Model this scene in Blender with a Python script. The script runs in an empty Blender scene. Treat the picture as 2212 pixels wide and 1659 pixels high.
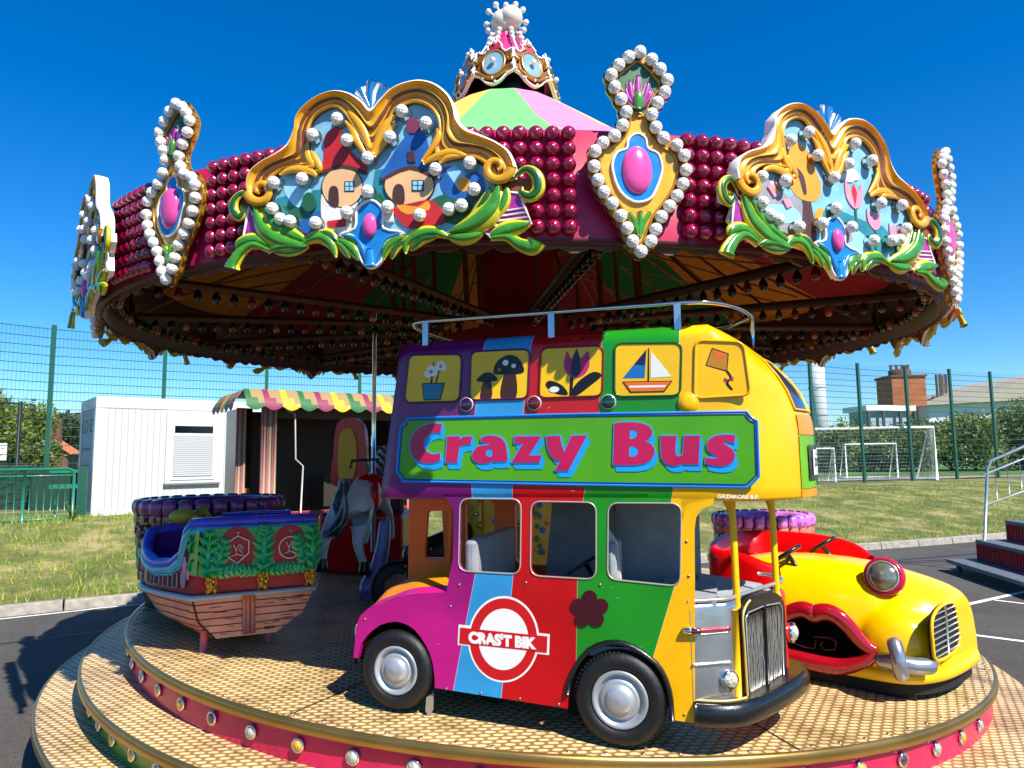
import bpy, bmesh, math, random
import numpy as np
from mathutils import Vector, Matrix
from mathutils.geometry import tessellate_polygon
R=math.radians; PI=math.pi
random.seed(7); np.random.seed(7)
scn=bpy.context.scene; COL=scn.collection
# ---------------------------------------------------------------- camera
F_PX=1512.2; PW,PH=2212.0,1659.0; KS=2212/2364.0
PITCH,YAW,ROLL=R(6.04),R(-2.56),R(-0.68)
CAM=Vector((0,-5.937,1.6))
_F0=Vector((math.sin(YAW),math.cos(YAW),0)); _R0=Vector((math.cos(YAW),-math.sin(YAW),0))
_Fw=_F0*math.cos(PITCH)+Vector((0,0,math.sin(PITCH))); _U0=-_F0*math.sin(PITCH)+Vector((0,0,math.cos(PITCH)))
_R=_R0*math.cos(ROLL)+_U0*math.sin(ROLL); _U=-_R0*math.sin(ROLL)+_U0*math.cos(ROLL)
cd=bpy.data.cameras.new('camera'); cam=bpy.data.objects.new('camera',cd); COL.objects.link(cam)
m=Matrix.Identity(4)
for i in range(3): m[i][0]=_R[i]; m[i][1]=_U[i]; m[i][2]=-_Fw[i]; m[i][3]=CAM[i]
cam.matrix_world=m
cd.sensor_width=36; cd.lens=36*F_PX/PW; cd.clip_start=.05; cd.clip_end=2000
scn.camera=cam
scn.render.resolution_x=1024; scn.render.resolution_y=768
# ---------------------------------------------------------------- world and sun
SUN_DIR=Vector((.56,-.61,.95)).normalized()      # towards the sun
w=bpy.data.worlds.new('World'); scn.world=w; w.use_nodes=True
nt=w.node_tree; bg=nt.nodes['Background']
sky=nt.nodes.new('ShaderNodeTexSky'); sky.sky_type='NISHITA'; sky.sun_disc=False
sky.sun_elevation=math.asin(SUN_DIR.z); sky.sun_rotation=math.atan2(SUN_DIR.x,SUN_DIR.y)
sky.air_density=1.0; sky.dust_density=0.1; sky.ozone_density=4.0; sky.altitude=0
hs=nt.nodes.new('ShaderNodeHueSaturation'); hs.inputs['Saturation'].default_value=1.42; hs.inputs['Value'].default_value=1.0
nt.links.new(sky.outputs[0],hs.inputs['Color']); gn=nt.nodes.new('ShaderNodeMix'); gn.data_type='RGBA'; gn.blend_type='MULTIPLY'; gn.inputs[0].default_value=1; gn.inputs[7].default_value=(.82,1.06,1.24,1); nt.links.new(hs.outputs[0],gn.inputs[6]); nt.links.new(gn.outputs[2],bg.inputs['Color'])
bg.inputs['Strength'].default_value=.082
sl=bpy.data.lights.new('sun','SUN'); sl.energy=5.0; sl.angle=R(.5); sl.color=(1,.95,.86)
so=bpy.data.objects.new('sun',sl); COL.objects.link(so); so.rotation_euler=SUN_DIR.to_track_quat('Z','Y').to_euler(); so.location=(6,-8,12)
vs=scn.view_settings; vs.view_transform='Standard'; vs.look='None'; vs.gamma=1; vs.exposure=0.82
scn.render.engine='CYCLES'
# ---------------------------------------------------------------- unprojection of photo pixels (2364 px wide) on real planes
def ray(x,y): return _Fw+_R*((x*KS-PW/2)/F_PX)+_U*((PH/2-y*KS)/F_PX)
class Frame:
    """vertical plane frame: u along az, w away from the viewer, z up; all parts of a thing are modelled in it"""
    def __init__(s,o,az):
        s.o=Vector(o); s.az=az; s.u=Vector((math.cos(az),math.sin(az),0)); s.w=Vector((-math.sin(az),math.cos(az),0))
    def loc(s,P): v=P-s.o; return Vector((v.dot(s.u),v.dot(s.w),v.z))
    def at(s,x,y,w=0.0):
        d=ray(x,y); k=((s.o+s.w*w-CAM).dot(s.w))/d.dot(s.w); return s.loc(CAM+d*k)
    def uz(s,x,y,w=0.0): p=s.at(x,y,w); return (p.x,p.z)
    def onz(s,x,y,z):
        d=ray(x,y); k=(s.o.z+z-CAM.z)/d.z; return s.loc(CAM+d*k)
    def onv(s,x,y,A,B):
        t=Vector((B[0]-A[0],B[1]-A[1])).normalized(); n=s.u*(-t.y)+s.w*t.x; a=s.o+s.u*A[0]+s.w*A[1]
        d=ray(x,y); return s.loc(CAM+d*((a-CAM).dot(n)/d.dot(n)))
PTX,PTY=-.052,-.006
def plat(r,a,z): x,y=r*math.cos(a),r*math.sin(a); return Vector((x,y,z+PTX*x+PTY*y))
def platz(x,y,z=.42): return z+PTX*x+PTY*y
CX,CY,CXo,CYo=-.008,.028,-.193,-.077
def can(r,a,z): x,y=CXo+r*math.cos(a),CYo+r*math.sin(a); return Vector((x,y,z+CX*x+CY*y))
# ---------------------------------------------------------------- materials
def lin(c):
    if isinstance(c,str): c=tuple(int(c[i:i+2],16)/255 for i in (0,2,4))
    return tuple((v/12.92 if v<=.04045 else ((v+.055)/1.055)**2.4) for v in c)+(1,)
MATS={}
def mat(name,col,rough=.45,metal=0,noise=0,nscale=8,bump=0,bscale=30,coat=0,dark=.6,spec=.5,trans=0):
    if name in MATS: return MATS[name]
    m=bpy.data.materials.new(name); m.use_nodes=True; n=m.node_tree; L=n.links; b=n.nodes['Principled BSDF']
    c=lin(col); b.inputs['Base Color'].default_value=c; b.inputs['Roughness'].default_value=rough; b.inputs['Metallic'].default_value=metal
    b.inputs['Coat Weight'].default_value=coat; b.inputs['Coat Roughness'].default_value=.06; b.inputs['Specular IOR Level'].default_value=spec
    b.inputs['Transmission Weight'].default_value=trans
    tc=n.nodes.new('ShaderNodeTexCoord')
    if noise:
        t=n.nodes.new('ShaderNodeTexNoise'); t.inputs['Scale'].default_value=nscale; t.inputs['Detail'].default_value=6; L.new(tc.outputs['Object'],t.inputs['Vector'])
        r=n.nodes.new('ShaderNodeValToRGB'); r.color_ramp.elements[0].position=.3; r.color_ramp.elements[1].position=.7
        r.color_ramp.elements[0].color=tuple(v*(1-noise*dark) for v in c[:3])+(1,); r.color_ramp.elements[1].color=tuple(min(1,v*(1+noise*.35)) for v in c[:3])+(1,)
        L.new(t.outputs['Fac'],r.inputs['Fac']); L.new(r.outputs['Color'],b.inputs['Base Color'])
        mr=n.nodes.new('ShaderNodeMapRange'); mr.inputs['To Min'].default_value=max(.03,rough-.08); mr.inputs['To Max'].default_value=min(1,rough+.12)
        L.new(t.outputs['Fac'],mr.inputs['Value']); L.new(mr.outputs[0],b.inputs['Roughness'])
    if bump:
        t2=n.nodes.new('ShaderNodeTexNoise'); t2.inputs['Scale'].default_value=bscale; t2.inputs['Detail'].default_value=5; L.new(tc.outputs['Object'],t2.inputs['Vector'])
        bp=n.nodes.new('ShaderNodeBump'); bp.inputs['Strength'].default_value=bump; bp.inputs['Distance'].default_value=.02; L.new(t2.outputs['Fac'],bp.inputs['Height']); L.new(bp.outputs[0],b.inputs['Normal'])
    MATS[name]=m; return m
def paint(name,col,rough=.28,**k):   # fibreglass gloss paint with faint mottling
    k.setdefault('noise',.18); k.setdefault('nscale',5); k.setdefault('coat',.15); k.setdefault('spec',.35); k.setdefault('bump',.03); k.setdefault('bscale',14)
    return mat(name,col,rough,**k)
# ---------------------------------------------------------------- mesh builder
def cat(pts,closed=False,n=6):
    """Catmull-Rom smoothing of a list of tuples"""
    P=[Vector(p) for p in pts]; N=len(P); out=[]
    for i in range(N if closed else N-1):
        if closed: a,b,c,d=P[i-1],P[i],P[(i+1)%N],P[(i+2)%N]
        else: a,b,c,d=P[max(i-1,0)],P[i],P[i+1],P[min(i+2,N-1)]
        for k in range(n):
            t=k/n; out.append(.5*((2*b)+(c-a)*t+(2*a-5*b+4*c-d)*t*t+(3*b-a-3*c+d)*t**3))
    if not closed: out.append(P[-1])
    return out
def rrect(c,r,n=5):
    """rounded polygon through corner list (2D)"""
    out=[]; N=len(c); c=[Vector(p) for p in c]
    for i in range(N):
        p=c[i]; a=(c[i-1]-p); b=(c[(i+1)%N]-p); rr=min(r,a.length*.48,b.length*.48); A=p+a.normalized()*rr; B=p+b.normalized()*rr
        for k in range(n+1):
            t=k/n; out.append((1-t)**2*A+2*t*(1-t)*p+t*t*B)
    return out
class MB:
    def __init__(s): s.v=[]; s.f=[]; s.m=[]; s.s=[]
    def add(s,v,f,m=0,smooth=False):
        o=len(s.v); s.v+= [tuple(p) for p in v]
        for q in f: s.f.append(tuple(i+o for i in q)); s.m.append(m); s.s.append(smooth)
        return s
    def box(s,lo,hi,m=0,rz=0,c=None,inv=False):
        x0,y0,z0=lo; x1,y1,z1=hi
        v=[(x0,y0,z0),(x1,y0,z0),(x1,y1,z0),(x0,y1,z0),(x0,y0,z1),(x1,y0,z1),(x1,y1,z1),(x0,y1,z1)]
        if rz:
            c=c or ((x0+x1)/2,(y0+y1)/2); cs,sn=math.cos(rz),math.sin(rz)
            v=[(c[0]+(a-c[0])*cs-(b-c[1])*sn,c[1]+(a-c[0])*sn+(b-c[1])*cs,z) for a,b,z in v]
        return s.add(v,[(0,3,2,1),(4,5,6,7),(0,1,5,4),(1,2,6,5),(2,3,7,6),(3,0,4,7)],m)
    def tube(s,pts,r,n=8,m=0,cap=True,flat=None,up=None,closed=False):
        """swept tube; r scalar or list; flat=(a,b) squashes the section in (side,up)"""
        P=[Vector(p) for p in pts]; N=len(P); rs=r if isinstance(r,(list,tuple)) else [r]*N
        up0=Vector(up) if up else None; V=[]; prev=None
        for i in range(N):
            if closed: t=(P[(i+1)%N]-P[i-1])
            else: t=(P[min(i+1,N-1)]-P[max(i-1,0)])
            if t.length<1e-9: t=Vector((0,0,1))
            t.normalize()
            if up0 is not None: a=t.cross(up0)
            elif prev is None: a=t.cross(Vector((0,0,1)) if abs(t.z)<.9 else Vector((1,0,0)))
            else: a=prev-t*prev.dot(t)
            if a.length<1e-6: a=t.orthogonal()
            a.normalize(); prev=a; b=a.cross(t).normalized(); fa,fb=flat or (1,1)
            for k in range(n):
                q=2*PI*k/n; V.append(P[i]+a*(math.cos(q)*rs[i]*fa)+b*(math.sin(q)*rs[i]*fb))
        F=[]
        for i in range(N if closed else N-1):
            j=(i+1)%N
            for k in range(n): F.append((i*n+k,i*n+(k+1)%n,j*n+(k+1)%n,j*n+k))
        if cap and not closed: F.append(tuple(range(n))); F.append(tuple(reversed(range((N-1)*n,N*n))))
        return s.add(V,F,m,True)
    def lathe(s,prof,o=(0,0,0),ax=(0,0,1),n=24,m=0,smooth=True,cap=False):
        """profile list of (radius, height along ax)"""
        ax=Vector(ax).normalized(); a=ax.orthogonal().normalized(); b=ax.cross(a); o=Vector(o); V=[]
        for r,h in prof:
            for k in range(n): q=2*PI*k/n; V.append(o+ax*h+a*(r*math.cos(q))+b*(r*math.sin(q)))
        F=[]
        for i in range(len(prof)-1):
            for k in range(n): F.append((i*n+k,i*n+(k+1)%n,(i+1)*n+(k+1)%n,(i+1)*n+k))
        if cap: F.append(tuple(reversed(range(n)))); F.append(tuple(range((len(prof)-1)*n,len(prof)*n)))
        return s.add(V,F,m,smooth)
    def ball(s,c,r,n=12,k=8,m=0,sc=(1,1,1)):
        V=[];F=[];c=Vector(c)
        for i in range(k+1):
            t=PI*i/k
            for j in range(n): q=2*PI*j/n; V.append((c.x+r*sc[0]*math.sin(t)*math.cos(q),c.y+r*sc[1]*math.sin(t)*math.sin(q),c.z+r*sc[2]*math.cos(t)))
        for i in range(k):
            for j in range(n): F.append((i*n+j,(i+1)*n+j,(i+1)*n+(j+1)%n,i*n+(j+1)%n))
        return s.add(V,F,m,True)
    def plate(s,outer,w0,w1,holes=(),m=0,ms=None,fn=None,back=True):
        """polygon in (u,z), thick from w0 (towards viewer) to w1"""
        ms=m if ms is None else ms
        loops=[[Vector((p[0],p[1],0)) for p in l] for l in [outer]+list(holes)]
        tris=tessellate_polygon(loops); flat=[p for l in loops for p in l]; n=len(flat)
        fn=fn or (lambda u,w,z:(u,w,z))
        V=[fn(p.x,w0,p.y) for p in flat]+[fn(p.x,w1,p.y) for p in flat]
        F=[]
        for t in tris:
            a,b,c=[flat[i] for i in t]; ar=(b-a).cross(c-a).z
            if abs(ar)<1e-14: continue
            if ar<0: t=(t[0],t[2],t[1])
            F.append(tuple(t))
            if back: F.append((t[0]+n,t[2]+n,t[1]+n))
        s.add(V,F,m); o=len(s.v)-2*n; k=0
        for l in loops:
            N=len(l); area=sum(l[i].x*l[(i+1)%N].y-l[(i+1)%N].x*l[i].y for i in range(N)); first=(l is loops[0])
            for i in range(N):
                a,b=k+i,k+(i+1)%N; q=(a+o,a+n+o,b+n+o,b+o)
                if (area>0)!=first: q=q[::-1]
                s.f.append(q); s.m.append(ms); s.s.append(False)
            k+=N
        return s
    def build(s,name,mats,parent=None,bevel=0,smooth=None,loc=None,rz=0,autos=None,segs=2):
        me=bpy.data.meshes.new(name); me.from_pydata(s.v,[],s.f)
        if not isinstance(mats,(list,tuple)): mats=[mats]
        for q in mats: me.materials.append(q)
        me.polygons.foreach_set('material_index',s.m); sm=s.s if smooth is None else [smooth]*len(s.f)
        me.polygons.foreach_set('use_smooth',sm); me.update()
        o=bpy.data.objects.new(name,me); COL.objects.link(o)
        if parent: o.parent=parent
        if loc: o.location=loc
        if rz: o.rotation_euler=(0,0,rz)
        if bevel:
            b=o.modifiers.new('b','BEVEL'); b.width=bevel; b.segments=segs; b.limit_method='ANGLE'; b.angle_limit=R(40)
        return o
def tag(o,label=None,cat=None,group=None,kind=None):
    if label: o['label']=label
    if cat: o['category']=cat
    if group: o['group']=group
    if kind: o['kind']=kind
    return o
def empty(name,loc,rz=0,parent=None):
    o=bpy.data.objects.new(name,None); COL.objects.link(o); o.location=loc; o.rotation_euler=(0,0,rz); o.empty_display_size=.1
    if parent: o.parent=parent
    return o
def kids(o): return [c for c in bpy.data.objects if c.parent==o]
def copy_tree(o,parent=None,ch=None):
    ch=ch if ch is not None else {p.name:kids(p) for p in list(bpy.data.objects)}
    c=o.copy(); COL.objects.link(c); c.parent=parent
    for k in ch.get(o.name,[]): copy_tree(k,c,ch)
    return c
def text_mesh(body,bold=0.0,shear=0.0,space=1.0):
    cu=bpy.data.curves.new('t','FONT'); cu.body=body; cu.size=1; cu.offset=bold; cu.shear=shear; cu.space_character=space; cu.resolution_u=4
    o=bpy.data.objects.new('t',cu); COL.objects.link(o); dg=bpy.context.evaluated_depsgraph_get(); me=bpy.data.meshes.new_from_object(o.evaluated_get(dg))
    V=[v.co.copy() for v in me.vertices]; Fs=[tuple(p.vertices) for p in me.polygons]; bpy.data.objects.remove(o); bpy.data.meshes.remove(me)
    x0=min(v.x for v in V);x1=max(v.x for v in V);y0=min(v.y for v in V);y1=max(v.y for v in V)
    return [((v.x-x0)/(x1-x0),(v.y-y0)/(y1-y0)) for v in V],Fs
def put_text(mb,body,fn,m=0,**k):
    """fn maps (0..1,0..1) in the text box to a 3D point"""
    V,Fs=text_mesh(body,**k); P=[fn(*v) for v in V]; mb.add(P,Fs,m)
# ================================================================ SETTING
G=-.12
KP=[(-30,-13.6),(-12,-2.0),(-6.16,1.92),(-4.92,2.74),(-1.0,4.55),(5.83,7.18),(8.88,8.58),(16,12.2),(40,25)]   # foot of the kerb
KC=[Vector(p) for p in cat(KP,False,8)]
def kerb_d(x,y):
    """signed distance beyond the kerb (positive = grass side)"""
    best=1e9; sg=1; p=Vector((x,y))
    for a,b in zip(KC[:-1],KC[1:]):
        t=b-a; q=max(0,min(1,(p-a).dot(t)/t.length_squared)); d=(p-a-t*q); L=d.length
        if L<best: best=L; sg=1 if t.x*d.y-t.y*d.x>0 else -1
    return best*sg
def gz(x,y):
    d=kerb_d(x,y)
    if d<0: return G
    t=min(1,max(0,(d-.15)/(4.6 if x<0 else 6.5))); t=t*t*(3-2*t)
    return G+.11+t*(.57 if x<0 else .60)
# --- asphalt
def asphalt():
    m=bpy.data.materials.new('asphalt'); m.use_nodes=True; n=m.node_tree; L=n.links; b=n.nodes['Principled BSDF']; tc=n.nodes.new('ShaderNodeTexCoord')
    a=n.nodes.new('ShaderNodeTexNoise'); a.inputs['Scale'].default_value=.6; a.inputs['Detail'].default_value=8; a.inputs['Roughness'].default_value=.7
    c=n.nodes.new('ShaderNodeTexVoronoi'); c.inputs['Scale'].default_value=140
    for q in (a,c): L.new(tc.outputs['Object'],q.inputs['Vector'])
    r=n.nodes.new('ShaderNodeValToRGB'); r.color_ramp.elements[0].color=(.046,.040,.034,1); r.color_ramp.elements[1].color=(.088,.078,.066,1); r.color_ramp.elements[0].position=.35; r.color_ramp.elements[1].position=.7
    L.new(a.outputs['Fac'],r.inputs['Fac'])
    mx=n.nodes.new('ShaderNodeMix'); mx.data_type='RGBA'; mx.blend_type='OVERLAY'; mx.inputs[0].default_value=.6
    L.new(r.outputs['Color'],mx.inputs[6]); bw=n.nodes.new('ShaderNodeRGBToBW'); L.new(c.outputs['Color'],bw.inputs[0]); L.new(bw.outputs[0],mx.inputs[7])
    h=n.nodes.new('ShaderNodeHueSaturation'); h.inputs['Saturation'].default_value=1.0; L.new(mx.outputs[2],h.inputs['Color']); L.new(h.outputs[0],b.inputs['Base Color'])
    bp=n.nodes.new('ShaderNodeBump'); bp.inputs['Strength'].default_value=.6; bp.inputs['Distance'].default_value=.006; L.new(c.outputs['Distance'],bp.inputs['Height']); L.new(bp.outputs[0],b.inputs['Normal'])
    b.inputs['Roughness'].default_value=.85; return m
g=MB(); S_=600
g.add([(-S_,-S_,G),(S_,-S_,G),(S_,S_,G),(-S_,S_,G)],[(0,1,2,3)])
tag(g.build('car_park',asphalt()),kind='structure')
# --- painted lines and tar joints
white=mat('road_paint','e8e6df',.7,noise=.35,nscale=25)
def strip(mb,a,b,w,z=.004,m=0,n=1):
    a=Vector(a);b=Vector(b);t=(b-a).normalized()*w/2; p=Vector((-t.y,t.x))
    mb.add([(a.x-p.x,a.y-p.y,G+z),(a.x+p.x,a.y+p.y,G+z),(b.x+p.x,b.y+p.y,G+z),(b.x-p.x,b.y-p.y,G+z)],[(0,3,2,1)],m)
g=MB()
for a,b,wd in (((4.3,2.16),(6.6,3.68),.07),((3.9,1.20),(7.5,-1.55),.07),((5.23,2.715),(7.4,.55),.055)): strip(g,a,b,wd)
for a,b in zip(KC[6:38],KC[7:39]):
    q=Vector((.06,-.10)); strip(g,a+q,b+q,.05)
tag(g.build('road_marking',white),kind='structure')
g=MB(); strip(g,(-9,-1.9),(-2.5,2.75),.035); strip(g,(3.0,4.75),(12,8.6),.05)
tag(g.build('tar_joint',mat('tar','1a1a1b',.5)),kind='structure')
# --- kerb with block joints
conc=mat('kerb_concrete','9a9389',.85,noise=.5,nscale=14,bump=.35,bscale=60)
KB=[]; acc=0
kk=[Vector(p) for p in cat(KP,False,40)]
L_=[0]
for a,b in zip(kk[:-1],kk[1:]): L_.append(L_[-1]+(b-a).length)
def along(d):
    i=min(len(L_)-2,max(0,int(np.searchsorted(L_,d))-1)); t=(d-L_[i])/(L_[i+1]-L_[i]); return kk[i].lerp(kk[i+1],t)
g=MB(); d=8.0
while d<52:
    a=along(d+.008); b=along(d+.907); t=(b-a).normalized(); p=Vector((-t.y,t.x))*.13; jz=random.uniform(-.004,.004)
    V=[(a.x,a.y,G-.02),(b.x,b.y,G-.02),(b.x+p.x,b.y+p.y,G-.02),(a.x+p.x,a.y+p.y,G-.02)]
    V+=[(x+ (p.x*.12 if i<2 else 0),y+(p.y*.12 if i<2 else 0),G+.115+jz) for i,(x,y,_) in enumerate(V)]
    g.add(V,[(0,3,2,1),(4,5,6,7),(0,1,5,4),(1,2,6,5),(2,3,7,6),(3,0,4,7)]); d+=.915
tag(g.build('kerb',conc,bevel=.012),kind='structure')
# --- grass bank
def grass_mat():
    m=bpy.data.materials.new('grass_ground'); m.use_nodes=True; n=m.node_tree; L=n.links; b=n.nodes['Principled BSDF']; tc=n.nodes.new('ShaderNodeTexCoord')
    a=n.nodes.new('ShaderNodeTexNoise'); a.inputs['Scale'].default_value=1.2; a.inputs['Detail'].default_value=9; a.inputs['Roughness'].default_value=.75; L.new(tc.outputs['Object'],a.inputs['Vector'])
    r=n.nodes.new('ShaderNodeValToRGB'); e=r.color_ramp.elements; e[0].position=.36; e[0].color=(.05,.09,.012,1); e[1].position=.62; e[1].color=(.38,.31,.12,1); x=r.color_ramp.elements.new(.5); x.color=(.16,.17,.035,1)
    L.new(a.outputs['Fac'],r.inputs['Fac']); L.new(r.outputs['Color'],b.inputs['Base Color']); b.inputs['Roughness'].default_value=.9
    bp=n.nodes.new('ShaderNodeBump'); bp.inputs['Strength'].default_value=.8; bp.inputs['Distance'].default_value=.05
    f=n.nodes.new('ShaderNodeTexNoise'); f.inputs['Scale'].default_value=60; L.new(tc.outputs['Object'],f.inputs['Vector']); L.new(f.outputs['Fac'],bp.inputs['Height']); L.new(bp.outputs[0],b.inputs['Normal'])
    return m
ds=[.12,.3,.6,1,1.5,2,2.6,3.2,3.9,4.6,5.4,6.2,7,9,13,20,40,90,220,520]
g=MB(); base=[along(d) for d in np.arange(0.5,L_[-1]-.5,.6)]; nrm=[]
for i,p in enumerate(base):
    t=(base[min(i+1,len(base)-1)]-base[max(i-1,0)]).normalized(); nrm.append(Vector((-t.y,t.x)))
for i,p in enumerate(base):
    n_=nrm[i].lerp(Vector((-.45,.89)),.0)
    for d in ds:
        q=p+n_.lerp(Vector((-.40,.92)),min(1,d/20)).normalized()*d
        t=min(1,max(0,(d-.15)/(4.6 if q.x<0 else 6.5))); t=t*t*(3-2*t); g.v.append((q.x,q.y,G+.11+t*(.57 if q.x<0 else .60)+(.012*math.sin(q.x*2.3)*math.sin(q.y*1.9) if .5<d<7 else 0)))
nd=len(ds)
for i in range(len(base)-1):
    for j in range(nd-1): g.f.append((i*nd+j,(i+1)*nd+j,(i+1)*nd+j+1,i*nd+j+1)); g.m.append(0); g.s.append(True)
tag(g.build('grass_bank',grass_mat()),kind='structure')
# --- blades of grass on the bank (uncountable)
def leaf_mat(name,cols,rough=.55,sc=3,trl=.25):
    m=bpy.data.materials.new(name); m.use_nodes=True; n=m.node_tree; L=n.links; b=n.nodes['Principled BSDF']; tc=n.nodes.new('ShaderNodeTexCoord')
    a=n.nodes.new('ShaderNodeTexNoise'); a.inputs['Scale'].default_value=sc; a.inputs['Detail'].default_value=7; a.inputs['Roughness'].default_value=.8; L.new(tc.outputs['Object'],a.inputs['Vector'])
    r=n.nodes.new('ShaderNodeValToRGB'); cs=[lin(c) for c in cols]; e=r.color_ramp.elements; e[0].position=.32; e[0].color=cs[0]; e[1].position=.68; e[1].color=cs[-1]
    for i,c in enumerate(cs[1:-1]): x=e.new(.32+.36*(i+1)/(len(cs)-1)); x.color=c
    L.new(a.outputs['Fac'],r.inputs['Fac']); L.new(r.outputs['Color'],b.inputs['Base Color']); b.inputs['Roughness'].default_value=rough
    t=n.nodes.new('ShaderNodeBsdfTranslucent'); L.new(r.outputs['Color'],t.inputs['Color']); mx=n.nodes.new('ShaderNodeMixShader'); mx.inputs[0].default_value=trl
    L.new(b.outputs[0],mx.inputs[1]); L.new(t.outputs[0],mx.inputs[2]); L.new(mx.outputs[0],n.nodes['Material Output'].inputs['Surface']); return m
def tri_cloud(name,P,D,W,mat_,parent=None):
    """P centres, D tip vectors, W side vectors -> one triangle each"""
    n=len(P); V=np.empty((n,3,3)); V[:,0]=P-W; V[:,1]=P+W; V[:,2]=P+D
    me=bpy.data.meshes.new(name); me.vertices.add(3*n); me.vertices.foreach_set('co',V.reshape(-1).astype(np.float32))
    me.loops.add(3*n); me.loops.foreach_set('vertex_index',np.arange(3*n,dtype=np.int32)); me.polygons.add(n); me.polygons.foreach_set('loop_start',np.arange(0,3*n,3,dtype=np.int32)); me.polygons.foreach_set('loop_total',np.full(n,3,dtype=np.int32))
    me.materials.append(mat_); me.update(); me.validate(); o=bpy.data.objects.new(name,me); COL.objects.link(o); o.parent=parent; return o
rng=np.random.default_rng(3)
P=[];H=[]
for i in range(len(base)-1):
    p=base[i]
    if not(-13<p.x<17): continue
    near=abs(p.x)<14
    for k in range(640 if p.x<-2 or p.x>4 else 120):
        d=.12+6.4*random.random()**1.25; q=p.lerp(base[i+1],random.random())+nrm[i].lerp(Vector((-.40,.92)),min(1,d/20)).normalized()*d
        t=min(1,max(0,(d-.15)/(4.6 if q.x<0 else 6.5))); t=t*t*(3-2*t); P.append((q.x,q.y,G+.10+t*(.57 if q.x<0 else .60)))
P=np.array(P); n=len(P); tuft=np.clip(np.sin(P[:,0]*3.1)*np.sin(P[:,1]*2.7+1)+.3*rng.standard_normal(n),0,1)
h=(.035+.05*rng.random(n)+.06*tuft*rng.random(n))*np.where(P[:,0]<0,1.5,.85); an=rng.random(n)*2*np.pi; an2=rng.random(n)*2*np.pi
D=np.stack([np.cos(an)*h*.45,np.sin(an)*h*.45,h],1); Wd=np.stack([np.cos(an2),np.sin(an2),0*an],1)*(.005+.005*rng.random(n))[:,None]
tag(tri_cloud('grass',P,D,Wd,leaf_mat('grass_blade',['3c5a10','7c9a28','a4ac44','d0ba70'],sc=2.2)),'short green and straw coloured grass growing on the bank','grass',kind='stuff')
# weeds with stems in front of the cabin
def weed(x,y,h,n,label):
    r=empty('weed',(x,y,gz(x,y)-.01)); P=[];D=[];Wd=[]; st=MB()
    for i in range(6):
        a=random.random()*6.28; tip=Vector((math.cos(a)*h*.3,math.sin(a)*h*.3,h*random.uniform(.6,1))); st.tube([(0,0,0),tip*.5+Vector((0,0,h*.08)),tip],[.006,.004,.002],5)
        for k in range(n//6):
            t=random.uniform(.1,1); q=random.random()*6.28; P.append(tip*t); l=h*random.uniform(.1,.22); D.append((math.cos(q)*l,math.sin(q)*l,l*.5)); Wd.append((-math.sin(q)*l*.22,math.cos(q)*l*.22,0))
    st.build('stem',mat('weed_stem','6b7a35',.7),r)
    o=tri_cloud('foliage',np.array([tuple(p) for p in P]),np.array(D),np.array(Wd),leaf_mat('weed_leaf_'+str(int(h*100)),['35520f','5c7d22','8ea34a'],sc=6),r)
    tag(r,label,'weed','weeds on the grass bank')
weed(-8.6,6.6,.34,150,'bushy green weed at the far left edge, below the railing'); weed(-6.6,7.0,.42,110,'tall thin weed before the corner of the white cabin'); weed(-6.1,6.4,.22,90,'low green weed at the foot of the white cabin')
# --- path in front of the mesh fence and pitch
concp=mat('path_concrete','a59d92',.9,noise=.4,nscale=6,bump=.2,bscale=30)
PZ=G+.11+.60
g=MB(); g.add([(4,18.9,PZ+.03),(30,26.5,PZ+.03),(29.2,28.3,PZ+.03),(3.4,20.5,PZ+.03)],[(0,1,2,3)]); g.box((-11,10,.52),(-6,12,.575),rz=.0)
tag(g.build('path',concp),kind='structure')
g=MB(); g.add([(-60,23,PZ+.012),(70,30,PZ+.012),(95,90,PZ+.012),(-60,90,PZ+.012)],[(0,1,2,3)])
tag(g.build('pitch',mat('pitch_turf','4f7427',.9,noise=.6,nscale=.8,bump=.3)),kind='structure')
# --- football goals
wm=mat('goal_white','e9edee',.4,noise=.15)
def net_mat():
    m=bpy.data.materials.new('goal_net'); m.use_nodes=True; n=m.node_tree; L=n.links; b=n.nodes['Principled BSDF']; b.inputs['Base Color'].default_value=(.75,.78,.76,1)
    return m
def goal(name,ux,uy,az,wd,ht,dp,r,label,net=True):
    fz=gz(ux,uy); root=empty(name,(ux,uy,PZ+.02),az); f=MB()
    f.tube([(0,0,0),(0,0,ht),(wd,0,ht),(wd,0,0)],r,8); f.tube([(0,0,0),(0,dp,0),(wd,dp,0),(wd,0,0)],r*.7,6)
    for u in (0,wd): f.tube([(u,0,ht),(u,dp*.25,ht),(u,dp,0)],r*.6,6)
    f.build('frame',wm,root); g=MB(); s=.13
    def grid(a,b,c,d_,nu,nv):
        a,b,c,d_=map(Vector,(a,b,c,d_))
        for i in range(nu+1): t=i/nu; g.tube([a.lerp(b,t),d_.lerp(c,t)],.0045,3,cap=False)
        for i in range(nv+1): t=i/nv; g.tube([a.lerp(d_,t),b.lerp(c,t)],.0045,3,cap=False)
    if net:
        grid((0,dp,0),(wd,dp,0),(wd,dp*.25,ht),(0,dp*.25,ht),int(wd/s),int(ht/s))
        for u in (0,wd): grid((u,0,0),(u,dp,0),(u,dp*.25,ht),(u,0,ht),int(dp/s),int(ht/s))
        g.build('net',mat('goal_net','c9cfca',.8),root)
    tag(root,label,'goal')
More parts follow.
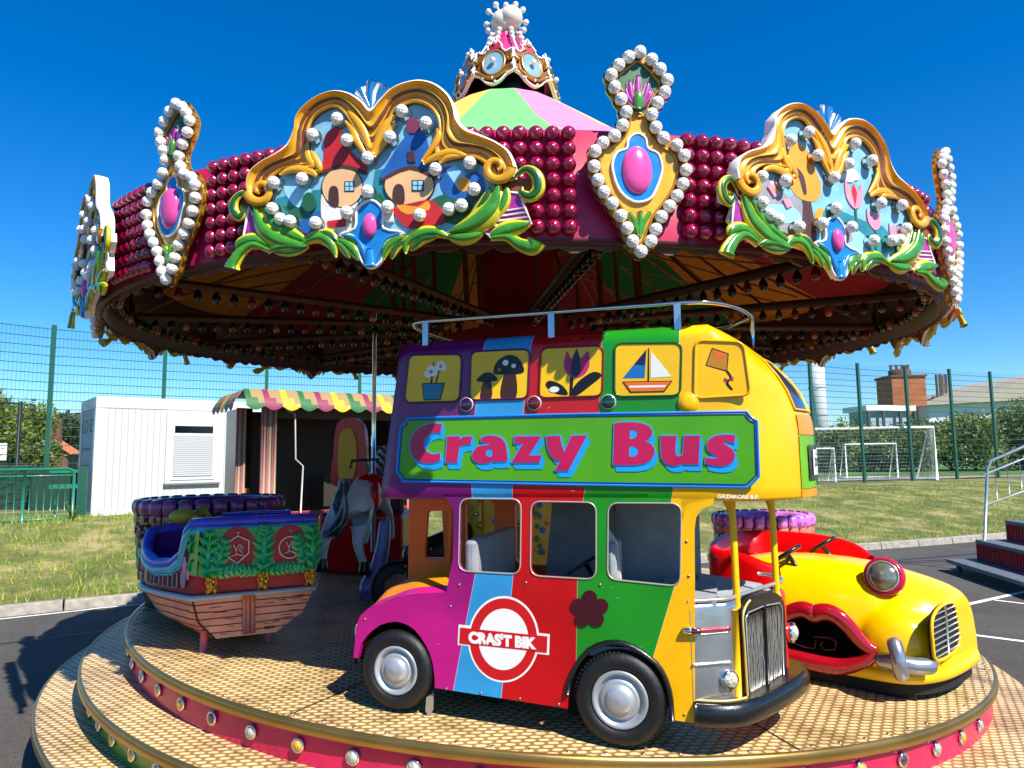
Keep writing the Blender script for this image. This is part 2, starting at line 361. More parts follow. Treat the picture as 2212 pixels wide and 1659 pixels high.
# ================================================================ BACKGROUND THINGS
def cb(lat,dep,z):
    """camera-plan coordinates (metres right of / beyond the camera) to world"""
    q=Vector((CAM.x,CAM.y,0))+_R0*lat+_F0*dep; return Vector((q.x,q.y,z))
def px(xd,dep,z):   # world point in photo column xd (2212 px wide) at plan depth dep
    return cb((xd-PW/2)/F_PX*dep,dep,z)
FG=mat('fence_green','14503c',.4,noise=.2,coat=.3)
# --- tall mesh fence of the pitch
fp=[(-14.4,12.2),(-10.8,16.3),(-8.85,17.7),(-6.7,19.0),(-4.4,20.1),(-2.0,20.9),(.4,21.6),(2.8,22.2),(5.3,22.7),(7.8,23.2),(10.2,23.8),(12.43,25.0),(14.7,26.0),(17.0,27.05),(19.3,28.1),(21.6,29.1),(24,30.2)]
fr=empty('mesh_fence',cb(fp[5][0],fp[5][1],PZ)); fo=fr.location; FT=4.79
mf=mat('fence_wire','1d4a40',.5)
pp=[cb(a,b,0)-Vector((fo.x,fo.y,0)) for a,b in fp]
for i,p in enumerate(pp):
    g=MB(); zb=(.5 if i<3 else PZ)-fo.z; g.box((p.x-.045,p.y-.045,zb),(p.x+.045,p.y+.045,FT-fo.z+.06),rz=.4); g.build('post',FG,fr)
for a,b in zip(pp[:-1],pp[1:]):
    g=MB(); L=(b-a).length; t=(b-a)/L; z0=(.55 if a.x+fo.x<-6 else PZ+.05)-fo.z; z1=FT-fo.z
    z=z0
    while z<z1+.01: g.tube([(a.x,a.y,z),(b.x,b.y,z)],.0085,4,cap=False); z+=.21
    k=.04
    while k<L: p=a+t*k; g.tube([(p.x,p.y,z0),(p.x,p.y,z1)],.0032,3,cap=False); k+=.08
    g.build('mesh_panel',mf,fr)
tag(fr,'tall dark green mesh fence round the sports pitch behind the ride','fence')
# football goals
goal('football_goal',*cb(10.0,26.8,0).xy,-.08,5.7,1.95,1.7,.05,'large white football goal with net behind the mesh fence')
goal('small_goal',*cb(9.3,25.6,0).xy,-.05,2.3,1.2,.8,.03,'small white five-a-side goal in front of the large goal')
goal('training_goal',*cb(13.9,29.4,0).xy,-.08,2.0,1.4,.9,.035,'mid-sized white goal standing beyond the large goal',net=False)
# --- trees / bushes: trunk with limbs and leaf-clump crown
def crown_cloud(name,mat_,parent,blobs,n,leaf,seed=0,gap=.35):
    rg=np.random.default_rng(seed); P=[];D=[];W=[]; vol=[a[3]*a[4]*a[5] for a in blobs]; tot=sum(v**.7 for v in vol)
    for b,v in zip(blobs,vol):
        k=int(n*(v**.7)/tot); d=rg.standard_normal((k,3)); d/=np.linalg.norm(d,axis=1)[:,None]; r=(1-rg.random(k)**2*gap*1.6)*(1+.12*rg.standard_normal(k))
        # clumping
        cl=rg.standard_normal((26,3)); cl/=np.linalg.norm(cl,axis=1)[:,None]; dots=(d@cl.T).max(1); r*=.84+.2*np.clip((dots-.7)/.3,0,1); 
        keep=dots>.80-.12*rg.random(k); d=d[keep]; r=r[keep]; k=len(d)
        P.append(np.array(b[:3])+d*r[:,None]*np.array(b[3:6])); q=rg.standard_normal((k,3))+d*.7; q/=np.linalg.norm(q,axis=1)[:,None]; s=leaf*(.6+.8*rg.random(k))[:,None]; D.append(q*s*1.4)
        w=np.cross(q,rg.standard_normal((k,3))); w/=np.linalg.norm(w,axis=1)[:,None]; W.append(w*s*.45)
    return tri_cloud(name,np.concatenate(P),np.concatenate(D),np.concatenate(W),mat_,parent)
bark=mat('bark','4a3b2c',.9,noise=.5,bump=.5,bscale=20)
def tree(name,xd,dep,zb,h,w,n,leaf,mat_,label,seed,cat='tree',trunk=.35,group=None,flat=1.0):
    p=px(xd,dep,zb); r=empty(name,p); rd=random.Random(seed); t=MB(); th=h*trunk
    t.tube([(0,0,-.2),(w*.02,0,th*.6),(0,w*.03,th),(0,0,h*.75)],[h*.032,h*.026,h*.02,h*.006],7)
    for i in range(6):
        a=rd.random()*6.28; z=th*(.5+.5*rd.random()); t.tube([(0,0,z),(math.cos(a)*w*.2,math.sin(a)*w*.2,z+h*.15),(math.cos(a)*w*.36,math.sin(a)*w*.36,z+h*.3)],[h*.013,h*.009,h*.003],5)
    t.build('trunk',bark,r); B=[]
    for i in range(9):
        a=rd.random()*6.28; q=rd.random()**.6*w*.3; z=th+(h-th)*rd.uniform(.15,.78); s=w*rd.uniform(.18,.30); B.append((math.cos(a)*q,math.sin(a)*q,z,s,s,s*.85*flat))
    B.append((0,0,th+(h-th)*.5,w*.34,w*.34,(h-th)*.42)); crown_cloud('crown',mat_,r,B,n,leaf,seed); tag(r,label,cat,group); return r
LM1=leaf_mat('leaf_yellow_green',['2f3f10','6b7a2a','a09a48'],sc=.9); LM2=leaf_mat('leaf_hedge',['26360f','62742c','b4b878'],sc=.7); LM3=leaf_mat('leaf_dark',['16220d','2e3f16','4c5a24'],sc=.6)
tree('tree',20,42,.5,4.7,4.8,8000,.16,LM1,'olive green tree at the left edge, behind the mesh fence',11,group='trees beyond the fence')
tree('tree',-55,36,.5,5.2,5.0,6000,.16,LM1,'partly cut off tree at the left frame edge, darker below',12,group='trees beyond the fence')
tree('tree',138,52,.5,4.4,6.0,8000,.16,LM3,'dark green bush-like tree right of the orange-roofed house',13,trunk=.15,group='trees beyond the fence')
tree('tree',95,26,.5,1.9,1.6,2500,.08,LM1,'small slim sapling in front of the orange-roofed house',14,trunk=.5,group='trees beyond the fence')
hx=[(1700,2.9,3.0),(1745,2.6,3.2),(1800,2.7,2.8),(1850,2.9,3.4),(1905,2.6,3.0),(1950,2.5,3.4),(1995,2.7,3.0),(2045,3.2,3.8),(2095,3.5,3.6),(2145,3.4,4.2),(2200,3.9,4.2),(2262,4.3,4.8)]
ordn=['leftmost bush of the hedge, beside the grey chimney stack','second bush of the hedge from the left, under the grey stack','third hedge bush, seen through the large goal','fourth hedge bush, tall, left of the white canopy','fifth hedge bush, below the white canopy','sixth hedge bush, low, below the brick tower','seventh hedge bush, right of the brick tower','eighth hedge bush, pale leaved, above the goal net slope','ninth hedge bush, in front of the white wall of the hall','tenth hedge bush, rounded, before the hall roof','eleventh hedge bush, tall, near the right edge','last hedge bush, largest, cut by the right frame edge']
for i,(x,h,w_) in enumerate(hx):
    tree('bush',x,41-(i%3)*1.2,PZ-.1,h*1.02,w_*1.15,5200,.13,LM2,ordn[i],30+i,cat='bush',trunk=.12,group='bushes of the hedge beyond the pitch')
for i,(x,h,w_,lb) in enumerate(((1100,3.0,5,'dark bush seen through the bus windows, left'),(1235,3.2,5,'dark bush seen through the bus windows, right'))):
    tree('bush',x,40,PZ,h,w_,2500,.15,LM3,lb,60+i,cat='bush',trunk=.12)
# hills at the far left
hm=mat('hill_heath','4d4a3c',.95,noise=.6,nscale=.05,bump=.2)
g=MB(); nx=40
for i in range(nx+1):
    x=-60+i*10; lat=-175+i*7.5; h=9+7*math.exp(-((lat+108)/22)**2)+2*math.sin(i*1.3)*.5; h=max(.5,h*(1 if lat<-60 else max(.05,1-(lat+60)/60)))
    for dd,hh in ((150,0.3),(170,h*.7),(190,h),(230,h*.5)): p=cb(lat*dd/170,dd,hh); g.v.append(tuple(p))
for i in range(nx):
    for j in range(3): g.f.append((i*4+j,(i+1)*4+j,(i+1)*4+j+1,i*4+j+1)); g.m.append(0); g.s.append(True)
tag(g.build('hills',hm),kind='structure')
# orange-roofed house at the left
h=empty('house',px(72,44,.5),R(25)); g=MB(); g.box((-2.2,-1.6,0),(2.2,1.6,1.9)); g.plate([(-2.2,1.9),(2.2,1.9),(0,3.3)],-1.58,1.58); g.build('wall',mat('house_brick','6e4a38',.9,noise=.4,nscale=6),h)
g=MB()
for s in (-1,1): g.plate([(s*2.5,1.7),(s*2.44,1.62),(0,3.34),(0,3.46)],-1.9,1.9)
g.build('roof',mat('orange_tiles','c8704a',.85,noise=.4,nscale=5,bump=.4,bscale=12),h)
for x in (-1.1,.9):
    g=MB(); g.box((x-.4,-1.66,.7),(x+.4,-1.605,1.5)); g.build('window',mat('dark_glass','20262c',.1),h)
g=MB(); g.box((1.0,-.3,2.3),(1.5,.3,3.9)); g.build('chimney',mat('house_brick','6e4a38'),h)
tag(h,'small house with bright orange tiled roof beyond the left fence','house')
# dark sign frame and white notice, far left
s=empty('sign_frame',px(18,18.5,.55)); g=MB(); g.tube([(-1,0,0),(-1,0,2.65),(.28,0,2.65),(.28,0,0)],.05,6); g.build('post',mat('black_steel','17191b',.4),s)
g=MB(); g.box((-.6,-.02,1.15),(-.02,.02,1.6)); b_=g.build('notice_board',mat('sign_white','e6e2e0',.5),s)
g=MB(); put_text(g,'No ball games',lambda a,b:(-.56+a*.5,-.023,1.43+b*.07)); put_text(g,'Private',lambda a,b:(-.5+a*.36,-.023,1.27+b*.08)); g.build('writing',mat('sign_red','b02a28',.5),b_)
tag(s,'black steel frame carrying a small white notice at the left edge','sign')
# green railings and gate post
rl=empty('railing',px(20,12.4,.5)); a=px(-60,11.9,0)-rl.location; b=px(165,13.2,0)-rl.location; a.z=b.z=0; L=(b-a).length; zt=1.0
c2=px(196,15.2,0)-rl.location; c2.z=0
g=MB(); A=Vector((a.x,a.y,zt));B=Vector((b.x,b.y,zt)); t=(B-A).normalized(); g.tube([A,B-t*.12,B-t*.03-Vector((0,0,.03)),B-Vector((0,0,.12)),B-Vector((0,0,zt))],.028,8); g.tube([(a.x,a.y,zt-.12),(b.x,b.y,zt-.12)],.02,6); g.tube([(a.x,a.y,.10),(b.x,b.y,.10)],.02,6); g.build('rail',mat('railing_green','1f7458',.35,coat=.4),rl)
k=.1
while k<L-.05:
    p=a.lerp(b,k/L); g=MB(); g.tube([(p.x,p.y,.1),(p.x,p.y,zt-.12)],.009,6); g.build('bar',mat('railing_green','1f7458'),rl); k+=.115
for q in (.02,.5,):
    p=a.lerp(b,q); g=MB(); g.tube([(p.x,p.y,-.1),(p.x,p.y,zt)],.026,8); g.build('post',mat('railing_green','1f7458'),rl)
tag(rl,'green tubular railing with thin upright bars at the left','railing')
gp=empty('gate_post',px(185,13.7,.5),.5); g=MB(); g.box((-.07,-.07,-.1),(.07,.07,1.04)); g.build('post',FG,gp); g=MB(); g.box((-.55,-.04,.62),(.02,.04,.70)); g.box((-.55,-.04,.92),(.02,.04,.98)); g.tube([(-.4,0,.62),(-.46,.02,.3),(-.42,0,-.05)],.015,6); g.build('latch_arm',mat('railing_green','1f7458'),gp)
tag(gp,'square dark green gate post with two short arms beside the white cabin','gate post')
for i,(x,dp,w_,h_,lb) in enumerate(((22,16.4,1.0,1.5,'dark green wheeled bin behind the left railing, at the frame edge'),(128,16.2,.9,1.35,'dark green bin behind the railing, nearer the gate post'))):
    b_=empty('bin',px(x,dp,.52),.5); g=MB(); g.box((-w_/2,-.35,0),(w_/2,.35,h_*.62)); g.build('body',mat('bin_green','12372c',.5,noise=.3),b_,bevel=.03); g=MB(); g.box((-w_/2-.03,-.38,h_*.62),(w_/2+.03,.38,h_*.7)); g.build('lid',mat('bin_green','12372c'),b_,bevel=.02); tag(b_,lb,'bin','bins behind the railing')
# --- white site cabin
ca=cb(-8.35,14.0,.52); az=_F0.xy.angle_signed(Vector((0,1)))  # yaw of the camera plan
th=math.atan2((2913-1106),1512)   # direction of the long side, right of the optical axis
du=_R0*math.sin(th)+_F0*math.cos(th); caz=math.atan2(du.y,du.x)
cn=empty('site_cabin',ca,caz); cw=mat('cabin_white','c2c4c4',.45,noise=.08,nscale=3,coat=.2); HL,HH,HD=4.9,2.42,1.75
def ribbed():
    m=bpy.data.materials.new('cabin_ribbed'); m.use_nodes=True; n=m.node_tree; L=n.links; b=n.nodes['Principled BSDF']; b.inputs['Base Color'].default_value=(.50,.51,.51,1); b.inputs['Roughness'].default_value=.45
    tc=n.nodes.new('ShaderNodeTexCoord'); wv=n.nodes.new('ShaderNodeTexWave'); wv.inputs['Scale'].default_value=2.6; wv.wave_profile='SAW'; L.new(tc.outputs['Object'],wv.inputs['Vector'])
    r=n.nodes.new('ShaderNodeValToRGB'); r.color_ramp.elements[0].position=.88; r.color_ramp.elements[1].position=.97; r.color_ramp.elements[0].color=(0,0,0,1); L.new(wv.outputs['Fac'],r.inputs['Fac'])
    bp=n.nodes.new('ShaderNodeBump'); bp.inputs['Strength'].default_value=.5; bp.inputs['Distance'].default_value=.01; L.new(r.outputs['Color'],bp.inputs['Height']); L.new(bp.outputs[0],b.inputs['Normal'])
    mx=n.nodes.new('ShaderNodeMix'); mx.data_type='RGBA'; mx.inputs[6].default_value=(.50,.51,.51,1); mx.inputs[7].default_value=(.30,.31,.32,1); L.new(r.outputs['Color'],mx.inputs[0]); L.new(mx.outputs[2],b.inputs['Base Color']); return m
g=MB(); g.box((.14,.012,.12),(HL-.14,HD-.02,HH-.22)); g.build('wall',ribbed(),cn)
g=MB(); g.box((0,0,HH-.235),(HL,HD,HH)); g.box((0,0,0),(HL,HD,.13))
for x in (0,HL-.18):
    for y in (0,HD-.18): g.box((x,y,.13),(x+.18,y+.18,HH-.235))
g.box((.05,.002,.5),(.05,.002,.5)); g.build('frame',cw,cn,bevel=.012)
g=MB(); g.box((.02,.2,.13),(.05,HD-.2,HH-.235)); g.build('end_panel',mat('cabin_side','8c98aa',.5,noise=.15),cn)
g=MB()
for r_,(txt,zz,sz,y0,y1) in enumerate((('LD E',1.72,.26,.4,1.55),('no entry',1.32,.09,.5,1.5),('site office',.98,.09,.5,1.5))): put_text(g,txt,lambda a,b:(.017,y1-a*(y1-y0),zz+b*sz))
g.build('writing',mat('cabin_letters','6a5638',.6),cn)
# window with blind
wx=1.42
g=MB(); g.plate([(wx-.1,.62),(wx+1.0,.62),(wx+1.0,2.16),(wx-.1,2.16)],-.03,.012); wf=g.build('window',cw,cn,bevel=.006)
g=MB(); g.box((wx,-.045,.70),(wx+.9,-.03,1.9)); g.build('frame',cw,wf)
g=MB(); g.box((wx+.06,-.05,1.70),(wx+.84,-.044,1.85)); g.build('pane',mat('black_glass','050607',.15),wf)
g=MB(); z=.78
while z<1.66: g.box((wx+.05,-.062,z),(wx+.85,-.046,z+.036)); z+=.044
g.build('blind',mat('blind_white','b4b6b6',.5),wf,bevel=.004)
g=MB(); g.box((wx-.12,-.07,.6),(wx+1.02,.01,.635)); g.build('sill',mat('cabin_sill','707272',.5),wf)
g=MB(); g.box((2.62,-.012,.14),(3.55,.012,2.02)); dr=g.build('door',cw,cn,bevel=.008)
g=MB(); g.box((2.78,-.04,.98),(2.88,-.012,1.16)); g.tube([(2.83,-.05,1.08),(2.96,-.06,1.08)],.012,6); g.build('handle',mat('steel','9a9da0',.3,metal=1),dr)
g=MB(); g.box((-.1,.1,-.35),(HL+.1,HD,.0)); g.build('plinth',concp,cn)
tag(cn,'white box-shaped site cabin with a louvred blind window and plain door','cabin')
# --- industrial skyline at the right
def stack():
    r=empty('chimney_stack',px(1768,95,0)); g=MB(); d=95/F_PX; rr=17*d; zt=1.6+(990-775)*d; g.lathe([(rr*1.1,0),(rr,zt*.6),(rr,zt),(rr*.8,zt)],n=32,cap=True); g.build('shaft',mat('stack_grey','c3c9cc',.6,noise=.2,nscale=.3),r)
    g=MB(); 
    for q in (.45,.7,.95): g.lathe([(rr*1.08,zt*q),(rr*1.08,zt*q+.15)],n=32)
    g.build('band',mat('stack_band','9aa2a6',.6),r); tag(r,'plain pale grey round chimney stack right of the bus roof','chimney')
stack()
br=mat('tower_brick','a5603c',.9,noise=.55,nscale=.5,bump=.3,bscale=3)
r=empty('brick_tower',px(1949,90,0)); d=90/F_PX; g=MB(); g.box((-35*d,-35*d,0),(35*d,35*d,1.6+(990-828)*d)); g.build('shaft',br,r)
g=MB(); zz=1.6+(990-828)*d; g.box((-38*d,-38*d,zz),(38*d,38*d,zz+4*d)); g.lathe([(22*d,zz),(22*d,zz+18*d),(12*d,zz+20*d)],n=10); g.build('crown_collar',mat('rust_steel','5b4032',.8,noise=.5,nscale=1),r)
g=MB()
for x in (-18,-6,6,18): g.box((x*d-.12,-.12,zz+18*d),(x*d+.12,.12,zz+30*d))
g.box((-22*d,-.1,zz+27*d),(22*d,.1,zz+29*d)); g.box((34*d,-.4,zz-12*d),(42*d,.4,zz-8*d)); g.tube([(42*d,0,zz-16*d),(42*d,0,zz)],.2,5); g.build('gantry',mat('rust_steel','5b4032'),r)
tag(r,'square brown brick tower topped with a rusty steel gantry','tower')
r=empty('industrial_gantry',px(2040,100,0)); d=100/F_PX; g=MB(); st=mat('dark_steel','3a3330',.7,noise=.4,nscale=1)
for x in (-22,-12,-4,8,16,26): g.box((x*d-.12,-.12,0),(x*d+.12,.12,1.6+(990-(868 if x in(-22,26,16) else 820))*d))
for y in (905,893,880): g.box((-24*d,-.15,1.6+(990-y)*d),(30*d,.15,1.6+(990-y)*d+.25))
for x in (-18,-8,2,12,22): g.tube([(x*d,0,1.6+85*d),((x+9)*d,0,1.6+108*d)],.12,5)
g.build('frame',st,r); g=MB(); g.tube([(-2*d,0,0),(-2*d,0,1.6+168*d)],.35,8); g.tube([(5*d,0,0),(5*d,0,1.6+150*d)],.3,8); g.build('pipe',mat('pipe_pale','b08c7c',.6),r)
tag(r,'dark steel pipework gantry between the brick tower and the hall','gantry')
r=empty('canopy_building',px(1935,70,0),R(10)); d=70/F_PX; g=MB(); g.box((-68*d,0,1.6+92*d),(48*d,4,1.6+104*d)); g.build('roof',mat('canopy_white','e8e8e6',.6),r)
g=MB(); g.box((-60*d,.5,0),(40*d,3.5,1.6+92*d)); g.build('wall',mat('canopy_grey','9aa6b4',.7,noise=.2,nscale=.5),r)
g=MB()
for x in (-64,-30,10,44): g.box((x*d-.12,-.1,0),(x*d+.12,.1,1.6+92*d)); 
g.build('column',mat('canopy_col','3a464c',.6),r); tag(r,'flat-roofed white canopy building below the brick tower','building')
r=empty('industrial_hall',px(2200,85,0)); d=85/F_PX; g=MB(); pts=[(-190,96),(-120,110),(-60,128),(0,148),(60,160),(60,-70),(-190,-70)]
g.plate([(-190*d,0),(260*d,0),(260*d,1.6+120*d),(-190*d,1.6+103*d)],0,20); g.build('wall',mat('hall_white','d6d8da',.7,noise=.2,nscale=.2),r)
g=MB(); top=cat([(-195,103),(-120,108),(-50,130),(20,158),(110,180),(200,186)],False,5); poly=[(p[0]*d,1.6+p[1]*d) for p in top]+[(260*d,1.6+121*d),(-190*d,1.6+103.5*d)] 
g.plate(poly,-1,20); g.build('roof',mat('hall_roof','a89f8c',.85,noise=.25,nscale=.2),r); tag(r,'long white industrial hall with a curved buff roof at the right','building')
# --- red steps with handrail at right
sa=onz0=None
def gp_(xs,ys,z):  # photo pixel (2364) on horizontal plane
    d=ray(xs,ys); return CAM+d*((z-CAM.z)/d.z)
s0=gp_(2188,1300,G+.12); s1=gp_(2380,1360,G+.12); dv=(s1-s0).xy.normalized(); saz=math.atan2(dv.y,dv.x)
st=empty('steps',(s0.x,s0.y,G),saz); tr=mat('step_tread','5f666d',.55,noise=.4,nscale=20,bump=.3,bscale=90); rd_=mat('step_red','9c1420',.5,noise=.4,nscale=9,bump=.2,bscale=40)
def chk(): pass
SW=2.6
for i,(z,y) in enumerate(((.12,0),(.40,.42),(.68,.84))):
    g=MB(); g.box((-.06,y,z),(SW,y+.46,z+.055)); g.build('tread',tr,st,bevel=.01)
    if i<3:
        g=MB(); g.box((0,y+.40,z+.055),(SW,y+.44,z+.28)); 
        x=.05
        while x<SW: g.tube([(x,y+.40,z+.06),(x,y+.40,z+.275)],.018,6); x+=.07
        g.build('riser',rd_,st)
g=MB(); g.box((0,1.24,.95),(SW,2.6,1.0)); g.build('deck',tr,st)
g=MB()
for x in (.02,SW-.1):
    for y in (.1,1.0): g.box((x,y,0),(x+.06,y+.06,.16 if y<.5 else .7))
g.box((0,.2,.06),(SW,.26,.12)); g.build('leg',mat('step_frame','22252a',.5),st)
hr=mat('galvanised','aeb4b8',.35,metal=.7,noise=.2)
g=MB(); a0=Vector((.04,.50,.42)); top=Vector((.04,.62,1.58)); g.tube([a0,top-Vector((0,0,.1)),top+Vector((0,.06,.02)),Vector((.04,1.6,2.0)),Vector((.04,2.6,2.4))],.022,8); g.tube([(.04,.58,1.40),(.04,1.6,1.82),(.04,2.6,2.2)],.014,6); g.tube([(.04,.54,.95),(.04,1.6,1.35),(.04,2.6,1.75)],.014,6); h_=g.build('handrail',hr,st)
for k in range(11):
    y=.72+k*.17; q=(y-.58)/1.02*.41; g=MB(); g.tube([(.04,y,.97+(y-.54)*.4),(.04,y,1.40+(y-.58)*.41)],.008,6); g.build('bar',hr,h_)
tag(st,'red steps with grey treads and a galvanised handrail at the right edge','steps')
# --- kiosk with striped scalloped awning behind the ride, left
kd=9.9; ko=px(568,kd,G); ku=(px(880,kd+1.3,G)-ko); kaz=math.atan2(ku.y,ku.x); kk_=empty('kiosk',ko,kaz); kh=1.6+(990-872)/F_PX*kd-G; KW=2.35
pk=[mat('kiosk_pink','b8707c',.4,noise=.3,nscale=12),mat('kiosk_cream','c8b48c',.4),mat('kiosk_red','8c1c20',.35,noise=.3,coat=.4)]
g=MB(); g.box((-.02,1.3,0),(KW,1.35,kh)); g.box((.0,.02,0),(KW,1.3,.1)); g.box((0,.0,0),(KW,.06,.92));  g.build('wall',[pk[2]],kk_)
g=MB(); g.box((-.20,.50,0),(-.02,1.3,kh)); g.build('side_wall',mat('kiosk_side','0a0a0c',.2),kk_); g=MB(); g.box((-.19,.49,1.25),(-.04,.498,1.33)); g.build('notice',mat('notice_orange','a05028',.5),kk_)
g=MB()
for i,x in enumerate((-.24,-.02,.06,KW-.1)):
    g=MB(); y=.48 if i==0 else .0
    for k in range(4): g.tube([(x+k*.035,y-.02,0),(x+k*.035,y-.02,kh)],.019,6,m=k%2)
    g.build('column',pk[:2],kk_)
g=MB(); g.box((.0,-.03,.60),(KW,.0,1.0)); pn=g.build('counter_front',pk[2],kk_,bevel=.01); g=MB()
put_text(g,'KAZ  HOO',lambda a,b:(.55+a*.9,-.034,.80+b*.07)); g.build('writing',mat('gilt_paint','b89a58',.4,metal=.3),pn)
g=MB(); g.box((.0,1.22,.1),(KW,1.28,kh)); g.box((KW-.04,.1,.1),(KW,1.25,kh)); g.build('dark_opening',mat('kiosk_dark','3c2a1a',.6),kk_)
g=MB(); g.box((1.15,.70,1.0),(1.55,.74,1.5)); g.build('hatch',mat('kiosk_hatch','2a241c',.6),kk_)
g=MB(); g.box((0,.0,kh-.16),(KW,.1,kh)); g.build('lintel',mat('kiosk_lintel','5a4028',.6),kk_)
g=MB(); g.tube([(.30,-.06,kh-.05),(.42,-.08,kh-.1),(.44,-.08,kh-.75),(.55,-.08,kh-.85),(.53,-.08,.98)],.013,6); g.build('cable_pipe',mat('pipe_white','b8b4ae',.4),kk_); g=MB(); g.tube([(1.64,-.08,kh-.02),(1.635,-.08,kh-.4),(1.63,-.08,kh-.41),(1.62,-.08,1.0)],[.012,.012,.03,.03],6); g.build('strut',mat('pipe_white','b8b4ae'),kk_)
aw=[mat('awning_green','18602a',.6),mat('awning_magenta','802048',.6),mat('awning_yellow','c8a810',.6),mat('awning_cream','94784c',.7)]
def awning(a,b,out,nst,parent,name='awning'):
    a=Vector(a);b=Vector(b);out=Vector(out); g=MB(); n=nst*6; rows=[]
    for i in range(n+1):
        t=i/n; p=a.lerp(b,t); sc=abs(math.sin(PI*t*nst)); prof=[(0.0,.24,0),(.12,.21,0),(.28,.11,0),(.38,.03,0),(.39,-.01-.06*sc,0)]
        for o,h,_ in prof: q=p+out*o+Vector((0,0,h)); g.v.append(tuple(q))
    for i in range(n):
        k=(i//6)%3; 
        for j in range(4):
            g.f.append((i*5+j,(i+1)*5+j,(i+1)*5+j+1,i*5+j+1)); f=(i%6+.5)/6
            tr_=.5+.28*(j/3.0); g.m.append(3 if (j<2 and f>.3) or (j==2 and f>.7) else k); g.s.append(True)
    return g.build(name,aw,parent)
awning((-.30,.0,kh),(KW+.1,.0,kh),(0,-.6,0),11,kk_); awning((-.24,1.3,kh),(-.24,.0,kh),(-.45,0,0),5,kk_); g=MB(); g.box((-.24,0,kh+.21),(KW+.1,1.35,kh+.24)); g.build('roof',aw[3],kk_)
tag(kk_,'dark-windowed kiosk with green, magenta and yellow scalloped awning behind the ride','kiosk')
# ================================================================ CAROUSEL STRUCTURE
CR=empty('carousel',(0,0,G)); CRL=Vector((0,0,G))
def cbuild(mb,name,mats,**k):
    mb.v=[(x,y,z-G) for x,y,z in mb.v]; return mb.build(name,mats,CR,**k)
def tread():
    m=bpy.data.materials.new('tread_plate'); m.use_nodes=True; n=m.node_tree; L=n.links; b=n.nodes['Principled BSDF']; tc=n.nodes.new('ShaderNodeTexCoord'); sp=n.nodes.new('ShaderNodeSeparateXYZ')
    mp=n.nodes.new('ShaderNodeMapping'); mp.inputs['Rotation'].default_value=(0,0,R(-14)); L.new(tc.outputs['Object'],mp.inputs['Vector']); L.new(mp.outputs[0],sp.inputs[0])
    def M(op,*a):
        q=n.nodes.new('ShaderNodeMath'); q.operation=op
        for i,v in enumerate(a):
            if isinstance(v,(int,float)): q.inputs[i].default_value=v
            else: L.new(v,q.inputs[i])
        return q.outputs[0]
    wn=n.nodes.new('ShaderNodeTexNoise'); wn.inputs['Scale'].default_value=26; L.new(tc.outputs['Object'],wn.inputs['Vector']); wob=M('MULTIPLY',M('SUBTRACT',wn.outputs['Fac'],.5),.35)
    yy=M('DIVIDE',sp.outputs['Y'],.034); row=M('FLOOR',yy); fy=M('SUBTRACT',M('FRACT',yy),.5)
    xx=M('ADD',M('DIVIDE',sp.outputs['X'],.060),M('MULTIPLY',row,.5)); fx=M('SUBTRACT',M('FRACT',xx),.5)
    fx=M('ADD',fx,M('MULTIPLY',wob,.4)); 
    d=M('ADD',M('POWER',M('ABSOLUTE',M('DIVIDE',fx,.38)),2.6),M('POWER',M('ABSOLUTE',M('DIVIDE',fy,.35)),2.6)); d=M('ADD',d,wob)
    mr=n.nodes.new('ShaderNodeMapRange'); mr.inputs['From Min'].default_value=.8; mr.inputs['From Max'].default_value=1.15; mr.inputs['To Min'].default_value=1; mr.inputs['To Max'].default_value=0; L.new(d,mr.inputs['Value'])
    bn=n.nodes.new('ShaderNodeTexNoise'); bn.inputs['Scale'].default_value=1.4; bn.inputs['Detail'].default_value=6; L.new(tc.outputs['Object'],bn.inputs['Vector'])
    r=n.nodes.new('ShaderNodeValToRGB'); r.color_ramp.elements[0].position=.3; r.color_ramp.elements[1].position=.7; r.color_ramp.elements[0].color=lin('d8bc86'); r.color_ramp.elements[1].color=lin('ead09c'); L.new(bn.outputs['Fac'],r.inputs['Fac'])
    r2=n.nodes.new('ShaderNodeValToRGB'); r2.color_ramp.elements[0].position=.3; r2.color_ramp.elements[1].position=.7; r2.color_ramp.elements[0].color=lin('82623a'); r2.color_ramp.elements[1].color=lin('a4824e'); L.new(bn.outputs['Fac'],r2.inputs['Fac'])
    mx=n.nodes.new('ShaderNodeMix'); mx.data_type='RGBA'; L.new(mr.outputs[0],mx.inputs[0]); L.new(r2.outputs['Color'],mx.inputs[6]); L.new(r.outputs['Color'],mx.inputs[7]); L.new(mx.outputs[2],b.inputs['Base Color'])
    bp=n.nodes.new('ShaderNodeBump'); bp.inputs['Strength'].default_value=.45; bp.inputs['Distance'].default_value=.004; L.new(mr.outputs[0],bp.inputs['Height']); L.new(bp.outputs[0],b.inputs['Normal'])
    b.inputs['Roughness'].default_value=.42; b.inputs['Metallic'].default_value=.1
    dn=n.nodes.new('ShaderNodeTexNoise'); dn.inputs['Scale'].default_value=3.3; dn.inputs['Detail'].default_value=9; dn.inputs['Roughness'].default_value=.75; L.new(tc.outputs['Object'],dn.inputs['Vector']); dr_=n.nodes.new('ShaderNodeValToRGB'); dr_.color_ramp.elements[0].position=.36; dr_.color_ramp.elements[1].position=.52; dr_.color_ramp.elements[0].color=(.42,.37,.32,1); L.new(dn.outputs['Fac'],dr_.inputs['Fac']); dm=n.nodes.new('ShaderNodeMix'); dm.data_type='RGBA'; dm.blend_type='MULTIPLY'; dm.inputs[0].default_value=.8; L.new(mx.outputs[2],dm.inputs[6]); L.new(dr_.outputs['Color'],dm.inputs[7]); L.new(dm.outputs[2],b.inputs['Base Color']); return m
TR=tread(); brass=mat('brass_edge','a8874a',.3,metal=.85,noise=.3,nscale=3); NA=192
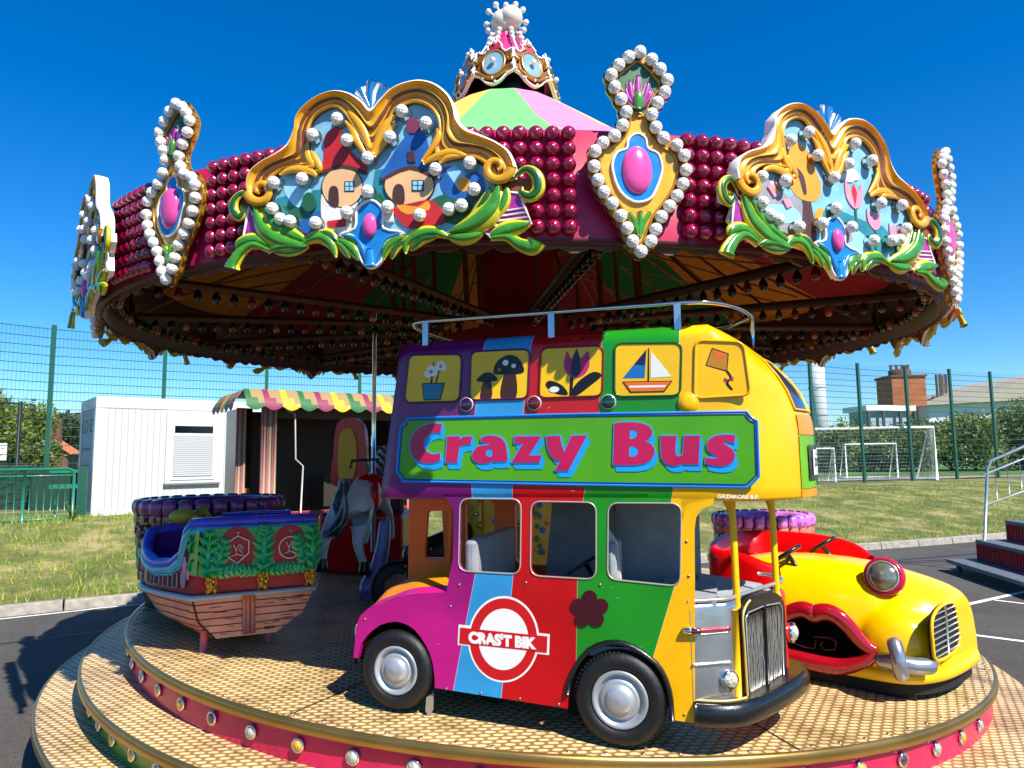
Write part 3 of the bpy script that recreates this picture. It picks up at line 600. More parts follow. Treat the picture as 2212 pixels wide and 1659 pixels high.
def ring(mb,prof,fn,n=NA,m=0,smooth=True):
    o=len(mb.v)
    for r,z in prof:
        for k in range(n): mb.v.append(tuple(fn(r,2*PI*k/n,z)))
    for i in range(len(prof)-1):
        for k in range(n): mb.f.append((o+i*n+k,o+i*n+(k+1)%n,o+(i+1)*n+(k+1)%n,o+(i+1)*n+k)); mb.m.append(m); mb.s.append(smooth)
RP,RM,RL=3.056,3.29,3.50; ZP,ZM,ZL=.42,.235,.055
g=MB(); ring(g,[(RP-.012,ZP),(.25,ZP)],plat,smooth=False); cbuild(g,'deck',TR)
g=MB(); ring(g,[(RM-.012,ZM),(RP-.06,ZM)],plat,smooth=False); cbuild(g,'step',TR)
g=MB(); ring(g,[(RL-.012,ZL),(RM-.06,ZL)],plat,smooth=False); cbuild(g,'step',TR)
def edge(Rr,z,h=.05): g=MB(); ring(g,[(Rr-.03,z-h-.004),(Rr-.006,z-h),(Rr,z-h+.008),(Rr,z-.012),(Rr-.005,z+.002),(Rr-.018,z+.003)],plat); return g
for Rr,z in ((RP,ZP),(RM,ZM),(RL,ZL)): cbuild(edge(Rr,z),'edge_trim',brass)
g=MB(); ring(g,[(RP-.035,ZP-.04),(RP-.035,ZM-.02)],plat); cbuild(g,'riser',paint('riser_magenta','c0184a',.3,noise=.35,nscale=4))
g=MB(); ring(g,[(RM-.035,ZM-.04),(RM-.06,ZL+.0)],plat); cbuild(g,'riser',paint('riser_green','3c7a1c',.3,noise=.3,nscale=4))
g=MB(); ring(g,[(RL-.03,ZL-.04),(RL-.25,ZL-.04)],plat); ring(g,[(3.1,ZL-.04),(3.1,G-.02)],plat); cbuild(g,'underframe',mat('underframe_black','101010',.7))
# deck joints
g=MB()
for a in (-70,-112,-160,-28,20,65,110,155):
    a=R(a); p=plat(3.03,a,ZP+.003); q=plat(.9,a,ZP+.003); t=(q-p).normalized(); s=Vector((-t.y,t.x,0))*.004; g.add([p-s,p+s,q+s,q-s],[(0,1,2,3)])
cbuild(g,'deck_joint',mat('joint_dark','2a2218',.7))
for k in range(60):
    a=R(-175+k*170/59); g=MB(); p=plat(RP-.055,a,ZP)
    if k==0: g.lathe([(.0005,.004),(.006,.004),(.009,.002),(.010,0)],(0,0,0),(0,0,1),10); sc0=g.build('deck_screw',mat('screw_steel','8c8478',.35,metal=.8),CR)
    else: sc0=sc0.copy(); COL.objects.link(sc0)
    sc0.location=p-CRL
# riser lamps
chrome=mat('chrome','d8d8d8',.12,metal=1); lens=[mat('lens_amber','d8a010',.12,coat=1,noise=.5,nscale=60,bump=.5,bscale=90),mat('lens_clear','a8aaa0',.12,coat=1,noise=.5,nscale=60,bump=.5,bscale=90),mat('lens_violet','4a2438',.12,coat=1,noise=.5,nscale=60,bump=.5,bscale=90)]
lo=None
def lamp_mesh(li):
    g=MB(); g.lathe([(.028,0),(.032,.004),(.033,.012),(.029,.017),(.0245,.015)],(0,0,0),(0,-1,0),20)
    o=g.build('riser_lamp',chrome,CR); g=MB(); g.lathe([(.0245,.014),(.018,.021),(.009,.0245),(.0005,.0255)],(0,0,0),(0,-1,0),20); g.build('lens',lens[li],o); return o
protos=[lamp_mesh(i) for i in range(3)]; used=[0,0,0]; chm=None
def place_lamp(a,r,z,li):
    P=plat(r,a,z)-CRL
    if used[li]==0: o=protos[li]; used[li]=1
    else:
        o=protos[li].copy(); COL.objects.link(o); c=kids(protos[li])[0].copy(); COL.objects.link(c); c.parent=o
    o.location=P; o.rotation_euler=(0,0,a+PI/2)
seq=[1,1,1,1,0,0,2,1,0,1,1,2]
for k,i in enumerate(range(-30,10)): place_lamp(R(-93+i*5.2+3),RP-.034,(ZP+ZM)/2-.015,seq[(i)%12] if i>-14 else 1)
for i in range(-26,-2): place_lamp(R(-93+i*4.2),RM-.05,(ZM+ZL)/2-.01,[0,0,1][i%3])
# ---------------------------------------------------------------- canopy
RC,ZT,ZB=3.085,3.041,2.581
rim=paint('drum_crimson','b01848',.4,noise=.25)
g=MB(); ring(g,[(RC,ZB),(RC,ZT),(RC-.02,ZT+.012),(RC-.05,ZT),(RC-.05,ZB)],can); ring(g,[(RC-.05,ZB),(RC,ZB)],can); cbuild(g,'rounding_board',rim)
g=MB(); ring(g,[(RC-.055,ZT-.03),(RC-.055,ZB-.02),(RC-.03,ZB-.03),(RC+.004,ZB-.018),(RC+.004,ZB-.002)],can); cbuild(g,'rim_band',mat('rim_band','4a1418',.5,noise=.3))
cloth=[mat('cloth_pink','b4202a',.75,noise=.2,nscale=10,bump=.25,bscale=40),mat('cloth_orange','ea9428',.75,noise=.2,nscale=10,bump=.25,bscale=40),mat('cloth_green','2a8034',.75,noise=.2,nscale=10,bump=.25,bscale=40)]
for c in cloth:
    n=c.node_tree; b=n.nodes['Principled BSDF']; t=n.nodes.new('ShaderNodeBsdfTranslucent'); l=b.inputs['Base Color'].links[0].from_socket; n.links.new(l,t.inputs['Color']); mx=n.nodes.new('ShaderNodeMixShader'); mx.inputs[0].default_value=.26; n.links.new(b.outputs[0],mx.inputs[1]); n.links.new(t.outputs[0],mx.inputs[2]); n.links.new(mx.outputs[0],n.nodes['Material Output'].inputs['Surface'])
prof=[(3.05,3.02),(2.6,3.24),(2.15,3.48),(1.7,3.73),(1.25,4.02),(.85,4.34),(.62,4.52),(.47,4.63),(.38,4.67)]
def dome(r,a,z): p=can(r,a,z); k=(z-3.18)/1.5; p.x-=.087*k; p.y+=.05*k; p.z+=.075*k*0; return p
g=MB(); g2_=MB(); NS=15
for i in range(NS):
    for j in range(len(prof)-1):
        sub=10; idx=[]
        for q in range(sub):
            a0=R(-152)+2*PI*(i+q/sub)/NS; a1=R(-152)+2*PI*(i+(q+1)/sub)/NS; sag0=.012*math.sin(PI*q/sub)*prof[j][0]; sag1=.012*math.sin(PI*(q+1)/sub)*prof[j][0]
            (r0,z0),(r1,z1)=prof[j],prof[j+1]; pp_=[(r0,a0,z0-sag0),(r0,a1,z0-sag1),(r1,a1,z1-sag1*r1/r0),(r1,a0,z1-sag0*r1/r0)]; g.add([dome(*v) for v in pp_],[(0,1,2,3)],i%3,True); g2_.add([dome(v[0],v[1],v[2]-.012) for v in pp_],[(3,2,1,0)],i%3,True)
cbuild(g,'canopy_cloth',[mat('top_pink','e07898',.8,noise=.15,bump=.25,bscale=40),mat('top_orange','f0b450',.8,noise=.15,bump=.25,bscale=40),mat('top_green','68b068',.8,noise=.15,bump=.25,bscale=40)]); cbuild(g2_,'canopy_lining',cloth)
# central column: painted drum with mirrors
CC=Vector((CXo,CYo,0)); ctr=MB(); PA=[paint('col_yellow','d8a820'),paint('col_red','7a1018'),paint('col_blue','3c78b0')]
n8=12
def prism(mb,r,z0,z1,m,off=0,cx=CXo,cy=CYo,n=n8):
    V=[(cx+r*math.cos(2*PI*(k+off)/n),cy+r*math.sin(2*PI*(k+off)/n),z) for z in (z0,z1) for k in range(n)]
    mb.add(V,[(k,(k+1)%n,n+(k+1)%n,n+k) for k in range(n)]+[tuple(range(n,2*n)),tuple(reversed(range(n)))],m)
prism(ctr,.60,.40,.72,2); prism(ctr,.58,.72,1.75,0); prism(ctr,.62,1.75,1.85,1); prism(ctr,.34,1.85,4.4,1); prism(ctr,.66,2.48,2.60,1)
cbuild(ctr,'centre_column',PA)
g=MB()
for k in range(12):
    a=2*PI*(k)/12; p0=Vector((CXo+.60*math.cos(a),CYo+.60*math.sin(a),0))
    g.tube([(p0.x,p0.y,.7),(p0.x,p0.y,1.78)],.018,6)
    for z in (.9,1.1,1.3,1.5): g.ball((p0.x,p0.y,z),.03,8,5)
cbuild(g,'column_bead',mat('gilt','b8903c',.3,metal=.7))
# painted flower sprays on the column panels
g=MB(); rr_=random.Random(5); fm=[mat('pt_blue','2a62b0',.5),mat('pt_green','2f7a3a',.5),mat('pt_orange','d07020',.5)]
for k in range(12):
    a=2*PI*(k+.5)/12; rad=.58*math.cos(PI/12)+.004; c0=Vector((CXo+rad*math.cos(a),CYo+rad*math.sin(a),0)); t=Vector((-math.sin(a),math.cos(a),0)); o_=Vector((math.cos(a),math.sin(a),0))
    for i in range(26):
        u=rr_.gauss(0,.04); z=1.25+rr_.uniform(-.36,.38); c_=c0+t*u+Vector((0,0,z)); s=rr_.uniform(.012,.03); g.lathe([(s,0),(s*.5,.004),(.0005,.006)],c_,o_,8,rr_.randrange(3))
cbuild(g,'painted_spray',fm)
# sweeps with light bulbs
sw=mat('sweep_brown','3a1c18',.45,noise=.3); rod=mat('rod_ochre','7a4a20',.5,noise=.3); rail=mat('bulb_rail','6a4a20',.5,noise=.3)
bulbm=[mat('bulb_black','08070a',.25,coat=.2),mat('bulb_red','6a100c',.25,coat=.3),mat('bulb_green','123018',.15,coat=1),mat('bulb_orange','a05018',.2,coat=1)]
bp=[]
for k in range(13):
    a=R(-81+360/13*k); A=can(3.0,a,2.69); B=can(.62,a,2.70); g=MB(); g.tube([A,B],.030,8); g.tube([A+Vector((0,0,.012)),A+Vector((0,0,.2))],.02,6); cbuild(g,'sweep',sw)
    g=MB(); P1=can(1.05,a,2.66); P2=dome(1.05,a,4.12); g.tube([P1,P2],.022,6); g.tube([A,dome(1.05,a,3.65)],.012,6); g.tube([can(2.0,a,2.68),dome(1.05,a,3.6)],.010,5); g.tube([dome(1.05,a,3.6),can(.35,a,3.4)],.014,5)
    for da in (-12,12): g.tube([can(2.6,a+R(da*.9),3.05),can(1.05,a,3.35)],.008,5)
    cbuild(g,'truss',rod)
    g=MB(); s=(B-A).cross(Vector((0,0,1))).normalized()*.045; z=Vector((0,0,-.028)); s*=.55; g.add([A+s,B+s,B+s+z,A+s+z,A+s*1.25,B+s*1.25,B+s*1.25+z,A+s*1.25+z],[(0,1,2,3),(7,6,5,4),(0,4,5,1),(3,2,6,7)]); cbuild(g,'bulb_rail',rail)
    for i in range(22):
        t=(i+.6)/22; bp.append((A.lerp(B,t)+s+Vector((0,0,-.06)),k,i))
def bulbgeo(mb,p,m=0,sc=1): mb.lathe([(.006,.035),(.012,.028),(.022,.01),(.026,-.008),(.023,-.026),(.013,-.038),(.0005,-.042)],p,(0,0,1),10,m)
bp.sort(key=lambda q:(q[0]-CAM).length)
bo=[]
for i in range(3): g=MB(); bulbgeo(g,(0,0,0)); o=g.build('bulb',bulbm[[0,0,1][i]],CR); bo.append(o)
vis=[q for q in bp if q[0].z>0][:]
front=bp[:60]; 
for i,(p,k,j) in enumerate(front):
    t=0 if j%4 in(0,1) else 2 if j%4==2 else 1
    o=bo[t] if i<3 and False else bo[t].copy(); COL.objects.link(o) if o.name not in COL.objects else None; o.location=p-CRL
for o in bo: bpy.data.objects.remove(o)
g=MB()
for i,(p,k,j) in enumerate(bp[60:]): bulbgeo(g,p,(0,3,0,1,2,0)[(j*7+k)%6])
tag(cbuild(g,'bulbs_beyond',bulbm),kind='stuff')
g=MB(); rr_=random.Random(12); NF=720
for k in range(NF):
    a=2*PI*k/NF; h=.016+.022*abs(math.sin(k*PI/5))+.012*abs(math.sin(k*PI/13))+rr_.uniform(0,.010)
    for r_,z in ((RC-.035,ZB-.004),(RC-.035,ZB-h),(RC-.020,ZB-h),(RC-.020,ZB-.004)): g.v.append(tuple(can(r_,a,z)))
for k in range(NF):
    for j in range(3): b_=(k+1)%NF; g.f.append((k*4+j,b_*4+j,b_*4+j+1,k*4+j+1)); g.m.append(0); g.s.append(False)
cbuild(g,'carved_fringe',mat('fringe_gilt','5a3410',.6,noise=.5,nscale=20))
# inner light valance along the far rim
g=MB(); ring(g,[(RC-.06,ZB+.13),(RC-.09,ZB+.10),(RC-.06,ZB+.09)],can); cbuild(g,'inner_rail',mat('inner_gilt','8a6a1c',.35,metal=.4))
g=MB()
for k in range(150): p=can(RC-.12,2*PI*k/150,ZB+.07); bulbgeo(g,p,(0,1,0,3,2)[k%5])
tag(cbuild(g,'rim_bulbs',bulbm),kind='stuff')
g=MB(); ring(g,[(RC-.052,ZB-.012),(RC-.052,ZT-.06)],can); cbuild(g,'inner_board',mat('inner_board','5a2c10',.7,noise=.5,nscale=4))
# ---------------------------------------------------------------- crown on top
CP=can(0,0,4.74); CP.x-=.087; CP.y+=.05; CP.z=4.74
cr=MB(); bl=mat('crown_black','0b0a0c',.4); prism(cr,.36,4.58,4.9,0,.5,CP.x,CP.y,8); crown=cbuild(cr,'crown_drum',bl)
gold=mat('gold_paint','a87818',.28,metal=.35,noise=.35,nscale=20,coat=.5); gold2=mat('gold_bright','eaa414',.28,metal=.15,noise=.2,nscale=18,coat=.5); goldd=mat('gold_deep','7c4408',.35,metal=.2,noise=.3,nscale=18,coat=.4)
whitep=mat('white_rim','ece6da',.4,noise=.12,coat=.3); mirror=mat('crown_mirror','8fb6c8',.15,metal=.3,coat=.6,noise=.3,nscale=6); ruby=mat('ruby_panel','a81438',.3,coat=.6,noise=.3,nscale=20); pinkg=paint('pink_gem','e0509a',.2,noise=.1)
def pearlm():
    m=bpy.data.materials.new('pearl_glass'); m.use_nodes=True; n=m.node_tree; L=n.links; b=n.nodes['Principled BSDF']; tc=n.nodes.new('ShaderNodeTexCoord'); v=n.nodes.new('ShaderNodeTexVoronoi'); v.inputs['Scale'].default_value=95; L.new(tc.outputs['Object'],v.inputs['Vector'])
    r=n.nodes.new('ShaderNodeValToRGB'); r.color_ramp.elements[0].color=(.96,.94,.88,1); r.color_ramp.elements[1].color=(.72,.67,.58,1); r.color_ramp.elements[0].position=.25; r.color_ramp.elements[1].position=.75; L.new(v.outputs['Distance'],r.inputs['Fac']); L.new(r.outputs['Color'],b.inputs['Base Color'])
    bpn=n.nodes.new('ShaderNodeBump'); bpn.inputs['Strength'].default_value=.6; bpn.inputs['Distance'].default_value=.007; bpn.invert=True; L.new(v.outputs['Distance'],bpn.inputs['Height']); L.new(bpn.outputs[0],b.inputs['Normal'])
    b.inputs['Roughness'].default_value=.15; b.inputs['Coat Weight'].default_value=1; return m
pearl=pearlm()
for k in range(8):
    a=R(-102+45*k); o=empty('crown_panel',Vector((CP.x+.40*math.cos(a),CP.y+.40*math.sin(a),4.87))-CRL,a+PI/2,CR); o.rotation_euler=(R(-13),0,a+PI/2)
    big=(k%2==0)or True
    g=MB(); out=[(0,.27),(.03,.22),(.06,.18),(.06,.15),(.10,.11),(.155,.13),(.175,.06),(.165,-.02),(.175,-.09),(.12,-.12),(.07,-.18),(0,-.215)]; pts=out+[(-x,z) for x,z in reversed(out[1:-1])]
    pts=[tuple(p) for p in cat(pts,True,3)]; g.plate(pts,-.012,.012,ms=1); g.build('back',[goldd,whitep],o)
    g=MB(); g.tube([(x,-.015,z) for x,z in pts],.008,6,closed=True); g.build('rim',whitep if k%8 in(0,1,7,2) else gold,o)
    g=MB(); e=[(.088*math.cos(q),-.005+.118*math.sin(q)) for q in np.linspace(0,2*PI,29)[:-1]]; g.plate(e,-.022,-.012); g.build('mirror',mirror,o)
    g=MB(); g.tube([(x*1.08,-.02,z*1.06) for x,z in e],.011,8,closed=True); g.tube([(.16,-.02,-.07),(.10,-.03,-.12),(.05,-.03,-.155),(0,-.03,-.165),(-.05,-.03,-.155),(-.10,-.03,-.12),(-.16,-.02,-.07)],.012,6); g.tube([(.14,-.02,.06),(.16,-.03,.02),(.13,-.03,.0),(.12,-.03,.03)],.012,6); g.tube([(-.14,-.02,.06),(-.16,-.03,.02),(-.13,-.03,.0),(-.12,-.03,.03)],.012,6); g.build('scroll',gold,o)
    g=MB(); g.plate([(0,.25),(.045,.18),(.03,.13),(-.03,.13),(-.045,.18)],-.02,-.012); g.build('ruby_tip',ruby,o)
    g=MB(); g.ball((0,-.05,0),.024,8,6); g.ball((0,-.03,.205),.02,8,6); g.ball((0,-.03,-.165),.014,8,6); g.build('bead',pearl,o)
    for x,z in pts[2:len(pts)-2:5]:
        g=MB(); g.ball((x*.95,-.022,z*.95),.013,7,5); g.build('bead',pearl,o)
g=MB(); c8=CP.x,CP.y; 
g.lathe([(.30,4.92),(.26,5.04),(.11,5.28),(.085,5.36)],(c8[0],c8[1],0),(0,0,1),8,smooth=False); cbuild(g,'spire',paint('spire_pink','e0307a',.25,noise=.15))
for k in range(8):
    a=2*PI*(k+.5)/8; g=MB(); g.tube([(c8[0]+math.cos(a)*r_,c8[1]+math.sin(a)*r_,z) for r_,z in ((.31,4.98),(.28,5.08),(.13,5.32),(.10,5.38))],.010,5); cbuild(g,'spire_rib',whitep)
g=MB(); rr_=random.Random(2)
for k in range(8):
    a=2*PI*(k+.5)/8
    g=MB()
    for r_,z in ((.155,5.30),(.135,5.35),(.17,5.25)): g.ball((c8[0]+math.cos(a)*r_,c8[1]+math.sin(a)*r_,z),.024,8,6)
    cbuild(g,'spire_pearl',pearl)

g=MB()
for i,(dx,dz,r_) in enumerate(((-.035,.0,.085),(.045,.02,.09),(0,-.03,.08),(0,.04,.06))): g.ball((c8[0]+dx,c8[1]-.02*(i%2),5.50+dz),r_*1.2,16,10)
cbuild(g,'finial_ball',mat('finial_white','d8d2c4',.35,noise=.3,nscale=14,coat=.4))
for i in range(9):
    q=R(-28+i*29.5); g=MB(); c_=(c8[0]+.18*math.cos(q),c8[1]+.03*math.sin(i*2),5.50+.18*math.sin(q)); g.ball(c_,.028,10,7); g.tube([(c8[0]+.06*math.cos(q),c8[1],5.5+.06*math.sin(q)),c_],.01,5); cbuild(g,'finial_pearl',pearl)
# ================================================================ CRESTS AND PENDANTS (parts of the carousel)
def kz(o,s):  # converter of zoom pixels to photo pixels
    return lambda p:(o[0]+s*p[0],o[1]+s*p[1])
CRA=R(-99.5); ZM_=2.81; fc=Frame(can(3.135,CRA,ZM_),CRA+PI/2); zc=kz((530,180),750/2212)
def q(p,w=0): x,y=zc(p); u,z=fc.uz(x,y); return (u,z)
def q3(p,w): u,z=q(p); return (u,w,z)
leafg=mat('leaf_green','3f8a18',.25,noise=.5,nscale=22,coat=.6); leafd=mat('leaf_dark_green','1f5a12',.3,noise=.3,nscale=20,coat=.5); leafy=mat('leaf_yellow','c8b818',.3,noise=.2,nscale=20,coat=.5)
blue=mat('orn_blue','1c7cc0',.22,noise=.35,nscale=20,coat=.6); blued=mat('orn_deep_blue','0c4c98',.25,noise=.2,coat=.5); pinkt=mat('orn_magenta','a0288c',.35,noise=.6,nscale=30,coat=.4)
pskin=mat('pt_peach','e0b07c',.5,noise=.12,nscale=10); psky=mat('pt_sky','78b0c8',.55,noise=.35,nscale=14); pteal=mat('pt_teal','1f7a88',.5,noise=.4,nscale=12); pblue=mat('pt_blue2','1a58a0',.5,noise=.3,nscale=12); pred=mat('pt_red','b81c20',.5,noise=.3,nscale=12); pwhite=mat('pt_white','d8d6d0',.6,noise=.3,nscale=14); porg=mat('pt_orange2','e09428',.5,noise=.2,nscale=12); pbrn=mat('pt_brown','4a2a24',.5,noise=.3,nscale=12); ppink=mat('pt_pink','e08ca0',.5,noise=.2,nscale=12); pgrn=mat('pt_dkgreen','1c5a3c',.5,noise=.3,nscale=12); pltb=mat('pt_lightblue','8cc8e0',.5,noise=.2,nscale=12); pgry=mat('pt_grey','8c8c94',.55,noise=.3,nscale=12)
O_I=[((158,800),(300,790)),((150,735),(298,745)),((175,660),(325,690)),((250,595),(390,645)),((340,545),(480,625)),((425,480),(585,600)),((470,375),(565,500)),((485,290),(560,400)),((555,205),(590,310)),((650,145),(655,250)),((750,120),(735,222)),((850,140),(800,262)),((930,190),(868,370)),((987,245),(985,530)),((1050,180),(1085,400)),((1130,105),(1130,270)),((1220,65),(1200,212)),((1320,50),(1290,192)),((1420,75),(1380,230)),((1505,140),(1432,310)),((1548,215),(1440,420)),((1570,300),(1410,540)),((1630,375),(1450,590)),((1730,420),(1570,570)),((1830,465),(1670,562)),((1920,530),(1745,605)),((1960,620),(1775,670)),((1950,700),(1775,720))]
def molding(pairs,mb,qf,n=4):
    Oc=cat([qf(a) for a,b in pairs],False,n); Ic=cat([qf(b) for a,b in pairs],False,n)
    prof=[(0,.0,0),(0,-.045,0),(.07,-.05,0),(.10,-.042,1),(.22,-.028,2),(.34,-.030,1),(.42,-.046,1),(.50,-.030,3),(.58,-.026,1),(.66,-.040,1),(.74,-.026,3),(.84,-.030,1),(.93,-.042,1),(1.0,-.028,1),(1.0,-.006,3)]
    o=len(mb.v); m_=len(prof)
    for a,b in zip(Oc,Ic):
        for t,w_,_ in prof: p=a.lerp(b,t); mb.v.append((p.x,w_,p.y))
    for i in range(len(Oc)-1):
        for j in range(m_-1): mb.f.append((o+i*m_+j,o+i*m_+j+1,o+(i+1)*m_+j+1,o+(i+1)*m_+j)); mb.m.append(prof[j+1][2]); mb.s.append(j not in(1,2))
def stroke(mb,pts,r0,r1,w_,m,qf,mid=None,n=5,flat=(1,.6),k=10):
    P=cat([tuple(qf(p)) for p in pts],False,n); N=len(P); rs=[]
    for i in range(N):
        t=i/(N-1); rs.append(r0*(1-t)+r1*t if mid is None else (r0*(1-t)+r1*t)*(1-math.sin(PI*t))+mid*math.sin(PI*t))
    mb.tube([(p.x,w_,p.y) for p in P],rs,k,m,flat=flat,up=(0,-1,0))
SC=.00061  # metres per zoom pixel
def spiral(c,r,a0,turns,dirn=1): return [(c[0]+r*(1-i/14*.82)*math.cos(a0+dirn*turns*2*PI*i/14),c[1]+r*(1-i/14*.82)*math.sin(a0+dirn*turns*2*PI*i/14)) for i in range(15)]
def make_crest(variant):
    outl=[(150,800),(150,735),(175,660),(250,595),(340,545),(425,480),(470,375),(485,290),(555,205),(650,145),(750,120),(850,140),(930,190),(987,245),(1050,180),(1130,105),(1220,65),(1320,50),(1420,75),(1505,140),(1548,215),(1570,300),(1630,375),(1730,420),(1830,465),(1920,530),(1960,620),(1950,700),(2060,680),(2100,760),(2040,830),(1990,850),(2050,1000),(2000,1040),(1760,1040),(1500,1060),(1230,1130),(1060,1190),(980,1290),(900,1190),(760,1130),(560,1120),(330,1130),(150,1090),(110,1060),(150,960),(60,950),(60,850),(110,790)]
    g=MB(); g.plate([q(p) for p in outl],-.010,.014,ms=1); B=g.build('crest',[mat('crest_back','7a3c18',.7,noise=.4),whitep],CR,loc=fc.o-CRL,rz=fc.az)
    g=MB(); molding(O_I,g,q)
    for pts in (spiral((248,790),92,PI*.95,1.15,-1),spiral((1835,640),100,PI*.05-.2,1.15,1)): stroke(g,pts,.022,.008,-.045,1,q,n=3)
    for pts,r in (([(975,520),(950,430),(900,330),(830,250)],.016),([(960,560),(900,470),(860,380),(810,320)],.013),([(930,500),(880,440),(850,420)],.012),([(1000,540),(1040,430),(1090,340),(1150,280)],.016),([(1010,560),(1070,470),(1110,380),(1150,330)],.013),
        ([(520,640),(590,620),(560,560),(545,470)],.014),([(620,690),(560,650),(450,645),(370,680)],.014),([(610,660),(640,640),(600,560),(580,520)],.013),([(1340,610),(1420,560),(1530,530),(1640,560)],.014),([(1330,590),(1400,500),(1440,420),(1430,370)],.013),([(1450,600),(1510,560),(1600,560)],.012)):
        stroke(g,pts,r*.5,r*.35,-.034,1,q,mid=r*1.25); 
    g.build('frame',[whitep,gold2,gold2,goldd],B)
    # painted panel
    pan=[(330,700),(420,640),(520,600),(530,420),(600,280),(740,200),(860,270),(985,470),(1100,280),(1280,180),(1440,260),(1480,480),(1450,590),(1620,550),(1780,640),(1820,760),(1740,940),(1520,1060),(1200,1100),(980,1130),(700,1090),(430,1020),(290,900)]
    K_=mat('pt_line','201818',.6)
    def O_(m_,c,r,n=0): return ('oval',m_,c,r)
    if variant==0:
        shapes=[(psky,pan),(pteal,[(300,860),(480,790),(700,770),(900,860),(900,1100),(430,1020)]),(pgrn,[(370,880),(500,880),(560,970),(440,960)]),(pblue,[(490,980),(640,900),(660,1090),(500,1060)]),(pltb,[(390,715),(560,690),(560,810),(480,890),(400,810)]),(pteal,[(1000,640),(1080,620),(1100,860),(960,900)]),(pgrn,[(1380,840),(1560,790),(1760,850),(1600,1000),(1400,960)]),
        (pblue,[(1450,640),(1530,610),(1560,690),(1700,650),(1740,800),(1530,830),(1450,760)]),(pltb,[(1480,640),(1540,600),(1620,690),(1560,760)]),O_(porg,(1600,733),(48,50)),
        (pwhite,[(640,800),(700,880),(880,850),(850,1060),(700,1090),(640,980)]),O_(K_,(780,755),(143,140)),O_(pskin,(780,755),(136,133)),(pred,[(625,665),(655,560),(660,420),(700,365),(760,350),(800,470),(870,540),(940,610),(930,665),(780,620)]),(pbrn,[(650,640),(780,600),(925,640),(930,668),(780,628),(630,670)]),
        (pbrn,[(692,870),(692,770),(722,745),(752,770),(752,885)]),(K_,[(795,715),(862,715),(862,785),(795,785)]),(pltb,[(801,721),(825,721),(825,746),(801,746)]),(pltb,[(832,721),(856,721),(856,746),(832,746)]),(pltb,[(801,753),(825,753),(825,779),(801,779)]),(pltb,[(832,753),(856,753),(856,779),(832,779)]),(pred,[(680,985),(800,970),(805,1020),(690,1030)]),
        O_(K_,(1235,745),(172,138)),O_(pskin,(1235,745),(165,131)),(pblue,[(1040,700),(1110,560),(1180,450),(1260,380),(1340,400),(1370,500),(1420,640),(1400,690),(1240,620)]),(pbrn,[(1060,690),(1240,610),(1405,670),(1400,700),(1240,640),(1060,715)]),(pred,[(1130,900),(1250,865),(1400,850),(1480,985),(1330,1020),(1230,1030),(1160,970)]),(porg,[(1150,870),(1290,890),(1360,850),(1370,910),(1220,940)]),
        (pbrn,[(1130,860),(1130,765),(1165,735),(1200,765),(1200,870)]),(K_,[(1255,710),(1335,710),(1335,785),(1255,785)]),(pltb,[(1262,717),(1291,717),(1291,744),(1262,744)]),(pltb,[(1299,717),(1328,717),(1328,744),(1299,744)]),(pltb,[(1262,751),(1291,751),(1291,778),(1262,778)]),(pltb,[(1299,751),(1328,751),(1328,778),(1299,778)]),O_(mat('pt_plum','7a2c4c',.5),(1262,340),(45,55)),(pbrn,[(1225,520),(1270,520),(1280,590),(1230,590)]),O_(pgrn,(1030,860),(40,60)),O_(pgrn,(560,860),(46,66)),(pwhite,[(1070,900),(1130,880),(1130,990),(1070,990)])]
    else:
        shapes=[(psky,pan),(pgry,[(330,860),(480,690),(600,800),(700,700),(800,860),(800,1060),(430,1020)]),(pwhite,[(450,730),(480,690),(530,740),(490,760)]),(pltb,[(400,900),(620,850),(700,930),(520,990),(420,960)]),(pbrn,[(690,1080),(720,820),(690,700),(740,620),(780,700),(800,820),(820,1080)]),(porg,[(590,620),(620,470),(700,380),(800,420),(860,540),(900,660),(840,760),(700,780),(620,720)]),(pbrn,[(660,560),(740,600),(760,720),(730,740),(700,640)]),(porg,[(820,860),(880,800),(960,860),(930,960),(840,960)]),
        (pteal,[(900,820),(1060,780),(1300,800),(1500,800),(1600,960),(1200,1080),(1000,1090),(900,1000)]),(pltb,[(1010,900),(1200,880),(1340,960),(1260,1060),(1080,1060)]),O_(pgry,(1080,960),(90,50)),O_(pwhite,(1140,500),(90,42)),O_(pwhite,(1210,470),(70,42)),
        (pgrn,[(1195,900),(1210,700),(1225,700),(1220,900)]),(ppink,[(1130,520),(1170,600),(1210,540),(1250,600),(1290,520),(1290,660),(1210,730),(1130,660)]),(pred,[(1180,600),(1210,540),(1240,600),(1210,720)]),(pgrn,[(1385,1000),(1400,820),(1415,820),(1410,1000)]),(ppink,[(1330,700),(1365,760),(1400,710),(1435,760),(1465,700),(1460,800),(1400,850),(1335,800)]),(ppink,[(1560,760),(1590,800),(1620,760),(1650,800),(1680,760),(1675,850),(1620,900),(1565,850)]),(pgrn,[(1610,1000),(1615,880),(1630,880),(1630,1000)]),
        (ppink,[(420,770),(470,740),(520,790),(470,830)]),O_(porg,(470,785),(14,14)),(ppink,[(540,830),(590,810),(620,850),(570,880)])]
    ms=[];g=MB()
    for i,s in enumerate(shapes):
        if s[0]=='oval': _,m_,c_,r_=s; pl=[(c_[0]+r_[0]*math.cos(a),c_[1]+r_[1]*math.sin(a)) for a in np.linspace(0,2*PI,33)[:-1]]
        else: m_,pl=s; pl=[(p.x,p.y) for p in cat(pl,True,3)] if i and len(pl)>4 else pl
        ms.append(m_); g.plate([q(p) for p in pl],-.0125-.0004*i,-.0105,m=i)
    g.build('painting',ms,B)
    # foliage
    lf=MB(); 
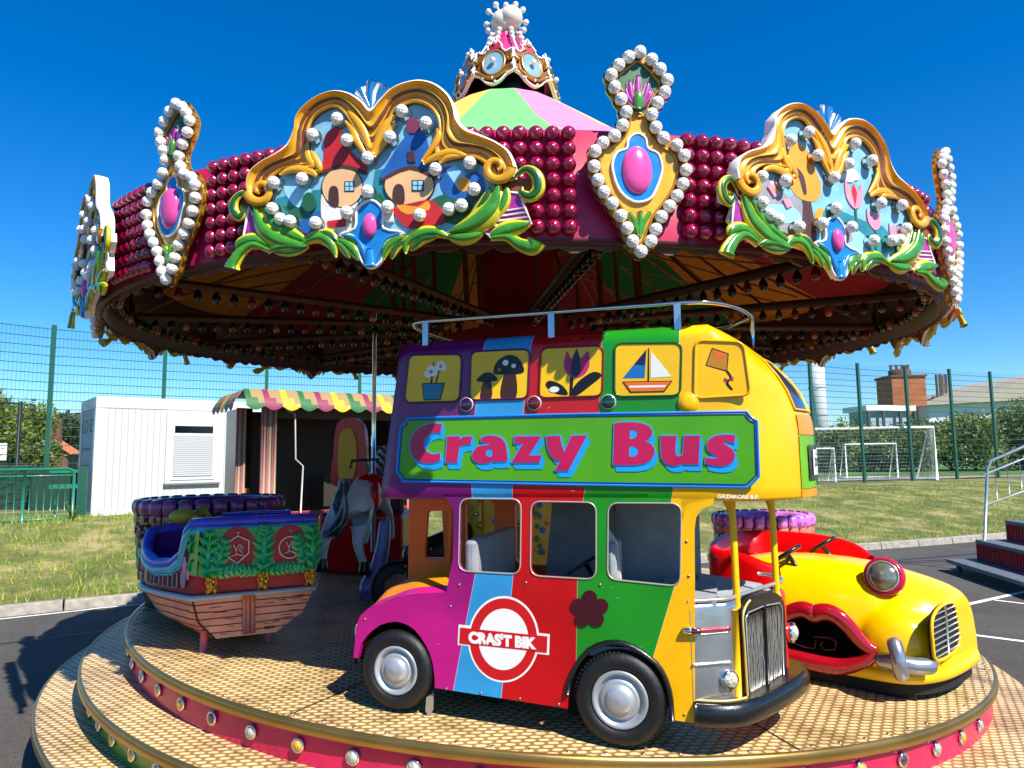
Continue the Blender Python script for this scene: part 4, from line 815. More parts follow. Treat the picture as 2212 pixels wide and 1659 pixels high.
    L=[([(195,880),(260,1040),(400,1130),(540,1150)],.030,0),([(260,880),(330,1010),(450,1080),(560,1130)],.022,0),([(230,850),(300,960),(380,1040)],.016,1),([(170,870),(120,800),(60,850),(55,920),(95,960),(125,915),(100,890)],.016,1),([(300,1190),(200,1150),(120,1190),(60,1270),(45,1310)],.034,0),([(310,1165),(200,1110),(100,1140),(75,1180)],.020,0),([(300,1185),(420,1150),(560,1165)],.024,0),([(330,1200),(450,1195),(560,1165)],.014,1),([(490,1190),(560,1115),(650,1095),(720,1150),(745,1235)],.020,0),([(590,1085),(690,1080),(760,1130)],.018,1),([(760,1110),(830,1150),(880,1200),(900,1255)],.018,0),([(740,1130),(800,1170),(840,1240)],.014,0),([(770,1080),(850,1110),(900,1170)],.014,1),
       ([(1850,745),(1800,900),(1680,1010),(1500,1075)],.036,0),([(1790,760),(1730,900),(1640,980)],.020,1),([(1900,760),(1870,880),(1770,1000)],.018,0),([(1740,1075),(1620,1100),(1500,1095)],.022,0),([(1215,1210),(1230,1130),(1320,1075),(1420,1065),(1510,1105)],.020,0),([(1250,1190),(1330,1110),(1420,1100)],.016,1),([(1065,1250),(1090,1170),(1150,1120),(1210,1095)],.018,0),([(1120,1245),(1150,1170),(1220,1120)],.014,1),([(1920,720),(2020,640),(2095,680),(2110,770),(2060,825),(2000,800),(2000,755)],.018,1),([(1780,1100),(1900,1050),(2060,1010)],.026,0),([(1790,1110),(1900,1100),(1990,1150),(2070,1170),(2100,1130)],.034,0)]
    for i,(pts,r,d) in enumerate(L):
        r*=1.45 if i not in(4,23) else 1.15
        big=i in(4,23)
        if big: stroke(lf,pts,.008,r*.8,-.030,2,q,flat=(1.3,.5)); stroke(lf,pts,.005,r*.8,-.042,0,q,flat=(.95,.5))
        else: stroke(lf,pts,.004,.004,-.026,2,q,mid=r*1.05,flat=(1.0,.5)); stroke(lf,pts,.002,.002,-.026-r*.32,1 if d else 0,q,mid=r*.72,flat=(.85,.45))
    lf.build('foliage',[leafg,leafd,leafy],B)
    pn=[[(150,890),(190,960),(330,1130),(290,1200),(110,1105),(130,1000)],[(1915,790),(1880,900),(1725,1045),(1775,1085),(2065,1000),(2010,880),(1990,800)]]
    for pl in pn:
        g=MB(); g.plate([q(p) for p in pl],-.020,-.010,ms=1); g.tube([q3(p,-.020) for p in pl],.006,6,1,closed=True)
        a,b=(Vector(q(pl[1])),Vector(q(pl[4]))) ; c_,d_=(Vector(q(pl[2])),Vector(q(pl[3])))
        for t in (.15,.4,.65,.88): x=a.lerp(c_,t); y=Vector(q(pl[0])).lerp(d_,t) if pl is pn[0] else Vector(q(pl[5])).lerp(b,t); g.tube([(x.x,-.022,x.y),(y.x,-.022,y.y)],.0035,5,1)
        g.build('lattice_panel',[pinkt,whitep],B)
    
    g=MB(); bp_=[(890,915),(985,850),(1065,920),(1065,1040),(1200,1070),(1085,1130),(1055,1255),(980,1310),(915,1250),(880,1130),(770,1085),(875,1040)]; sm=[tuple(p) for p in cat([q(p) for p in bp_],True,3)]
    g.plate(sm,-.030,-.010,ms=1); g.tube([(x,-.03,z) for x,z in sm],.006,6,1,closed=True)
    for pts in ([(985,1290),(940,1200),(880,1110),(790,1085)],[(985,1290),(1030,1200),(1090,1110),(1180,1080)],[(985,1270),(960,1200),(930,1150)],[(985,1270),(1010,1200),(1040,1150)]): stroke(g,pts,.016,.004,-.036,0,q)
    stroke(g,[(982,1180),(982,1300)],.014,.026,-.040,0,q); b_=g.build('blue_scroll',[blue,whitep],B)
    g=MB(); c_=q((978,1025)); g.ball((c_[0],-.036,c_[1]),1,16,10,sc=(.031,.022,.052)); g.build('gem',pinkg,b_)
    g=MB()
    for pts,r in (([(985,235),(978,120),(995,45)],.032),([(975,225),(935,150),(905,95)],.026),([(995,225),(1045,140),(1085,80)],.026)): stroke(g,pts,.006,r,-.016,1,q,flat=(1.15,.5)); stroke(g,pts,.003,r*.8,-.030,0,q,flat=(.85,.5))
    g.build('feather',[blue,whitep],B)
    if variant is not None: pass
    return B
PEARLS=[(765,312),(600,420),(830,457),(970,575),(340,740),(530,715),(330,915),(450,1000),(385,985),(620,1010),(830,940),(970,800),(1200,262),(1360,342),(1120,435),(1425,652),(1655,610),(1685,787),(1515,920),(1320,960),(1105,905),(1600,895)]
def pearl_geo(mb,c,r=.027): 
    mb.lathe([(r*1.15,0),(r*1.1,-.012),(r*.9,-.018)],(c[0],c[1],c[2]),(0,-1,0),12,1); mb.ball((c[0],c[1]-.024,c[2]),r,14,9,0)
def pearl_obj(c,parent,r=.0275):
    g=MB(); pearl_geo(g,(0,0,0),r); return g
# --- pendant
PDA=R(-79.5); fp_=Frame(can(3.135,PDA,ZM_),PDA+PI/2); zp=kz((1340,100),260/830)
def p2(p): x,y=zp(p); return fp_.uz(x,y)
def p3(p,w_): u,z=p2(p); return (u,w_,z)
PP=[(422,95),(508,150),(570,220),(622,300),(602,388),(550,465),(508,550),(538,645),(593,722),(690,775),(745,850),(758,957),(735,1058),(693,1145),(637,1220),(578,1297),(537,1390),(502,1475),(430,1550),(368,1475),(328,1380),(282,1290),(220,1200),(158,1117),(115,1030),(87,930),(95,818),(152,757),(236,705),(295,630),(322,533),(285,440),(237,352),(213,262),(268,190),(340,132)]
def make_pendant():
    C0=Vector((425,850)); out=[]
    for i,p in enumerate(PP):
        a=Vector(PP[i-1]);b=Vector(PP[(i+1)%len(PP)]); t=(b-a).normalized(); out.append(Vector(p)+Vector((t.y,-t.x))*36)
    g=MB(); pl=[tuple(p) for p in cat([p2(p) for p in out],True,3)]; g.plate(pl,-.006,.016,ms=1); B=g.build('pendant',[gold,gold],CR,loc=fp_.o-CRL,rz=fp_.az,bevel=.004)
    inn=[]
    for i,p in enumerate(PP):
        a=Vector(PP[i-1]);b=Vector(PP[(i+1)%len(PP)]); t=(b-a).normalized(); inn.append(Vector(p)-Vector((t.y,-t.x))*50)
    low=[p for i,p in enumerate(inn) if 6<=i<=30]; up=[p for i,p in enumerate(inn) if i<=6 or i>=30]
    g=MB(); lp=[tuple(p) for p in cat([p2(p) for p in low],True,3)]; g.plate(lp,-.010,-.006); g.tube([(x,-.012,z) for x,z in lp],.007,6,1,closed=True); 
    upc=[tuple(p) for p in cat([p2(p) for p in up],True,3)]; g.tube([(x,-.012,z) for x,z in upc],.007,6,1,closed=True); g.build('frame',[gold2,gold],B)
    g=MB(); g.plate(upc,-.009,-.006); g.build('green_field',leafd,B)
    g=MB(); bl_=[(410,680),(470,720),(485,790),(560,830),(590,930),(575,1010),(540,1100),(500,1160),(410,1185),(330,1150),(270,1080),(235,980),(225,900),(260,820),(330,790),(345,720)]
    sm=[tuple(p) for p in cat([p2(p) for p in bl_],True,3)]; g.plate(sm,-.020,-.008,ms=1); g.tube([(x,-.020,z) for x,z in sm],.0055,6,1,closed=True); sh=g.build('shield',[blue,whitep],B)
    g=MB(); u,z=p2((405,950)); g.ball((u,-.022,z),1,24,14,sc=(.063,.03,.100)); g.build('gem',pinkg,sh)
    g=MB()
    for pts,r in (([(415,500),(410,380),(412,260)],.020),([(400,490),(365,400),(350,300)],.016),([(430,490),(470,400),(490,310)],.016),([(385,480),(340,420),(320,350)],.012),([(445,480),(490,430),(520,370)],.012)): stroke(g,pts,.006,r*.7,-.014,1,p2,mid=r); stroke(g,pts,.004,r*.4,-.024,0,p2,mid=r*.75)
    stroke(g,[(412,515),(412,440),(412,380)],.012,.004,-.034,2,p2,mid=.022); g.build('fan_flower',[pinkt,whitep,leafg],B)
    g=MB()
    for pts in ([(415,1430),(390,1330),(350,1260)],[(440,1430),(455,1330),(500,1260)],[(428,1440),(430,1340),(432,1250)]): stroke(g,pts,.004,.012,-.012,1,p2,mid=.016); stroke(g,pts,.002,.008,-.022,0,p2,mid=.011)
    g.build('leaf_spray',[leafg,leafy],B); return B
crestA=make_crest(0); crestB=make_crest(1); pend=make_pendant()
def tweak(a):
    d=math.degrees(a)
    if abs(d+139.5)<.1: return R(-138.6),R(7)
    if abs(d+19.5)<.1: return R(-8),0
    if abs(d+59.5)<.1: return R(-62.2),R(-1)
    return a,0
def place_copy(proto,a,first=False):
    o=proto if first else copy_tree(proto,CR)
    a,ex=tweak(a); o.location=can(3.135,a,ZM_)-CRL; o.rotation_euler=(0,0,a+PI/2+ex); return o
budget=100; rest=[]  # pearls beyond the 100 that show largest become one part
def pearls(parent,spots,a,solo,name='pearl'):
    global budget
    if solo and budget>=len(spots):
        me=None
        for s in spots:
            if me is None: g=MB(); pearl_geo(g,(0,0,0)); o=g.build(name,[pearl,gold],parent); me=o.data
            else: o=bpy.data.objects.new(name,me); COL.objects.link(o); o.parent=parent
            o.location=s; budget-=1
    else:
        a,ex=tweak(a); M=Matrix.Translation(can(3.135,a,ZM_))@Matrix.Rotation(a+PI/2+ex,4,'Z')
        for s in spots: rest.append((M,s))
cs=[q3(p,-.022) for p in PEARLS]; ps=[p3(p,-.006) for p in PP]
order=[(0,R(-99.5+40*k)) for k in range(9)]+[(1,R(-79.5+40*k)) for k in range(9)]
order.sort(key=lambda t:(can(3.1,t[1],ZM_)-CAM).length); usedc=[0,0,0]; soloset={0:0}
nc=[0]
# labels for crests are not needed (parts); the solo pearls go to the three nearest ornaments
solo_n=0
for kind,a in order:
    if kind==0:
        isB=round((math.degrees(a)+99.5)/40)%2==1
        pr=crestB if isB else crestA; i=1 if isB else 0; o=place_copy(pr,a,False); pearls(o,cs,a,solo_n<3); solo_n+=1
    else: o=place_copy(pend,a,False); pearls(o,ps,a,solo_n<3); solo_n+=1
def rm(o):
    for c in kids(o): rm(c)
    bpy.data.objects.remove(o)
for o in (crestA,crestB,pend): rm(o)
g=MB()
for M,s in rest:
    n0=len(g.v); pearl_geo(g,s); g.v[n0:]=[tuple(M@Vector(v)) for v in g.v[n0:]]
tag(cbuild(g,'pearls_beyond',[pearl,gold]),kind='stuff')
# --- raspberry bulbs on the rounding board
rasp=mat('raspberry_bulb','8c0036',.12,noise=.25,nscale=40,coat=1,bump=.25,bscale=70); dots=[]
for k in range(9):
    for s in (-1,1):
        for c in range(7):
            a=R(-79.5+40*k+s*(4.7+c*1.24)); 
            for r_ in range(7): dots.append((a,ZB+.038+r_*.066, R(0)))
dots=[(can(RC+.006,a,z),a) for a,z,_ in dots]; dots.sort(key=lambda t:(t[0]-CAM).length)
def rgeo(mb,M=None):
    n0=len(mb.v); mb.lathe([(.0295,0),(.0305,-.010),(.029,-.024),(.0225,-.037),(.012,-.0445),(.0005,-.047)],(0,0,0),(0,-1,0),14)
    mb.v[n0:]=[(x,-y if False else y,z) for x,y,z in mb.v[n0:]]
    if M: mb.v[n0:]=[tuple(M@Vector(v)) for v in mb.v[n0:]]
def rgeo2(mb,M=None):
    n0=len(mb.v); mb.lathe([(.0295,0),(.0325,.012),(.031,.026),(.0245,.039),(.013,.047),(.0005,.050)],(0,0,0),(0,-1,0),14)
    if M: mb.v[n0:]=[tuple(M@Vector(v)) for v in mb.v[n0:]]
me=None
for p,a in dots[:100]:
    if me is None: g=MB(); rgeo2(g); o=g.build('raspberry_bulb',rasp,CR); me=o.data
    else: o=bpy.data.objects.new('raspberry_bulb',me); COL.objects.link(o); o.parent=CR
    o.location=p-CRL; o.rotation_euler=(0,0,a+PI/2)
g=MB()
for p,a in dots[100:]: rgeo2(g,Matrix.Translation(p)@Matrix.Rotation(a+PI/2,4,'Z'))
tag(cbuild(g,'raspberry_bulbs_beyond',rasp),kind='stuff')
tag(CR,"children's roundabout with striped canopy, pearl-edged crests, crimson bulbs and stepped tread-plate deck",'carousel')
# ================================================================ DOUBLE-DECKER BUS RIDE
bo_=Vector((-.683,-2.693,.472)); FB=Frame(bo_,R(-14.3)); BUS=empty('toy_bus',bo_,FB.az)
def S(p,w=0.0): return FB.uz(p[0],p[1],w)
def stripes():
    m=bpy.data.materials.new('bus_stripes'); m.use_nodes=True; n=m.node_tree; L=n.links; b=n.nodes['Principled BSDF']; tc=n.nodes.new('ShaderNodeTexCoord'); sp=n.nodes.new('ShaderNodeSeparateXYZ'); L.new(tc.outputs['Object'],sp.inputs[0])
    bounds=[[(1118,783),(1095,965),(1088,1110),(1090,1150),(1100,1310),(1046,1595)],[(1228,775),(1207,962),(1183,1112),(1183,1150),(1185,1325),(1157,1612)],[(1390,763),(1383,960),(1352,1120),(1345,1160),(1333,1340),(1330,1530),(1312,1640)],[(1568,750),(1569,960),(1556,1115),(1549,1160),(1558,1350),(1507,1520),(1490,1660)]]
    cols=['6a0a60','3090c8','b8060c','1a861c','f5b400']; prev=None
    def M(op,*a):
        q=n.nodes.new('ShaderNodeMath'); q.operation=op
        for i,v in enumerate(a):
            if isinstance(v,(int,float)): q.inputs[i].default_value=v
            else: L.new(v,q.inputs[i])
        return q.outputs[0]
    zn=M('DIVIDE',sp.outputs['Z'],2.0); line=None
    # magenta low, purple high (airbrushed)
    cur=None
    for i,c in enumerate(cols):
        if i==0:
            x=n.nodes.new('ShaderNodeMix'); x.data_type='RGBA'; mr=n.nodes.new('ShaderNodeMapRange'); mr.inputs['From Min'].default_value=.95; mr.inputs['From Max'].default_value=.50
            L.new(M('ADD',sp.outputs['Z'],M('MULTIPLY',sp.outputs['X'],.5)),mr.inputs['Value']); L.new(mr.outputs[0],x.inputs[0]); x.inputs[6].default_value=lin(cols[0]); x.inputs[7].default_value=lin('b81478'); cur=x.outputs[2]; continue
        fc_=n.nodes.new('ShaderNodeFloatCurve'); cv=fc_.mapping.curves[0]; pts=sorted([(S(p)[1]/2,S(p)[0]) for p in bounds[i-1]])
        while len(cv.points)<len(pts)+2: cv.points.new(.5,.5)
        P=[(0,pts[0][1])]+pts+[(1,pts[-1][1])]
        for k,(a,b_) in enumerate(P): cv.points[k].location=(max(0,min(1,a)),b_/2); cv.points[k].handle_type='VECTOR'
        fc_.mapping.update(); L.new(zn,fc_.inputs['Value']); ed=M('MULTIPLY',fc_.outputs[0],2.0); d=M('SUBTRACT',sp.outputs['X'],ed); f=M('GREATER_THAN',d,0.0)
        x=n.nodes.new('ShaderNodeMix'); x.data_type='RGBA'; L.new(f,x.inputs[0]); L.new(cur,x.inputs[6]); x.inputs[7].default_value=lin(c); cur=x.outputs[2]
        g_=M('LESS_THAN',M('ABSOLUTE',d),.0013); x=n.nodes.new('ShaderNodeMix'); x.data_type='RGBA'; L.new(M('MULTIPLY',g_,.45 if i<3 else .25),x.inputs[0]); L.new(cur,x.inputs[6]); x.inputs[7].default_value=lin('e8d8d8'); cur=x.outputs[2]
    sn=n.nodes.new('ShaderNodeTexNoise'); sn.inputs['Scale'].default_value=70; sn.inputs['Detail'].default_value=3; mpp=n.nodes.new('ShaderNodeMapping'); mpp.inputs['Scale'].default_value=(.25,1,1.3); L.new(tc.outputs['Object'],mpp.inputs['Vector']); L.new(mpp.outputs[0],sn.inputs['Vector'])
    sn2=n.nodes.new('ShaderNodeTexNoise'); sn2.inputs['Scale'].default_value=3.2; sn2.inputs['Detail'].default_value=5; L.new(tc.outputs['Object'],sn2.inputs['Vector'])
    ch=M('MULTIPLY',M('GREATER_THAN',sn.outputs['Fac'],.70),M('GREATER_THAN',sn2.outputs['Fac'],.53)); x=n.nodes.new('ShaderNodeMix'); x.data_type='RGBA'; L.new(M('MULTIPLY',ch,.35),x.inputs[0]); L.new(cur,x.inputs[6]); x.inputs[7].default_value=(.55,.5,.45,1); cur=x.outputs[2]
    x=n.nodes.new('ShaderNodeMix'); x.data_type='RGBA'; x.blend_type='MULTIPLY'; x.inputs[0].default_value=.35; L.new(cur,x.inputs[6]); r5=n.nodes.new('ShaderNodeValToRGB'); r5.color_ramp.elements[0].position=.35; r5.color_ramp.elements[0].color=(.55,.52,.5,1); r5.color_ramp.elements[1].position=.6; L.new(sn2.outputs['Fac'],r5.inputs['Fac']); L.new(r5.outputs['Color'],x.inputs[7]); cur=x.outputs[2]
    L.new(cur,b.inputs['Base Color']); mr5=n.nodes.new('ShaderNodeMapRange'); mr5.inputs['To Min'].default_value=.2; mr5.inputs['To Max'].default_value=.42; L.new(sn2.outputs['Fac'],mr5.inputs['Value']); L.new(mr5.outputs[0],b.inputs['Roughness']); b.inputs['Specular IOR Level'].default_value=.35; b.inputs['Coat Weight'].default_value=.3; b.inputs['Coat Roughness'].default_value=.07
    t=n.nodes.new('ShaderNodeTexNoise'); t.inputs['Scale'].default_value=7; L.new(tc.outputs['Object'],t.inputs['Vector']); bpn=n.nodes.new('ShaderNodeBump'); bpn.inputs['Strength'].default_value=.06; bpn.inputs['Distance'].default_value=.02; L.new(t.outputs['Fac'],bpn.inputs['Height']); L.new(bpn.outputs[0],b.inputs['Normal']); return m
ST=stripes(); yel=paint('bus_yellow','f5b800'); blk=mat('bus_black','0c0c0d',.35,coat=.3,bump=.1,bscale=60); grey=mat('bus_interior','94969a',.7,noise=.3,bump=.15,bscale=30); orr=paint('bus_orange','e0600c',.35); silver=mat('bus_silver','b4b6b8',.22,metal=.85,noise=.3,nscale=6,bump=.08,bscale=10)
# ---- upper deck: lofted shell
ZB_,ZTp=.945,1.682; WB=.80
def plan(): 
    near=[(0,0),(.35,0),(.75,0),(1.15,0),(1.42,0),(1.53,.012),(1.62,.055),(1.70,.13),(1.77,.235),(1.82,.36),(1.845,.49),(1.835,.60),(1.79,.70),(1.70,.77),(1.58,.80),(1.1,.80),(.5,.80),(0,.80)]
    return near
PLN=plan(); PL=[Vector((p.x,p.y)) for p in cat(PLN,False,5)]
def upper(i,z,off=0.0):
    """point of the shell at plan index i, height z, pushed out by off"""
    p=PL[i]; a=PL[max(i-1,0)]; b=PL[min(i+1,len(PL)-1)]; t=(b-a).normalized(); nrm=Vector((t.y,-t.x)); t_=(z-ZB_)/(ZTp-ZB_); u,w_=p.x,p.y
    rear=-.086+.105*t_; u=rear+(u if u>0 else 0) if u<.02 else u+(rear)*(1-min(1,u/1.2))
    h=ZTp-z; lean=0 if z<1.22 else ((z-1.22)/.46)**2.1*.33; u-=lean*max(0,min(1,(p.x-1.40)/.42)) 
    rr=.075; ins=0 if h>rr else rr-math.sqrt(max(0,rr*rr-(rr-h)**2)); c=Vector((min(max(u,.3),1.35),.40)); q_=Vector((u,w_)); q_=q_-nrm*ins+nrm*off
    return Vector((q_.x,q_.y,z))
zs=[ZB_,ZB_+.012,1.0,1.08,1.16,1.24,1.32,1.40,1.47,1.53,1.58,1.607,1.625,1.642,1.656,1.667,1.675,1.680,1.682]
g=MB(); n_=len(PL)
for k,z in enumerate(zs):
    for i in range(n_): p=upper(i,z,-.008 if k==0 else 0); g.v.append(tuple(p))
for k in range(len(zs)-1):
    for i in range(n_): j=(i+1)%n_; g.f.append((k*n_+i,k*n_+j,(k+1)*n_+j,(k+1)*n_+i)); g.m.append(0); g.s.append(i!=n_-1)
g.f.append(tuple(range((len(zs)-1)*n_,len(zs)*n_))); g.m.append(0); g.s.append(False); g.f.append(tuple(reversed(range(n_)))); g.m.append(1); g.s.append(False)
UP=g.build('upper_deck',[ST,grey],BUS)
# picture windows, left plain yellow
ywin=paint('window_yellow','ecb80c',.3); rims=[paint('rim_purple','4a0c48'),paint('rim_red','8a0a10'),paint('rim_green','145a14'),paint('rim_yellow','dca400')]
wins=[([(945,820),(1067,818),(1061,927),(934,930)],0),([(1088,812),(1224,806),(1219,920),(1085,924)],0),([(1250,804),(1394,798),(1391,914),(1245,919)],1),([(1420,793),(1574,791),(1571,913),(1419,916)],2),([(1606,786),(1716,790),(1733,912),(1603,920)],3)]
for c,ri in wins:
    pl=rrect([S(p) for p in c],.035,6); g=MB(); g.plate(pl,-.003,.002); wo=g.build('picture_window',ywin if ri<3 else yel,UP)
    g=MB(); g.tube([(p.x,-.0035,p.y) for p in pl],.0045 if ri<3 else .006,6,closed=True); g.build('rim',rims[ri],wo)
# small generic painted pictures (pot of daisies, toadstool, tulip, sailing boat, kite) on the yellow window panels
def pic(mb,i,shapes):
    c=wins[i][0]; A,B,C_,D=[Vector(S(p)) for p in c]
    for n_,(m_,pl) in enumerate(shapes):
        if pl[0]=='o': _,x,y,rx,ry=pl; pl=[(x+rx*math.cos(t),y+ry*math.sin(t)) for t in np.linspace(0,2*PI,25)[:-1]]
        elif len(pl)>4: pl=[(p.x,p.y) for p in cat(pl,True,4)]
        P=[((A.lerp(B,x)).lerp(D.lerp(C_,x),y)) for x,y in pl]; mb.plate([(p.x,p.y) for p in P],-.0033-.00035*n_,-.003,m=m_)
bm_=[mat('ink_black','0a0a0c',.4),mat('ink_white','dcdcd8',.4),mat('ink_teal','1c7880',.4),mat('ink_brown','3a1c10',.4),mat('ink_pink','b81c60',.4,noise=.3,nscale=30),mat('ink_blue','1466a8',.4),mat('ink_orange','e06818',.4),mat('ink_amber','b87818',.4),mat('ink_navy','141c3c',.4)]
PIC=[[(0,[(.45,.66),(.47,.15),(.49,.15),(.49,.66)]),(0,[(.53,.66),(.61,.22),(.63,.22),(.56,.66)]),(1,('o',.40,.40,.08,.08)),(1,('o',.44,.30,.07,.08)),(1,('o',.50,.38,.07,.08)),(7,('o',.45,.36,.035,.04)),(1,('o',.62,.20,.07,.07)),(1,('o',.67,.28,.06,.07)),(1,('o',.58,.27,.06,.07)),(6,('o',.625,.25,.03,.035)),(0,[(.30,.60),(.72,.60),(.66,.96),(.36,.96)]),(2,[(.32,.62),(.70,.62),(.645,.94),(.375,.94)]),(5,[(.34,.70),(.69,.66),(.68,.74),(.35,.78)])],
 [(3,[(.18,.97),(.24,.60),(.30,.56),(.36,.60),(.38,.97)]),(0,[(.12,.62),(.20,.48),(.30,.44),(.40,.48),(.46,.62)]),(3,[(.54,.97),(.58,.50),(.68,.42),(.78,.50),(.80,.97)]),(0,[(.40,.46),(.46,.22),(.64,.10),(.82,.18),(.92,.44),(.78,.50),(.56,.50)]),(1,('o',.60,.26,.05,.06)),(1,('o',.74,.33,.04,.045)),(7,('o',.50,.40,.03,.03))],
 [(0,[(.50,.95),(.60,.72),(.84,.52),(.98,.60),(.80,.80),(.60,.98)]),(0,[(.48,.98),(.49,.5),(.54,.5),(.53,.98)]),(0,[(.46,.95),(.36,.76),(.16,.66),(.10,.76),(.26,.92)]),(4,[(.38,.40),(.42,.08),(.50,.24),(.58,.03),(.64,.24),(.76,.10),(.78,.42),(.66,.60),(.50,.60)]),(8,[(.50,.55),(.52,.22),(.58,.08),(.63,.24),(.64,.55)]),(1,('o',.24,.84,.08,.06))],
 [(0,[(.50,.10),(.52,.10),(.53,.76),(.50,.76)]),(5,[(.48,.12),(.46,.66),(.12,.66)]),(1,[(.55,.16),(.86,.64),(.55,.66)]),(8,[(.48,.12),(.30,.40),(.46,.42)]),(0,[(.12,.72),(.88,.72),(.76,.93),(.24,.93)]),(6,[(.145,.735),(.855,.735),(.745,.91),(.255,.91)]),(1,[(.22,.80),(.78,.80),(.77,.84),(.23,.84)])],
 [(0,[(.34,.12),(.68,.22),(.62,.56),(.20,.44)]),(7,[(.35,.145),(.655,.235),(.605,.53),(.225,.43)]),(6,[(.35,.145),(.655,.235),(.42,.34)]),(0,[(.60,.55),(.66,.66),(.58,.76),(.66,.88),(.70,.87),(.63,.76),(.70,.66),(.64,.54)]),(4,[(.56,.66),(.64,.70),(.72,.64),(.72,.72),(.64,.70),(.56,.74)])]]
ch_=[o for o in kids(UP) if o.name.startswith('picture_window')]
for i,o in enumerate(ch_): g=MB(); pic(g,i,PIC[i]); g.build('picture',bm_,o)
for c,r_,li in (((1078,934),.028,2),((1234,931),.028,1),((1405,928),.028,3),((1589,930),.036,0)):
    u,z=S(c); g=MB(); r_*=1.12; g.lathe([(r_,0),(r_*1.06,.004),(r_*1.02,.009),(r_*.93,.010)],(u,0,z),(0,-1,0),24); o=g.build('side_lamp',mat('lamp_ring','c0b8b0',.3,metal=.3) if li else yel,UP); g=MB(); g.lathe([(r_*.94,.008),(r_*.7,.014),(r_*.3,.016),(.0005,.016)],(u,0,z),(0,-1,0),24); g.build('lens',[yel,mat('lens_red','5a0a10',.15,coat=1),mat('lens_purple','2a0a3a',.15,coat=1),mat('lens_green','0a3a1c',.15,coat=1)][li],o)
# sign panel
sg=paint('sign_green','4a9a10',.35); sb=paint('sign_blue','1a80d8',.3); sbd=paint('sign_dark_blue','0c3c90',.3)
notch=[(941,965),(938,975),(926,984),(917,1091),(925,1098),(931,1111),(1340,1119),(1726,1125),(1735,1118),(1752,1101),(1748,972),(1740,968),(1732,962),(1724,950),(1340,956)]
pl=[S(p) for p in notch]; g=MB(); g.plate(pl,-.006,0); sp_=g.build('sign_panel',sg,UP)
g=MB(); g.tube([(u,-.006,z) for u,z in pl],.0055,6,closed=True); C0=Vector((.8,1.16)); g.build('border',sb,sp_)
g=MB(); g.tube([(C0.x+(u-C0.x)*.988,-.006,C0.y+(z-C0.y)*.935) for u,z in pl],.0035,6,closed=True); g.build('inner_border',sbd,sp_)
z1=kz((900,940),450/2212); z2=kz((1350,940),450/2212)
GL=[(z1,[[(605,190),(540,185),(480,187),(410,205),(340,240),(280,300),(245,380),(238,450),(250,520),(290,580),(350,620),(430,635),(500,632),(580,605),(585,520),(530,535),(480,530),(430,505),(400,460),(395,410),(415,350),(460,305),(520,285),(560,285),(583,295)]]),
 (z1,[[(665,332),(805,330),(803,365),(840,340),(890,332),(948,332),(925,420),(880,420),(830,430),(800,460),(790,520),(775,628),(642,628),(655,480)]]),
 (z1,[[(1045,350),(1090,328),(1160,320),(1230,330),(1290,365),(1325,420),(1335,500),(1340,560),(1350,580),(1330,612),(1185,620),(1172,603),(1130,630),(1070,638),(1010,630),(960,600),(943,550),(955,500),(1000,450),(1070,432),(1160,425),(1120,405),(1045,392)],[(1140,475),(1175,485),(1175,540),(1160,562),(1120,560),(1098,535),(1105,495)]]),
 (z1,[[(1425,332),(1725,330),(1590,548),(1735,545),(1700,628),(1388,628),(1520,410),(1420,410)]]),
 (z1,[[(1785,330),(1940,325),(1950,400),(1985,515),(2070,322),(2244,320),(2050,690),(2030,718),(1880,718),(1940,612),(1880,595),(1830,540),(1795,440)]]),
 (z2,[[(343,185),(420,172),(560,170),(660,185),(730,215),(770,270),(765,320),(730,365),(685,385),(750,410),(795,470),(795,530),(760,590),(690,635),(580,655),(327,655)],[(520,258),(570,258),(600,285),(598,325),(560,355),(515,362)],[(512,445),(570,445),(610,480),(605,530),(570,558),(508,560)]]),
 (z2,[[(865,325),(1045,325),(1032,430),(1032,520),(1045,550),(1075,558),(1110,540),(1122,490),(1130,325),(1310,322),(1293,648),(1130,648),(1125,630),(1060,660),(1000,665),(930,645),(880,590),(868,500)]]),
 (z2,[[(1710,325),(1660,312),(1580,312),(1480,325),(1410,370),(1385,430),(1400,490),(1450,530),(1515,570),(1490,580),(1430,580),(1375,570),(1370,640),(1450,660),(1550,668),(1640,650),(1695,600),(1708,545),(1680,480),(1620,440),(1572,408),(1600,395),(1650,398),(1695,410)]])]
g=MB(); gs=MB()
for zf,loops in GL:
    lp=[]
    for l in loops:   # smooth gentle corners only
        P=[Vector(p) for p in l]; o=[]
        for i in range(len(P)):
            a,b_,c=P[i-1],P[i],P[(i+1)%len(P)]; ang=(b_-a).angle(c-b_)
            if ang<R(48) and (b_-a).length>14 and (c-b_).length>14: o+= [b_.lerp(a,.22),b_+((a+c)/2-b_)*.06,b_.lerp(c,.22)]
            else: o.append(b_)
        lp.append(o)
    g.plate([S(zf(p)) for p in lp[0]],-.0125,-.006,holes=[[S(zf(p)) for p in l] for l in lp[1:]])
    k=0
    for t in np.linspace(0,1,9):
        k+=1; gs.plate([S(zf((p.x+30*t+4,p.y+76*t))) for p in lp[0]],-.0074-.00012*k,-.006,holes=[[S(zf((p.x+30*t+4,p.y+76*t))) for p in l] for l in lp[1:]] if t<.2 else ())
    for a in range(8):
        k+=1; dx,dy=13*math.cos(a*PI/4),13*math.sin(a*PI/4); gs.plate([S(zf((p.x+dx,p.y+dy))) for p in lp[0]],-.0092-.00012*k,-.006)
g.build('lettering',paint('letter_crimson','b4104c',.3),sp_); gs.build('letter_shadow',paint('letter_blue','1496d8',.35),sp_)
